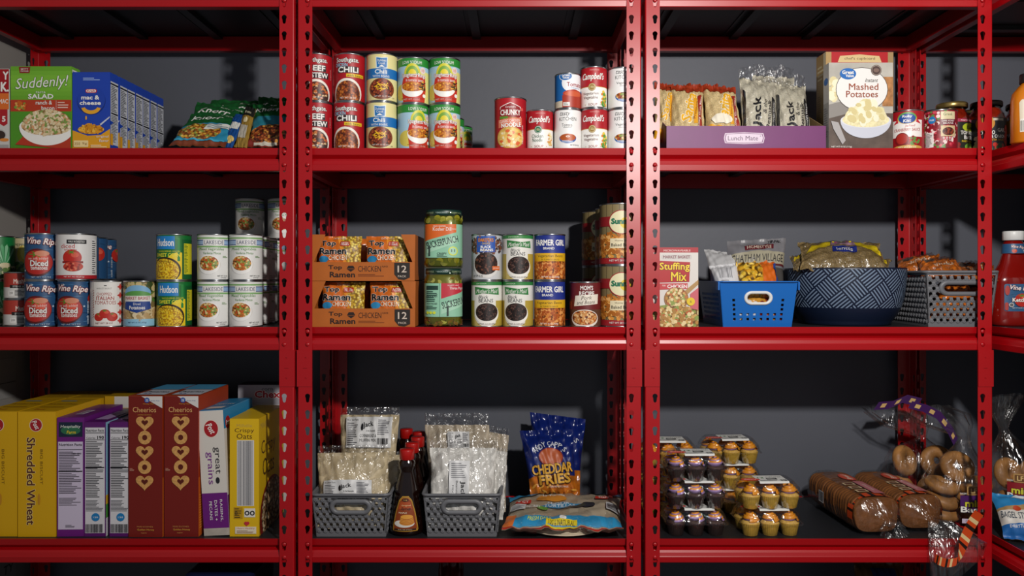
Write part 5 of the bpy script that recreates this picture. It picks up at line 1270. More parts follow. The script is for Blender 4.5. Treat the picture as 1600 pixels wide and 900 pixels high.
for i, (px, z) in enumerate(((487, Z3), (486.5, Z3 + RH + .0006))):
    y = .022; w = .2535
    ramen_tray(['orange cardboard tray of noodle packs at the bottom of the pair', 'orange cardboard tray of noodle packs stacked on top'][i], px, z, y, w, .20, RH, i)
    x0 = wx(px, y)
    for r_ in range(3):
        for c in range(2):
            xa = x0 + .006 + c * .1215 + (0.008 if i == 0 else 0) + (0 if c else .002); xb = xa + .112; y0 = y + .004 + r_ * .06
            zz = z + .004; top = z + RH - .003 - .004 * r_
            c4 = [Vector((xa, y0 + .018, zz)), Vector((xb, y0 + .018, zz)), Vector((xb - .002, y0 + .030, top)), Vector((xa + .001, y0 + .030, top))]
            pouch('noodle_pack', 'orange instant noodle pack, %s, %s in the %s tray' % (['front row', 'middle row', 'rear row'][r_], ['beside the post', 'beside the pickle jars'][c], ['lower', 'upper'][i]), c4, .026, mat('#cf6a1c', rough=.25), a_ramen if r_ == 0 else None, 'instant noodle packs', seed=40 + i * 6 + r_ * 2 + c, wr=.0022, n=20, crimp=.05)
# ------------------------------------------------------------------ baskets and bowl
def wall_fn(p0, p1, n, slope, z0=0):
    """panel from p0 to p1 at the bottom; leans outward by slope along n"""
    p0, p1 = Vector((*p0, 0)), Vector((*p1, 0)); n = Vector((*n, 0)); d = (p1 - p0); L = d.length; d.normalize()
    ux = d
    return lambda u, v, o, k=0.0: p0 + d * u + n * (o + slope * v) + d * ((u / L - .5) * 2 * slope * v) + Vector((0, 0, z0 + v))
GREYP = mat('#6a6b6f', rough=.45)
def weave_basket(name, label, w, d, h, loc, rz, group, slope=.09, handle=True, pitch=.0150):
    root = thing(name, label, 'basket', loc, rz, group)
    wb, db = w - 2 * slope * h, d - 2 * slope * h; a, b = wb / 2, slope * h
    q = MB(); q.box(-a, a, b, b + db, 0, .003, GREYP)
    walls = [((-a, b), (a, b), (0, -1), wb, True), ((a, b), (a, b + db), (1, 0), db, False), ((a, b + db), (-a, b + db), (0, 1), wb, True), ((-a, b + db), (-a, b), (-1, 0), db, False)]
    hw, hh, hz = .042, .0135, h * .70
    for p0, p1, n, L, han in walls:
        fn = wall_fn(p0, p1, n, slope); t = .0024
        def slab(u0, u1, v0, v1, t0=-.0024, t1=0.):
            vs = [fn(u, v, o) for o in (t0, t1) for v in (v0, v1) for u in (u0, u1)]
            q.add(vs, [(0, 1, 3, 2), (4, 6, 7, 5), (0, 4, 5, 1), (2, 3, 7, 6), (0, 2, 6, 4), (1, 5, 7, 3)], GREYP)
        slab(0, L, 0, .0095, -.0024, .0006); slab(0, L, h - .009, h); slab(0, .0045, 0, h); slab(L - .0045, L, 0, h)
        rx, ry = pitch, pitch * .866
        j = 0; v = .013
        while v < h - .010:
            u = .008 + (rx / 2 if j % 2 else 0)
            while u < L - .006:
                inh = han and handle and abs(u - L / 2) < hw + .004 and abs(v - hz) < hh + .006
                if not inh:
                    al = pitch * .60; aw = pitch * .235
                    for k in (90, 210, 330):
                        c, s = math.cos(R(k)), math.sin(R(k))
                        vs = []
                        for o0 in (-.0024, 1):
                            for e, q_ in ((-.1, -1), (-.1, 1), (1, 1), (1, -1)):
                                uu = u + c * al * e - s * aw * q_; vv = v + s * al * e + c * aw * q_
                                uu = min(max(uu, 0), L); vv = min(max(vv, .002), h - .002)
                                vs.append(fn(uu, vv, o0 if o0 < 0 else (.0028 if e < 0 else -.0012)))
                        q.add(vs, [(0, 1, 2, 3), (4, 7, 6, 5), (0, 4, 5, 1), (1, 5, 6, 2), (2, 6, 7, 3), (3, 7, 4, 0)], GREYP)
                u += rx
            v += ry; j += 1
    q.build('body', root, fix=True)
    # rolled rim
    q = MB(); aw, bw = w / 2, d
    pts = []
    for cx, cy, a0 in ((aw - .012, .012, -90), (aw - .012, bw - .012, 0), (-aw + .012, bw - .012, 90), (-aw + .012, .012, 180)):
        pts += [(cx + .014 * math.cos(R(a0 + i * 22.5)), cy + .014 * math.sin(R(a0 + i * 22.5)), h - .001) for i in range(5)]
    q.tube(pts, .0036, GREYP, 8, closed=True); q.build('rim', root)
    if handle:
        for p0, p1, n, L, han in walls:
            if not han: continue
            fn = wall_fn(p0, p1, n, slope); q = MB()
            def stad(k, m=18):
                o = []
                for i in range(m): 
                    t = R(-90 + 180 * i / (m - 1)); o.append((L / 2 + hw - hh + (hh + k) * math.cos(t), hz + (hh + k) * math.sin(t)))
                for i in range(m):
                    t = R(90 + 180 * i / (m - 1)); o.append((L / 2 - hw + hh + (hh + k) * math.cos(t), hz + (hh + k) * math.sin(t)))
                return o
            rings = []
            for k, o in ((-.0045, -.003), (-.0050, .0030), (.0, .0048), (.0055, .0038), (.0060, -.003), (-.0045, -.003)): rings.append([fn(u, v, o) for u, v in stad(k)])
            q.loft(rings, GREYP, True, cap=False); q.build('handle', root)
    return root
g = 'grey woven pattern baskets'
BH = .1065
bk1 = weave_basket('storage_basket', 'grey woven pattern basket of cornbread mix bags beside the post', .1890, .25, BH, (wx(547.5, .022), .022, Z4), 0, g)
dup(bk1, (wx(721.5, .022), .022, Z4), 0, 'grey woven pattern basket of white flour bags beside the crisps')
bk3 = weave_basket('storage_basket', 'grey woven pattern basket of orange snack bags beside the bowl', .172, .25, .137, (wx(1449, .020) + .086, .022, Z3), R(-4), g)
# blue basket
BLU = mat('#0f62b4', rough=.32, coat=.2)
def blue_basket():
    w, d, h, slope = .190, .215, .1135, .10
    root = thing('storage_basket', 'bright blue plastic basket with a white oval handle ring', 'basket', (wx(1185.5, .028), .028, Z3), 0)
    wb, db = w - 2 * slope * h, d - 2 * slope * h; a, b = wb / 2, slope * h
    q = MB(); q.box(-a, a, b, b + db, 0, .003, BLU)
    S = .0062
    def sqh(u, v, s=S): return [(u - s / 2, v - s * .5), (u + s / 2, v - s * .5), (u + s / 2, v + s * .5), (u - s / 2, v + s * .5)]
    hw, hh, hz = .0265, .0115, .0835 - .012
    def stad(L, k, m=14):
        o = []
        for i in range(m): t = R(-90 + 180 * i / (m - 1)); o.append((L / 2 + hw - hh + (hh + k) * math.cos(t), hz + (hh + k) * math.sin(t)))
        for i in range(m): t = R(90 + 180 * i / (m - 1)); o.append((L / 2 - hw + hh + (hh + k) * math.cos(t), hz + (hh + k) * math.sin(t)))
        return o
    walls = [((-a, b), (a, b), (0, -1), wb, True), ((a, b), (a, b + db), (1, 0), db, False), ((a, b + db), (-a, b + db), (0, 1), wb, True), ((-a, b + db), (-a, b), (-1, 0), db, False)]
    for p0, p1, n, L, han in walls:
        fn = wall_fn(p0, p1, n, slope); hs = []
        if han:
            hs.append(stad(L, 0))
            n_ = 8
            for r_, v in enumerate((.0195, .0315)):
                for i in range(n_): hs.append(sqh(L / 2 + (i - (n_ - 1) / 2) * .0178 * .90, v))
            for v in (.0435, .0545, .0665):
                for s in (-1, 1): hs.append(sqh(L / 2 + s * 3.5 * .0178 * .90, v))
        else:
            m = int((L - .03) / .0125)
            for v in (.0195, .0315, .0435, .0555, .0675, .0795):
                for i in range(m): hs.append(sqh(L / 2 + (i - (m - 1) / 2) * .0125, v, .0068))
        vs, fs = plate_geo([(0, 0), (L, 0), (L, h - .002), (0, h - .002)], hs, .0024)
        q.add([fn(u, v, o) for u, v, o in vs], fs, BLU)
    q.build('body', root)
    q = MB()
    aw = w / 2
    for r0, z0, z1 in ((.0035, h - .022, h), ):
        prof = [(-.001, h - .003), (.006, h - .003), (.006, h), (-.001, h)]
        rings = []
        for (cx, cy, a0) in ((aw - .01, .01, -90), (aw - .01, d - .01, 0), (-aw + .01, d - .01, 90), (-aw + .01, .01, 180)):
            for i in range(6):
                t = R(a0 + i * 18); rings.append([(cx + (.0105 + k) * math.cos(t), cy + (.0105 + k) * math.sin(t), z) for k, z in prof])
        rings.append(rings[0]); q.loft(rings, BLU, False, cap=False)
        for s in (-1, 1):
            q.box(s * (aw + .0035) - .002, s * (aw + .0035) + .002, -.002, .018, h - .022, h - .002, BLU)
    q.build('rim', root)
    fn = wall_fn(*[walls[0][i] for i in (0, 1, 2)], slope); q = MB(); rings = []
    for k, o in ((-.001, -.004), (-.0015, .003), (.002, .0050), (.0055, .0035), (.006, -.001), (-.001, -.004)): rings.append([fn(u, v, o) for u, v in stad(walls[0][3], k)])
    q.loft(rings, mat('#dcdcda', rough=.35), True, cap=False); tag(q.build('handle_ring', root), 'white oval handle ring')
    return root
blue_basket()
# patterned bowl
root = thing('serving_bowl', 'navy bowl with a white stripe weave pattern between the baskets', 'bowl', (wx(1319, .172), .172, Z3))
NAVY = mat('#101a30', rough=.4); PALE = mat('#71839a', rough=.5)
prof_o = [(.108, 0), (.112, .002), (.113, .008), (.118, .014), (.128, .030), (.1355, .046), (.1415, .068), (.1455, .095), (.148, .122), (.149, .142)]
q = MB(); q.lathe([(0, .004)] + [(.104, .004)] + prof_o + [(.1495, .1455), (.1475, .147), (.1455, .1455), (.144, .12), (.138, .068), (.124, .032), (.10, .02), (0, .018)], NAVY, 96, cap=False); q.build('body', root)
def brad(z):
    for (r0, z0), (r1, z1) in zip(prof_o, prof_o[1:]):
        if z0 <= z <= z1: return r0 + (r1 - r0) * (z - z0) / (z1 - z0)
    return .149
a = Art(); st = 7.6; NB = 6; BB_ = st * NB
LU = PI * 143
c_, s_ = math.cos(R(40)), math.sin(R(40))
vs = []; fs = []
for m in range(-14, 15):
    for n_ in range(-14, 15):
        for i in range(NB):
            o = (i + .5) * st
            x0, x1, y0, y1 = (m * BB_ + st * .25, (m + 1) * BB_ - st * .25, n_ * BB_ + o - st * .215, n_ * BB_ + o + st * .215)
            if (m + n_) % 2: x0, x1, y0, y1 = m * BB_ + o - st * .215, m * BB_ + o + st * .215, n_ * BB_ + st * .25, (n_ + 1) * BB_ - st * .25
            pts = [(x * c_ - y * s_, (x * s_ + y * c_) * 1.0 + 40) for x, y in ((x0, y0), (x1, y0), (x1, y1), (x0, y1))]
            if all(abs(p[0]) > LU for p in pts) or all(p[1] < 0 for p in pts) or all(p[1] > 97 for p in pts): continue
            k = len(vs); vs += pts; fs.append((k, k + 1, k + 2, k + 3))
a._a(vs, fs, PALE)
# clip to the band
q = MB(); a.into(q, lambda u, v, o: ((brad(.046 + v * .001) + .0004 + o * .02) * math.sin(u * .001 / .143), -(brad(.046 + v * .001) + .0004 + o * .02) * math.cos(u * .001 / .143), .046 + v * .001), du=7, dv=22, clip=(-LU, LU, 0, 97), smooth=True)
q.build('stripe_pattern', root, fix=False)
# lentil bags in the bowl
LENT = mat('#8a744a', rough=.5, noise=.5, nscale=330, bump=.5, bscale=330)
def a_lent(a, W, H):
    a.poly([(W * .04, H * .45), (W * .34, H * .62), (W * .36, H * .86), (W * .14, H * .78)], '#e0c41e').poly([(W * .62, H * .86), (W * .66, H * .64), (W * .97, H * .40), (W * .95, H * .72)], '#e0c41e').ell(W * .40, H * .84, W * .07, H * .10, '#2a7a3a')
    a.poly([(W * .34, H * .62), (W * .66, H * .62), (W * .62, H * .86), (W * .38, H * .86)], mat('#9a7a8a', noise=.5, nscale=120)).rrect(W * .36, W * .66, H * .40, H * .58, 3, '#1c2f86').text('lentils', W * .51, H * .49, W * .2, H * .10, W_, .01).dots(W * .5, H * .8, W * .14, H * .12, ['#a83a6a', '#3a8a4a', '#e0c41e'], 18, 2, 4)
g = 'bags of lentils in the bowl'
def lent(label, c, seed, th=.045):
    root = pouch('lentil_bag', label, c, th, LENT, a_lent, g, seed, wr=.003, part='pouch')
    clear_over(root, c, th + .006, seed, wr=.003)
lent('lentil bag with blue label heaped on top of the bowl', quad((1250, 422, .075), (1390, 422, .09), (1374, 380, .20), (1246, 380, .20)), 61)
lent('lentil bag with a yellow corner lying by the bowl rim near the blue basket', quad((1240, 424, .12), (1292, 422, .07), (1282, 400, .20), (1234, 402, .20)), 62, .03)
lent('lentil bag under the blue labelled one along the front rim', quad((1278, 422, .090), (1390, 422, .105), (1394, 406, .20), (1268, 408, .20)), 63, .025)
# orange snack bags in the grey basket
ORB = mat('#b5601c', rough=.25, noise=.35, nscale=40)
def a_snack(a, W, H): a.rect(0, W, H * .3, H * .7, mat('#d8742a', rough=.25, noise=.3, nscale=50)).text('snacks', W * .55, H * .46, W * .5, H * .2, '#f0dcc0', .03).ell(W * .25, H * .7, W * .14, H * .14, mat('#6a5a50', noise=.4))
for i, c in enumerate((quad((1440, 436, .06), (1512, 432, .05), (1492, 406, .17), (1432, 408, .17)), quad((1400, 430, .16), (1470, 426, .12), (1468, 398, .22), (1402, 408, .24)), quad((1490, 440, .07), (1560, 440, .06), (1552, 416, .20), (1484, 412, .20)))):
    r_ = pouch('snack_bag', ['orange snack bag drooping over the front rim of the grey basket', 'crumpled clear and orange snack bag at the rear of the grey basket', 'orange snack bag in the grey basket corner against the post'][i], c, .035, ORB, a_snack, 'orange snack bags', 70 + i, wr=.003)
    clear_over(r_, c, .045, 73 + i, m=WRAP, wr=.0035)
c = [Vector((wx(1452, .05), .05, Z3 + .02)), Vector((wx(1548, .05), .05, Z3 + .02)), Vector((wx(1548, .16), .12, Z3 + .105)), Vector((wx(1456, .16), .12, Z3 + .105))]
pouch('snack_bag', 'orange snack bag seen through the handle hole of the grey basket', c, .04, ORB, None, 'orange snack bags', 78, wr=.006)
# bags in the blue basket
FILMW = mat('#b9b9ba', rough=.35, noise=.06, nscale=20)
def a_wht(a, W, H): a.bars(W * .3, W * .8, H * .55, H * .85, '#8a8a8e', n=12).lines(W * .3, W * .85, H * .30, H * .5, 4, '#a0a0a4').text('J', W * .8, H * .22, W * .08, H * .12, K_, .05)
BB = .028
pouch('food_bag', 'white labelled bag at the front of the blue basket', quad((1124, 475, BB + .06), (1164, 475, BB + .03), (1152, 411, .13), (1108, 416, .15)), .05, mat('#d4d4d6', rough=.4, noise=.05), a_wht, 'bags in the blue basket', 81, wr=.001)
r_ = pouch('food_bag', 'translucent grey bag slumped at the rear corner of the blue basket', quad((1112, 445, .14), (1155, 445, .13), (1158, 398, .2), (1100, 389, .215)), .03, FILMW, None, 'bags in the blue basket', 82, wr=.0018)
PASTA = food(['#e0b83a', '#d9a42a', '#eccb60', '#c98a1c'], 70, '#5a3c08')
def a_pasta(a, W, H): a.poly([(W * .56, 0), (W, 0), (W, H), (W * .6, H)], '#cf641a').poly([(0, 0), (W * .5, 0), (W * .62, H), (0, H)], PASTA).dots(W * .35, H * .6, W * .22, H * .25, ['#e8b832', '#f0cc58', '#d09a1e'], 20, 4, 8, sq=.5).rrect(W * .4, W * .76, H * .12, H * .30, 3, '#1c3f86').text('Pasta', W * .58, H * .21, W * .28, H * .11, W_, .02).poly([(W * .9, 0), (W, 0), (W, H * .9), (W * .93, H * .9)], '#1c3f86').lines(W * .05, W * .3, H * .1, H * .35, 5, '#e8e2d4')
pouch('pasta_bag', 'orange and yellow pasta bag in the blue basket', quad((1156, 470, BB + .02), (1222, 470, BB + .035), (1210, 409, .14), (1149, 411, .13)), .04, mat('#c9861c', rough=.3), a_pasta, None, 83, wr=.003)
pouch('pasta_bag', 'pasta bag low in the blue basket behind its holes', quad((1143, 505, .052), (1229, 505, .052), (1232, 462, .06), (1140, 462, .06)), .03, mat('#c08a34', rough=.3), lambda a, W, H: a.dots(W * .7, H * .5, W * .25, H * .4, ['#7a1c14', '#8a2a1c'], 30, 4, 8).dots(W * .25, H * .5, W * .2, H * .4, ['#d8d8d8', '#c8c8cc'], 30, 5, 9), None, 84, wr=.003)
def a_chat(a, W, H):
    a.rect(0, W, 0, H * .52, '#4a4744').poly([(0, H * .56), (W, H * .58), (W, H * .76), (W * .5, H * .79), (0, H * .75)], '#a09a84').poly([(0, H * .53), (W, H * .55), (W, H * .58), (0, H * .56)], '#5a1a20')
    a.text('CHATHAM VILLAGE', W * .50, H * .67, W * .92, H * .12, '#26242a', .0, sh=.05).poly([(W * .28, H * .80), (W * .78, H * .82), (W * .78, H * .90), (W * .28, H * .88)], '#5a1a22').text('HOMESTYLE', W * .53, H * .85, W * .42, H * .055, '#d9cbb8', .0).text('ZIP-PAK', W * .80, H * .95, W * .22, H * .045, '#1c1c20', .04)
pouch('crouton_bag', 'grey zip pouch with maroon band standing behind the pasta bag', quad((1132, 475, .15), (1226, 478, .14), (1228, 372, .20), (1136, 377, .21)), .05, mat('#77767a', rough=.35, noise=.05), a_chat, None, 85, wr=.002)
# flour and cornbread bags
FLC = mat('#cbb995', rough=.55, noise=.12, nscale=26, bump=.7, bscale=28); FLW = mat('#dcd9d2', rough=.55, noise=.05, nscale=26, bump=.8, bscale=24)
def a_lab(words):
    def f(a, W, H):
        a.rect(0, W, 0, H, '#cfcfce').lines(W * .03, W * .28, H * .06, H * .82, 12, '#55555a').text('Nutrition Facts', W * .15, H * .90, W * .24, H * .07, K_, .03).ell(W * .36, H * .66, W * .03, H * .12, K_).text('Jack', W * .49, H * .73, W * .22, H * .22, K_, .04, rot=10).text('& the Beanstalk', W * .55, H * .54, W * .2, H * .06, K_)
        for i, t in enumerate(words): a.text(t, W * .50, H * (.38 - .15 * i), W * .36, H * .10, K_, .0)
        a.lines(W * .70, W * .96, H * .4, H * .92, 9, '#66666c').bars(W * .70, W * .95, H * .1, H * .3, K_)
    return f
def flour(label, c, th, seed, m, area, words, group, la=None, film_up=.10, rotl=False):
    root = thing('baking_mix_bag', label, 'bag', (sum((Vector(p) for p in c), Vector()) / 4).xy.to_3d() + Vector((0, 0, min(p.z for p in c))), 0, group)
    BL, BR, TR, TL = c; up = (TL - BL) * film_up
    pouch('', '', [BL, BR, TR, TL], th, m, None, None, seed, root=root, part='powder', wr=.004)
    c2 = [BL, BR, TR + up, TL + up]
    clear_over(root, c2, th + .008, seed, wr=.004, crimp=.04)
    if area: sticker(root, c2, th + .009, seed, area, a_lab(words) if not rotl else (lambda a, W, H: a.rect(0, W, 0, H, '#d8d8d8').lines(W * .1, W * .9, H * .55, H * .95, 8, '#77777c').text('Jack', W * .68, H * .28, H * .4, W * .28, K_, .05, rot=-90).text('Beanstalk', W * .40, H * .28, H * .42, W * .1, K_, .01, rot=-90).text('MIX', W * .2, H * .28, H * .2, W * .08, K_, .0, rot=-90)), wr=.004, crimp=.04, pw=2.2, off=.0018)
    return root
g = 'cornbread mix bags'
flour('cornbread mix bag with its label low at the front of the basket', quad((494, 826, .040), (604, 826, .040), (606, 706, .105), (496, 708, .105)), .05, 91, FLC, (.10, .82, .27, .56), ('CORNBREAD &', 'MUFFIN MIX'), g)
flour('cornbread mix bag with its label high, standing at the rear of the basket', quad((526, 800, .17), (618, 800, .17), (624, 648, .24), (532, 648, .24)), .05, 92, FLC, (.12, .92, .60, .90), ('CORNBREAD &', 'MUFFIN MIX'), g, film_up=.08)
flour('pale mix bag wedged between the two cornbread mix bags', quad((530, 806, .11), (624, 806, .11), (628, 710, .165), (534, 712, .165)), .035, 93, FLC, None, (), g, film_up=.06)
g = 'white flour bags'
flour('white flour bag with a turned label at the front of its basket', quad((669, 826, .040), (772, 826, .040), (776, 700, .105), (672, 700, .105)), .05, 94, FLW, (.30, .62, .30, .75), (), g, rotl=True)
flour('flour bag at the rear of its basket under a clear flap', quad((668, 800, .17), (772, 800, .17), (764, 664, .24), (664, 664, .24)), .05, 95, mat('#b8aa94', rough=.55, noise=.1, nscale=26, bump=.7, bscale=28), (.35, .70, .62, .80), ('MIX',), g, film_up=.14)
flour('white flour bag standing edgewise behind the front one', quad((760, 812, .075), (786, 812, .10), (792, 706, .15), (772, 704, .13)), .03, 96, FLW, None, (), g, film_up=.05)
flour('flour bag slumped at the rear corner toward the crisps', quad((738, 800, .20), (790, 800, .20), (795, 680, .26), (750, 672, .26)), .04, 97, mat('#c0b29c', rough=.55, noise=.1, nscale=26, bump=.7, bscale=28), None, (), g, film_up=.08)
# crisps
def a_fries(a, W, H):
    a.rect(0, W, 0, H * .36, mat('#b5641a', rough=.22, noise=.4, nscale=45)).poly([(0, H * .30), (W * .2, H * .36), (W, H * .34), (W, H * .6), (0, H * .6)], '#12246a').dots(W * .5, H * .14, W * .45, H * .14, ['#d08a2a', '#b5601a', '#e0a040'], 50, 4, 10, sq=.3)
    for i, t in enumerate("ANDY"): a.text(t, W * (.21 + .065 * i), H * (.70 + .027 * i), W * .07, H * .075, '#c9ccd6', .03, rot=42 - i * 10)
    for i, t in enumerate("CAPP'S"): a.text(t, W * (.51 + .072 * (i if i < 4 else 3.55 if i == 4 else 4.2)), H * (.795 - .0036 * i * i + (.026 if i == 4 else 0)), W * (.065 if t != "'" else .015), H * (.065 if i != 4 else .02), '#c9ccd6', .02, rot=4 - i * 9)
    a.ell(W * .52, H * .60, W * .25, H * .135, '#8a1c14').ell(W * .52, H * .605, W * .23, H * .12, '#b5562a')
    a.text('CHEDDAR', W * .52, H * .44, W * .86, H * .14, '#dca63a', .06, sh=.05, rot=5, ol=('#3a1206', .05)).text('FRIES', W * .55, H * .295, W * .68, H * .14, '#dca63a', .06, sh=.05, rot=5, ol=('#3a1206', .05)).text('CORN AND POTATO SNACKS', W * .62, H * .19, W * .4, H * .025, W_, .02)
g = 'blue cheddar fries bags'
BLB = mat('#0f2064', rough=.22, noise=.15, nscale=25)
pouch('crisp_bag', 'blue and orange cheddar fries bag in front of its twin', quad((830, 782, .215), (903, 782, .215), (895, 671, .27), (812, 673, .27)), .05, BLB, a_fries, g, 101, wr=.004, crimp=.09)
pouch('crisp_bag', 'blue cheddar fries bag behind, its crumpled top sticking up', quad((840, 782, .27), (905, 782, .27), (915, 655, .33), (828, 644, .33)), .045, BLB, lambda a, W, H: a.rect(0, W, 0, H * .36, mat('#b5641a', rough=.22, noise=.4, nscale=45)).text('S', W * .86, H * .72, W * .07, H * .06, '#c9ccd6', .02, rot=-40), g, 102, wr=.005, crimp=.10)
# tortillas
def a_tort(a, W, H):
    a.rect(0, W, H * .035, H * .18, '#2a8ab8').text('FRESH DAILY', W * .3, H * .13, W * .2, H * .06, '#d8dc3a', .02).ell(W * .5, H * .13, W * .03, H * .04, W_).rect(0, W, 0, H * .03, '#b83020').rrect(0, W * .09, H * .03, H * .24, 3, '#c9682a').rect(W * .36, W * .62, H * .02, H * .10, '#d9c21e').text('100% NATURAL', W * .49, H * .06, W * .22, H * .05, '#3a3410', .02)
    a.poly([(0, H), (0, H * .80), (W * .20, H * .80), (W * .30, H * .88), (W * .42, H * .90), (W * .42, H)], '#2a8ab8').poly([(W * .70, H), (W * .78, H * .88), (W, H * .94), (W, H)], '#2a8ab8').poly([(0, H * .78), (W * .20, H * .78), (W * .30, H * .86), (W * .42, H * .88), (W * .42, H * .90), (W * .30, H * .88), (W * .20, H * .80), (0, H * .80)], K_).poly([(W * .70, H), (W * .78, H * .88), (W, H * .94), (W, H * .92), (W * .78, H * .855), (W * .68, H)], K_)
    a.ell(W * .38, H * .68, W * .14, H * .09, '#c9822a').text('La Tortilla', W * .40, H * .76, W * .2, H * .06, W_, .02).poly([(W * .28, H * .44), (W * .48, H * .56), (W * .66, H * .48), (W * .46, H * .36)], '#2a8ab8').text('FLOUR', W * .45, H * .52, W * .2, H * .06, '#d8e4ec', .02).text('TORTILLAS', W * .46, H * .45, W * .28, H * .08, '#d8e4ec', .03)
    a.ell(W * .72, H * .44, W * .06, H * .08, '#2a2a30').poly([(W * .50, H * .34), (W * .70, H * .40), (W * .68, H * .47), (W * .52, H * .37)], '#3a3a30').ell(W * .31, H * .36, W * .05, H * .05, '#5a9a3a').rrect(W * .06, W * .20, H * .48, H * .58, 3, '#b83020').text('8 CT', W * .13, H * .53, W * .1, H * .05, W_, .02).poly([(W * .78, H * .62), (W * .94, H * .66), (W * .94, H * .74), (W * .78, H * .70)], '#b83020').text('SOFT', W * .86, H * .68, W * .1, H * .04, W_, .02).rect(W * .02, W * .16, H * .3, H * .46, '#c8c8c6').lines(W * .03, W * .15, H * .31, H * .45, 8, '#77777c').text('PASTRIES', W * .22, H * .36, W * .14, H * .06, '#e0e0dc', .02)
    a.rect(W * .88, W * 1, H * .30, H * .50, '#b0b0b2').bars(W * .89, W * .99, H * .32, H * .48, K_, vert=False)
tc = [P(784, 842, .012), P(974, 846, -.004), P(966, 772, .235), P(800, 780, .235)]
tc = [Vector((wx(784, .02), -.004, Z4 + .030)), Vector((wx(972, .02), -.006, Z4 + .028)), Vector((wx(972, .23), .235, Z4 + .040)), Vector((wx(795, .23), .235, Z4 + .036))]
root = pouch('tortilla_pack', 'clear and blue pack of flour tortillas lying flat under the crisps', tc, .040, mat('#a89a84', rough=.35, noise=.12, nscale=30), a_tort, None, 105, wr=.003, pw=5, crimp=.03)
clear_over(root, tc, .046, 106, m=film(rough=.12, amt=.04, bump=.8, bscale=50, edge=.3), wr=.004, pw=4, crimp=.02)
for i in range(5):
    rr = thing('flour_tortilla', 'floury tortilla, %s of the stack in the clear pack' % ['lowest', 'second from the bottom', 'middle', 'second from the top', 'topmost'][i], 'tortilla', (wx(880, .12), .118, Z4 + .0075 + i * .0035), 0, 'flour tortillas in the pack')
    q = MB(); q.lathe([(0, 0), (.108, 0), (.1085, .0015), (.108, .003), (0, .003)], mat('#d9cbae', rough=.7, noise=.15, nscale=40), 40, cap=False); q.build('disc', rr)
# ------------------------------------------------------------------ cupcakes in clear clamshell packs
def cupcake(kind):
    root = thing('cupcake', 'cupcake', 'cupcake')
    CK = mat('#2a1712' if kind == 0 else '#c9a23c', rough=.6, noise=.12, nscale=80)
    q = MB(); q.lathe([(0, .0005), (.0165, 0), (.0225, .029), (.0228, .030), (.0215, .0302)], CK, 60, cap=False, rfn=lambda a, h: 1 + (.022 if int(a * 60 / (2 * PI) + .5) % 2 else -.022), smooth=False); q.build('paper_cup', root)
    q = MB(); q.lathe([(.0218, .029), (.0218, .031), (.018, .035), (0, .037)], mat('#3a2016' if kind == 0 else '#d0a850', rough=.7, noise=.2, nscale=150), 32, cap=False); q.build('cake', root)
    OR = mat('#e08e0e', rough=.4); PU = mat('#9a7cae' if kind == 0 else '#dc9216', rough=.4); PD = mat('#8a6c9e', rough=.4)
    q = MB(); N = 84; n = 14; rings = []
    for i in range(N + 1):
        f = i / N; t = f * 3.1 * 2 * PI; rad = .0138 * (1 - f) ** .8; z = .0365 + .0215 * f; tr = .0072 * (1 - f) ** .55 + .0008
        c = Vector((rad * math.sin(t), -rad * math.cos(t), z)); rr = Vector((math.sin(t), -math.cos(t), 0)); up = Vector((0, 0, 1))
        rings.append([c + (rr * math.cos(2 * PI * k / n) + up * math.sin(2 * PI * k / n)) * tr * (1 + .20 * math.cos(6 * 2 * PI * k / n)) for k in range(n)])
    vs = [p for r_ in rings for p in r_]
    by = {0: [], 1: []}
    for j in range(N):
        t = j / N * 3.1 * 2 * PI
        for k in range(n):
            a_ = j * n + k; b_ = j * n + (k + 1) % n
            side = math.sin(2 * PI * (k + .5) / n + (-.38 if kind == 0 else .3))
            by[0 if side > (0 if kind == 0 else -.1) else 1].append((a_, b_, b_ + n, a_ + n))
    q.add(vs, by[0], OR, True); q.add(vs, by[1], PU if kind == 0 else PD, True)
    q.build('frosting', root)
    return root
PLAS = film(rough=.06, amt=.05, bump=.25, bscale=60, edge=.62)
PWD, PDP, PHT = .152, .104, .071
def rring(w, d, r, z, n=6):
    o = []
    for cx, cy, a in ((w / 2 - r, -d / 2 + r, -90), (w / 2 - r, d / 2 - r, 0), (-w / 2 + r, d / 2 - r, 90), (-w / 2 + r, -d / 2 + r, 180)):
        for i in range(n): t = R(a + 90 * i / (n - 1)); o.append((cx + r * math.cos(t), cy + r * math.sin(t), z))
    return o
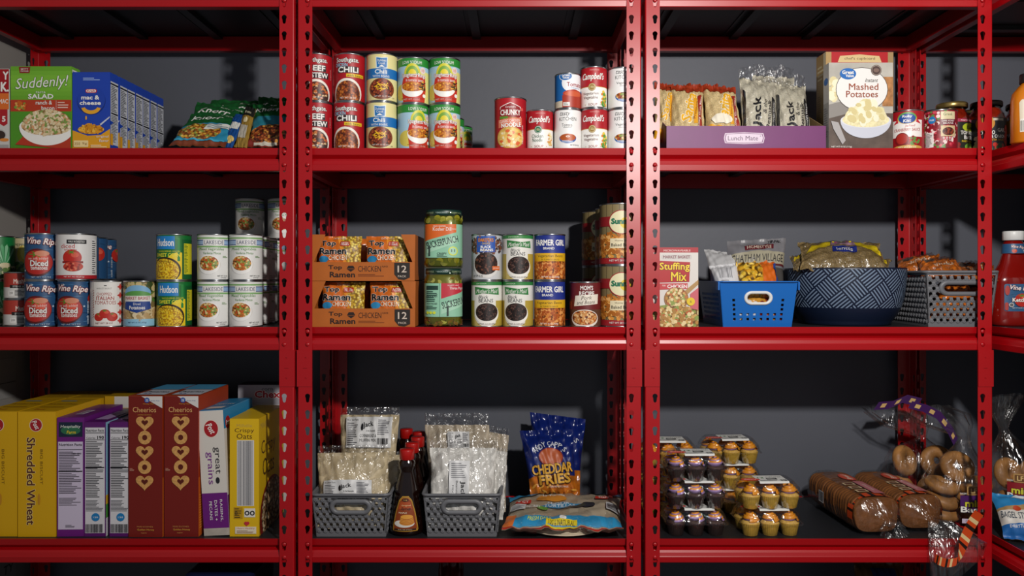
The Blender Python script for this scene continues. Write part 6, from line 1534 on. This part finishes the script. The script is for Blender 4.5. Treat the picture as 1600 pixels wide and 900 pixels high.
def clamshell():
    root = thing('cupcake_pack', 'pack', 'pack')
    q = MB()
    for cx in (-.049, 0, .049):
        for cy in (-.0255, .0255):
            q.lathe([(0, .0002), (.0172, .0002), (.0236, .030)], PLAS, 28, cx=cx, cy=cy, cap=False)
    q.loft([rring(PWD - .004, PDP - .002, .012, .030), rring(PWD + .004, PDP + .006, .014, .0305), rring(PWD + .004, PDP + .006, .014, .0325), rring(PWD - .002, PDP, .012, .033)], PLAS, False, cap=False)
    q.build('tray', root)
    q = MB(); q.loft([rring(PWD + .003, PDP + .005, .014, .033), rring(PWD - .002, PDP, .014, .0345), rring(PWD - .010, PDP - .008, .016, .052), rring(PWD - .030, PDP - .030, .018, .0655), rring(PWD - .036, PDP - .036, .018, .0665)], PLAS, True, cap=False)
    q.add(rring(PWD - .036, PDP - .036, .018, .0665), [tuple(range(24))], PLAS)
    q.build('lid', root)
    a = Art().rect(-30, 44, 0, 62, '#d9d9d4').ell(-46, 26, 24, 12, '#c02a22').ell(-46, 26, 21.5, 10, '#d9483a').text('Bakery', -46, 26, 30, 8, W_, .03, sh=.2).text('CUPCAKES', 18, 46, 40, 6, '#3a3a3c', .02).rect(-4, 22, 22, 36, '#2a2a2c').lines(-2, 20, 24, 34, 4, '#d9d9d4').bars(26, 42, 6, 20, K_, n=14).text('12', -16, 38, 16, 10, '#2f7a3c', .02).lines(-26, 20, 6, 18, 4, '#77777a')
    def lf(u, v, o):
        v = v * .001 + .0135
        if v < .018: y = -.0475 + v * .55; z = .0525 + v * .745
        elif v < .050: y = -.0376 + (v - .018); z = .0668
        else: y = -.0056 + (v - .050); z = .0668
        return (u * .001, y, z + o + .0003)
    q = MB(); a.into(q, lf, dv=6); q.build('sticker', root, fix=False)
    return root
pack0 = clamshell(); ck = [cupcake(0), cupcake(1)]
ck[0].name, ck[1].name = 'cupcake', 'cupcake.yellow'
ck[1].name = 'cupcake_golden'
stacks = [((1083, .075), [0, 0, 0], 'front post stack', 0), ((1197, .072), [1, 1], 'short front stack', 2),
          ((1042, .225), [1, 1, 1], 'rear post stack', -3), ((1138, .250), [1, 1, 1], 'stack by the wall', 2)]
lvn = {3: ['bottom', 'middle', 'top'], 2: ['bottom', 'top']}
for (px, y), kinds, where, rz in stacks:
    X = wx(px, y)
    for lv, kd in enumerate(kinds):
        z = Z4 + lv * .0675; n = lvn[len(kinds)][lv]
        put(pack0, 0, y, z, rz + lv * .6, 'clear pack of %s cupcakes, %s of the %s' % (['purple and orange', 'golden'][kd], n, where), 'clear cupcake packs', x=X)
        m = Matrix.Rotation(R(rz + lv * .6), 3, 'Z')
        for r_ in range(2):
            if r_ == 1 and px in (1042,) : pass
            for c_ in range(3):
                p = m @ Vector(((c_ - 1) * .049, (r_ - .5) * .051, .0012))
                put(ck[kd], 0, y + p.y, z + p.z, 30 * c_ + 17 * lv - 20 + 40 * r_, '%s cupcake, %s row %s, %s pack of the %s' % (['orange and purple', 'golden'][kd], ['front', 'back'][r_], ['outer end', 'centre', 'inner end'][c_], n, where), 'cupcakes in clear packs', x=X + p.x)
# ------------------------------------------------------------------ bread
CRUST = mat('#7a4a22', rough=.55, noise=.28, nscale=30, bump=.25, bscale=120); CRUMB = mat('#c79a62', rough=.8, noise=.18, nscale=160, bump=.4, bscale=300)
def bread_prof(w, h, n=28, k=1.0):
    o = []
    for i in range(n):
        t = 2 * PI * i / n; c, s = math.cos(t), math.sin(t)
        x = (abs(c) ** .55) * (1 if c >= 0 else -1) * w / 2; z = (abs(s) ** .55) * (1 if s >= 0 else -1) * h / 2
        if z > 0: x *= 1.06; z *= 1.08
        o.append((x * k, z * k))
    return o
def loaf(name, label, p0, p1, w, h, group, seed):
    """sliced loaf along p0 -> p1 (base points of its two ends)"""
    p0, p1 = Vector(p0), Vector(p1); d = p1 - p0; L = d.length; d.normalize(); sx = Vector((d.y, -d.x, 0)).normalized()
    root = thing(name, label, 'bread', p0, 0, group); q = MB(); n = 20; rn = random.Random(seed); rings = []
    for i in range(n):
        t0, t1 = i / n, (i + 1) / n; k = 1 if 0 < i < n - 1 else .96; wob = rn.uniform(-.001, .001)
        for e, kk in ((t0 + .03 / n, k * .985), (t0 + .14 / n, k), (t1 - .14 / n, k), (t1 - .03 / n, k * .985)):
            rings.append([p0 + d * (L * e) + sx * (x + wob) + Vector((0, 0, h * .52 + z)) for x, z in bread_prof(w, h, k=kk)])
    q.loft(rings, CRUST, True, cap=False)
    m = len(rings[0])
    q.add(rings[0], [tuple(range(m))], CRUST); q.add(rings[-1], [tuple(range(m))], CRUST)
    q.build('sliced_loaf', root, origin=root.location)
    return root, p0, d, sx, L
BAG = film(rough=.2, amt=.08, bump=.55, bscale=24, edge=.55)
PRN = mat('#c5461a', rough=.3); PRD = mat('#1c1410', rough=.3)
def bag_loft(root, path, m, name='clear_bag', n=44, seed=1, fold=.10):
    """film bag: rings of (centre, half width vector, half height vector, folds)"""
    rn = random.Random(seed); ph = [rn.uniform(0, 6.3) for _ in range(4)]; rings = []
    for c, a, b, f in path:
        rg = []
        for i in range(n):
            t = 2 * PI * i / n
            k = 1 + f * (.6 * math.sin(9 * t + ph[0]) + .4 * math.sin(15 * t + ph[1])) + .02 * math.sin(3 * t + ph[2])
            ca, sa = math.cos(t), math.sin(t); pw = .75
            ca = abs(ca) ** pw * (1 if ca > 0 else -1); sa = abs(sa) ** pw * (1 if sa > 0 else -1)
            rg.append(Vector(c) + Vector(a) * ca * k + Vector(b) * sa * k)
        rings.append(rg)
    q = MB(); q.loft(rings, m, True, cap=False); return q.build(name, root, origin=root.location, fix=False)
def bread_bag(label, lf, w, h, tail, seed, group):
    root_l, p0, d, sx, L = lf
    root = thing('bread_bag', label, 'bag', p0, 0, group); U = Vector((0, 0, 1)); c = lambda e, z=.5: p0 + d * e + U * (h * .52)
    A, B = sx * (w * .535), U * (h * .555)
    path = [(c(L + .014), A * .5, B * .5, .04), (c(L + .012), A * .96, B * .96, .02), (c(L * .8), A, B, .008), (c(L * .5), A, B, .01), (c(L * .2), A, B, .01), (c(.0), A * .99, B * .99, .015), (c(-.010), A * .9, B * .88, .03)]
    nk = tail[0]
    path += [(c(-.010).lerp(nk, .5), A * .5, B * .5, .09), (nk, A * .13, B * .13, .25)]
    # the tail spreads out again beyond the tie
    for pt, aw, bw in tail[1:]: path.append((Vector(pt), Vector(aw), Vector(bw), .12))
    bag_loft(root, path, BAG, seed=seed)
    # printing on the top of the bag
    a = Art(); WW = w * 1000
    LL = L * 1000
    a.ell(LL * .30, WW * .62, 34, 20, '#b83a26').ell(LL * .30, WW * .62, 30, 16, '#cc5238').text('Bread', LL * .30, WW * .62, 44, 14, '#f0dcc8', .03, sh=.2, rot=180)
    for i in range(3): a.rect(LL * (.52 + .13 * i), LL * (.60 + .13 * i), WW * .24, WW * .5, '#cbb08a').rect(LL * (.535 + .13 * i), LL * (.585 + .13 * i), WW * .28, WW * .46, '#5a2c18')
    a.rect(LL * .48, LL * .92, WW * .54, WW * .80, '#b56a70').text('WHOLE WHEAT', LL * .7, WW * .66, 60, 10, '#e3c8c0', .02, rot=180)
    hz = h * .52 + h * .555 * 1.02
    q = MB(); a.into(q, lambda u, v, o: p0 + d * (L - u * .001) + sx * (v * .001 - w / 2) + U * (hz - ((v * .001 - w / 2) / (w * .535)) ** 4 * h * .25 + o), du=8, dv=6); q.build('print', root, origin=root.location, fix=False)
    # orange printed band near the open end
    q = MB(); n = 30; rg = []
    for e in (.004, .030):
        rg.append([c(e) + A * 1.012 * math.copysign(abs(math.cos(t)) ** .75, math.cos(t)) + B * 1.012 * math.copysign(abs(math.sin(t)) ** .75, math.sin(t)) for t in [R(-8 + 196 * i / n) for i in range(n + 1)]])
    vs = rg[0] + rg[1]
    for i in range(n): q.add([rg[0][i], rg[0][i + 1], rg[1][i + 1], rg[1][i]], [(0, 1, 2, 3)], PRN if i % 3 else PRD, True)
    q.build('printed_band', root, origin=root.location, fix=False)
    # barcode on the side
    q = MB(); a = Art().rect(0, 28, 0, 30, '#d8d8d8').bars(2, 26, 2, 28, K_); a.into(q, lambda u, v, o: p0 + d * (L * .72 - u * .001) - sx * (-w * .545 - o - .0008) * (-1 if False else 1) * -1 + U * (.03 + v * .001)); q.build('barcode', root, origin=root.location, fix=False)
    return root
U_ = Vector((0, 0, 1))
g = 'sliced brown loaves'
zb = Z4 + .003
e0, e1 = Vector((wx(1370, .045), .045, zb)), Vector((wx(1295, .30), .30, zb))
l1 = loaf('bread_loaf', 'sliced brown loaf in the bag at the inner side of the pair', e0, e1, .112, .086, g, 1)
nk = e0 + Vector((.014, -.030, .040))
bread_bag('clear bread bag with gathered end beside the cupcake packs', l1, .112, .086, [nk, (nk + Vector((.004, -.010, -.008)), (.022, 0, 0), (0, 0, .014)), (nk + Vector((.006, -.016, -.022)), (.034, 0, 0.0), (0, .004, .014))], 3, 'clear bread bags')
f0, f1 = e0 + Vector((.124, .030, 0)), e1 + Vector((.128, .012, 0))
l2 = loaf('bread_loaf', 'sliced brown loaf in the bag nearest the bagels', f0, f1, .108, .084, g, 2)
nk = f0 + Vector((.006, -.040, .036))
bread_bag('clear bread bag whose orange printed tail hangs over the shelf edge', l2, .108, .084,
          [nk, (nk + Vector((.012, -.022, -.012)), (.030, 0, .012), (0, .006, .008)), (nk + Vector((.026, -.042, -.045)), (.052, .004, .022), (0, .008, .006)), (nk + Vector((.040, -.052, -.080)), (.066, .006, .040), (0, .008, .003)), (nk + Vector((.044, -.056, -.104)), (.050, .006, .036), (0, .008, .002))], 5, 'clear bread bags')
# orange band across the hanging tail belongs to that bag
bb = [o for o in bpy.context.scene.objects if o.get('label', '').startswith('clear bread bag whose')][0]
q = MB(); n = 26; pa, pb = [], []
for i in range(n + 1):
    s = i / n; t = (s - .28) / .72
    base = nk + Vector((-.022, -.064, -.068)) if False else None
    x = -.030 + .118 * s; z = -.078 - .014 * math.sin(min(1, s / .5) * PI) if s < .45 else -.078 + .110 * ((s - .45) / .55) ** 1.1
    pa.append(nk + Vector((x, -.068 + .006 * math.sin(s * 9), z))); pb.append(pa[-1] + (Vector((.004, 0, .020)) if s < .45 else Vector((-.020 * min(1, (s - .45) / .2), 0, .020 - .012 * (s - .45)))))
for i in range(n): q.add([pa[i], pa[i + 1], pb[i + 1], pb[i]], [(0, 1, 2, 3)], PRD if i % 5 in (1,) else (mat('#d9c08a', rough=.3) if i % 5 == 3 else PRN), True)
q.build('hanging_print', bb, origin=bb.location, fix=False)
# ------------------------------------------------------------------ bagels
BGL = mat('#a5733e', rough=.5, noise=.4, nscale=22, bump=.15, bscale=90)
def bagel():
    root = thing('bagel', 'bagel', 'bagel'); q = MB(); nu, nv = 36, 18
    def fn(s, t):
        a, b = 2 * PI * s, 2 * PI * t; r = .0185 * (1 + .05 * math.sin(2 * a + 1))
        return Vector(((.027 + r * math.cos(b)) * math.cos(a), (.027 + r * math.cos(b)) * math.sin(a), r * .86 * math.sin(b)))
    q.grid(fn, nu, nv, BGL); q.build('ring', root, weld=True); return root
bg_ = bagel()
def put_bagel(p, e, label, s=1.0):
    global bg_
    if 'bagel0' not in _used:
        _used.add('bagel0'); r_ = bg_; r_['label'] = label; r_['group'] = 'bagels in clear bags'
    else: r_ = dup(bg_, (0, 0, 0), 0, label, 'bagels in clear bags')
    r_.location = p; r_.rotation_euler = tuple(R(x) for x in e); r_.scale = (s, s, s)
def bagel_bag(label, body, nk, fl, seed, band=None):
    """bag: body = (centre, half-width x, half-depth y, half-height z), gathered at nk, flaring to fl = [(centre, a, b)]"""
    c, hx, hy, hz = body; c = Vector(c)
    root = thing('bagel_bag', label, 'bag', (c.x, c.y, c.z - hz), 0, 'clear bagel bags'); X, Yv, Z = Vector((1, 0, 0)), Vector((0, 1, 0)), Vector((0, 0, 1))
    nk = Vector(nk); path = []
    for f, k in ((-1, .35), (-.97, .75), (-.8, .96), (-.4, 1), (.1, 1), (.5, .93), (.8, .78)):
        path.append((c + Z * hz * f + (nk - c).xy.to_3d() * max(0, f) * .3, X * hx * k, Yv * hy * k, .02))
    p1 = c + Z * hz * .8 + (nk - c).xy.to_3d() * .24
    path += [(p1.lerp(nk, .5), X * hx * .42, Yv * hy * .42, .10), (p1.lerp(nk, .8), X * hx * .2, Yv * hy * .2, .18), (nk, X * .009, Yv * .009, .3)]
    for q_, a, b in fl: path.append((nk + Vector(q_), Vector(a), Vector(b), .16))
    bag_loft(root, path, BAG, seed=seed)
    return root
def body_print(root, body, art, t0, z0, size):
    c, hx, hy, hz = body; c = Vector(c); a = Art(); art(a, *size); q = MB()
    def f(u, v, o):
        t = R(t0) + (u * .001 - size[0] * .0005) / hx
        return c + Vector(((hx * 1.06 + o) * math.sin(t), -(hy * 1.16 + .004 + o) * math.cos(t), -hz + z0 + v * .001))
    a.into(q, f, du=4); q.build('print', root, origin=root.location, fix=False)
def a_mini(col, w2):
    def f(a, W, H):
        a.rect(0, W, H * .30, H * .75, col).rrect(W * .2, W * .62, H * .76, H, 3, '#b08a52').rrect(W * .24, W * .58, H * .79, H * .97, 2, '#6a4420').text('LF', W * .41, H * .88, W * .2, H * .13, '#d9b878', .04).text('BAKERY', W * .1, H * .80, W * .2, H * .05, W_, .02)
        a.text('mini', W * .45, H * .54, W * .62, H * .18, '#d6d23a', .05, ol=(K_, .04)).text('Bagels', W * .5, H * .36, W * .98, H * .2, W_, .05, ol=(K_, .05)).rect(W * .05, W * .9, H * .02, H * .14, '#cdbfd2' if w2 else '#d9d9d9').text('CINNAMON' if w2 else 'PLAIN', W * .45, H * .08, W * .6, H * .07, '#3a2a3a', .02)
    return f
PURB = mat('#3c1a52', rough=.3)
def tail_band(root, pts, wid, m=PURB, t2='#c9a66a'):
    q = MB(); n = len(pts) - 1
    for i in range(n):
        a, b = Vector(pts[i]), Vector(pts[i + 1]); wv = Vector(wid)
        for j in range(6):
            s0, s1 = j / 6, (j + 1) / 6
            q.add([a.lerp(b, s0), a.lerp(b, s1), a.lerp(b, s1) + wv, a.lerp(b, s0) + wv], [(0, 1, 2, 3)], m, True)
            if j in (2, 3) :
                k = wv * .25
                o = Vector((0, -.0006, 0)); q.add([a.lerp(b, s0) + k + o, a.lerp(b, s1) + k + o, a.lerp(b, s1) + wv - k + o, a.lerp(b, s0) + wv - k + o], [(0, 1, 2, 3)], mat(t2, rough=.3), True)
    q.build('printed_band', root, origin=root.location, fix=False)
# front bag
b1 = ((wx(1493, .165), .165, Z4 + .072), .085, .062, .072)
r1 = bagel_bag('clear bagel bag with purple label standing at the front by the post', b1, P(1508, 684, .165), [((-.02, .0, .025), (.035, 0, .01), (0, .012, 0)), ((-.055, .005, .05), (.062, 0, .012), (0, .014, .004)), ((-.095, .01, .072), (.070, 0, .004), (0, .012, .010))], 11)
body_print(r1, b1, a_mini('#4a1c62', True), 6, .012, (74, 96))
tail_band(r1, [P(1508, 684, .155) + Vector(v) for v in ((-.150, 0, .078), (-.110, 0, .068), (-.075, 0, .05), (-.045, 0, .012), (-.03, 0, -.02))], (.012, .002, .018))
for i, (dx, dy, z, e) in enumerate(((-.040, -.006, .020, (8, 4, 20)), (-.042, -.010, .056, (14, -6, 70)), (-.038, -.004, .092, (10, 10, 0)), (.046, -.004, .020, (6, -4, 10)), (.045, .002, .056, (10, 5, 40)), (.046, -.004, .091, (8, -8, 0)), (.006, .002, .139, (62, 8, -6)))):
    put_bagel(Vector((b1[0][0] + dx, b1[0][1] + dy, Z4 + z)), e, 'golden bagel in the purple labelled bag, %s' % ['bottom of the pile beside the bread', 'middle of the pile beside the bread', 'top of the pile beside the bread', 'bottom of the pile behind the label', 'middle of the pile behind the label', 'top of the pile behind the label', 'standing on top of both piles'][i], .94)
# rear bag
b2 = ((wx(1432, .275), .275, Z4 + .088), .088, .055, .088)
r2 = bagel_bag('clear bagel bag behind the loaves, its gathered neck leaning sideways', b2, P(1441, 683, .28), [((-.015, 0, .022), (.032, 0, .01), (0, .010, 0)), ((-.05, .006, .05), (.062, 0, .014), (0, .014, .004)), ((-.085, .01, .080), (.074, 0, .004), (0, .012, .010))], 13)
tail_band(r2, [P(1441, 683, .265) + Vector(v) for v in ((-.135, 0, .075), (-.095, 0, .078), (-.055, 0, .095), (-.015, 0, .085))], (.016, .002, .022))
for i, (dx, dy, z, e) in enumerate(((-.046, -.004, .046, (80, 6, 14)), (.046, -.002, .046, (84, 0, -12)), (-.036, -.006, .131, (72, 25, 24)), (.050, -.010, .131, (80, -8, -4)))):
    put_bagel(Vector((b2[0][0] + dx, b2[0][1] + dy, Z4 + z)), e, 'golden bagel in the bag behind the loaves, %s' % ['low at its outer side', 'low at its inner side', 'raised at its outer side', 'raised at its inner side'][i], .95)
# sideways unit: bag and blue pack
b3 = ((wx(1592, .14), .14, Z4 + .095), .070, .060, .095)
r3 = bagel_bag('clear bagel bag with red label on the corner shelf', b3, P(1568, 668, .14), [((-.002, 0, .025), (.022, 0, 0), (0, .010, 0)), ((.004, 0, .06), (.040, 0, .004), (0, .014, 0)), ((.012, 0, .085), (.048, 0, .004), (0, .014, 0))], 17)
body_print(r3, b3, a_mini('#8a1620', False), -26, .050, (66, 92))
for i, (dx, dy, z, e) in enumerate(((-.040, -.006, .044, (84, 0, 50)), (.040, .0, .044, (80, 0, -20)), (-.030, -.004, .129, (72, 15, 14)), (.050, .004, .126, (80, -10, -40)))):
    put_bagel(Vector((b3[0][0] + dx, b3[0][1] + dy, Z4 + z)), e, 'golden bagel in the red labelled bag, %s' % ['low beside the post', 'low by the picture edge', 'raised beside the post', 'raised by the picture edge'][i], .92)
def a_string(a, W, H):
    a.poly([(0, H * .62), (W * .5, H * .72), (W, H * .6), (W, H), (0, H)], '#2a80b8').poly([(W * .3, H * .9), (W, H * .8), (W, H * .92), (W * .4, H)], '#cfd4d8').rect(0, W, 0, H * .30, '#1c60a4').poly([(0, H * .26), (W, H * .34), (W, H * .60), (0, H * .56)], '#cfcac2').text('BAGEL STRINGS', W * .30, H * .44, W * .54, H * .14, '#2a3a4a', .02, rot=-6).ell(W * .30, H * .60, W * .06, H * .06, '#b8401c').text('EVERYTHING', W * .26, H * .22, W * .3, H * .06, W_, .02).ell(W * .75, H * .34, W * .2, H * .2, mat('#b98a52', noise=.2, nscale=30)).ell(W * .75, H * .34, W * .07, H * .06, '#7a5a34').dots(W * .5, H * .16, W * .14, H * .08, ['#d9d2c0', '#c9a870'], 10, 3, 5)
c = [Vector((1.182, -.005, Z4 + .008)), Vector((1.315, -.075, Z4 + .008)), Vector((1.330, .030, Z4 + .092)), Vector((1.195, .075, Z4 + .095))]
pouch('bagel_pack', 'blue and clear pack of bagel strings tilted on the corner shelf', c, .055, mat('#a8875a', rough=.4, noise=.2, nscale=24), a_string, None, 120, wr=.002)
# ------------------------------------------------------------------ lowest shelf (only the tops show) and the sheet on the side wall
q0 = thing('storage_tote', 'dark blue storage box top just showing below the cereal shelf', 'box', (wx(365, .15), .15, Z5))
q = MB(); hh = wz(882, .11) - Z5
q.loft([rring(.14, .20, .02, 0), rring(.155, .215, .02, hh - .02), rring(.155, .215, .02, hh - .012)], mat('#0e1428', rough=.4), False); q.build('body', q0)
q = MB(); q.loft([rring(.166, .226, .022, hh - .014), rring(.168, .228, .022, hh - .004), rring(.150, .210, .02, hh)], mat('#10183a', rough=.4), False); q.build('lid', q0)
hz2 = wz(884, .16) - Z5
c = [Vector((wx(672, .15), .13, Z5 + .002)), Vector((wx(735, .15), .13, Z5 + .002)), Vector((wx(722, .15), .19, Z5 + hz2)), Vector((wx(684, .15), .19, Z5 + hz2))]
pouch('snack_bag', 'dark red bag top just showing below the syrup bottles', c, .05, mat('#4a1414', rough=.3, noise=.3, nscale=40), None, None, 130, wr=.003)
c = [Vector((wx(1338, .15), .12, Z5 + .002)), Vector((wx(1430, .15), .12, Z5 + .002)), Vector((wx(1422, .15), .20, Z5 + hz2)), Vector((wx(1346, .15), .20, Z5 + hz2 + .004))]
pouch('bread_bag', 'brown and blue bread bag top just showing below the loaves', c, .08, mat('#5a4026', rough=.35, noise=.3, nscale=30), lambda a, W, H: a.rect(W * .3, W * .8, H * .5, H * .92, '#16305a'), None, 131, wr=.003)
for nm, z0, z1, lab, t in (('paper_sign', wz(925, .3), wz(872, .3), 'white paper sign with black lettering on the side wall below the cereal', 'TY'), ('paper_sign', wz(622, .3), wz(560, .3), 'white paper sheet on the side wall behind the cereal boxes', 'Y')):
    r_ = thing(nm, lab, 'sign', (-1.4285, .10, z0), 0)
    q = MB(); q.box(-.0003, .0006, 0, .235, 0, z1 - z0, mat('#8f8d8a', rough=.7)); a = Art()
    a.text(t, 205 if t == 'TY' else 150, (z1 - z0) * 1000 - 32 if t == 'TY' else (z1 - z0) * 680, 42 if t == 'TY' else 24, 24, K_, .0, sh=.1)
    if t == 'Y': a.rect(0, 235, (z1 - z0) * 380, (z1 - z0) * 380 + 2, '#3a3a3c')
    a.into(q, lambda u, v, o: (.0007 + o, u * .001, v * .001)); q.build('sheet', r_)
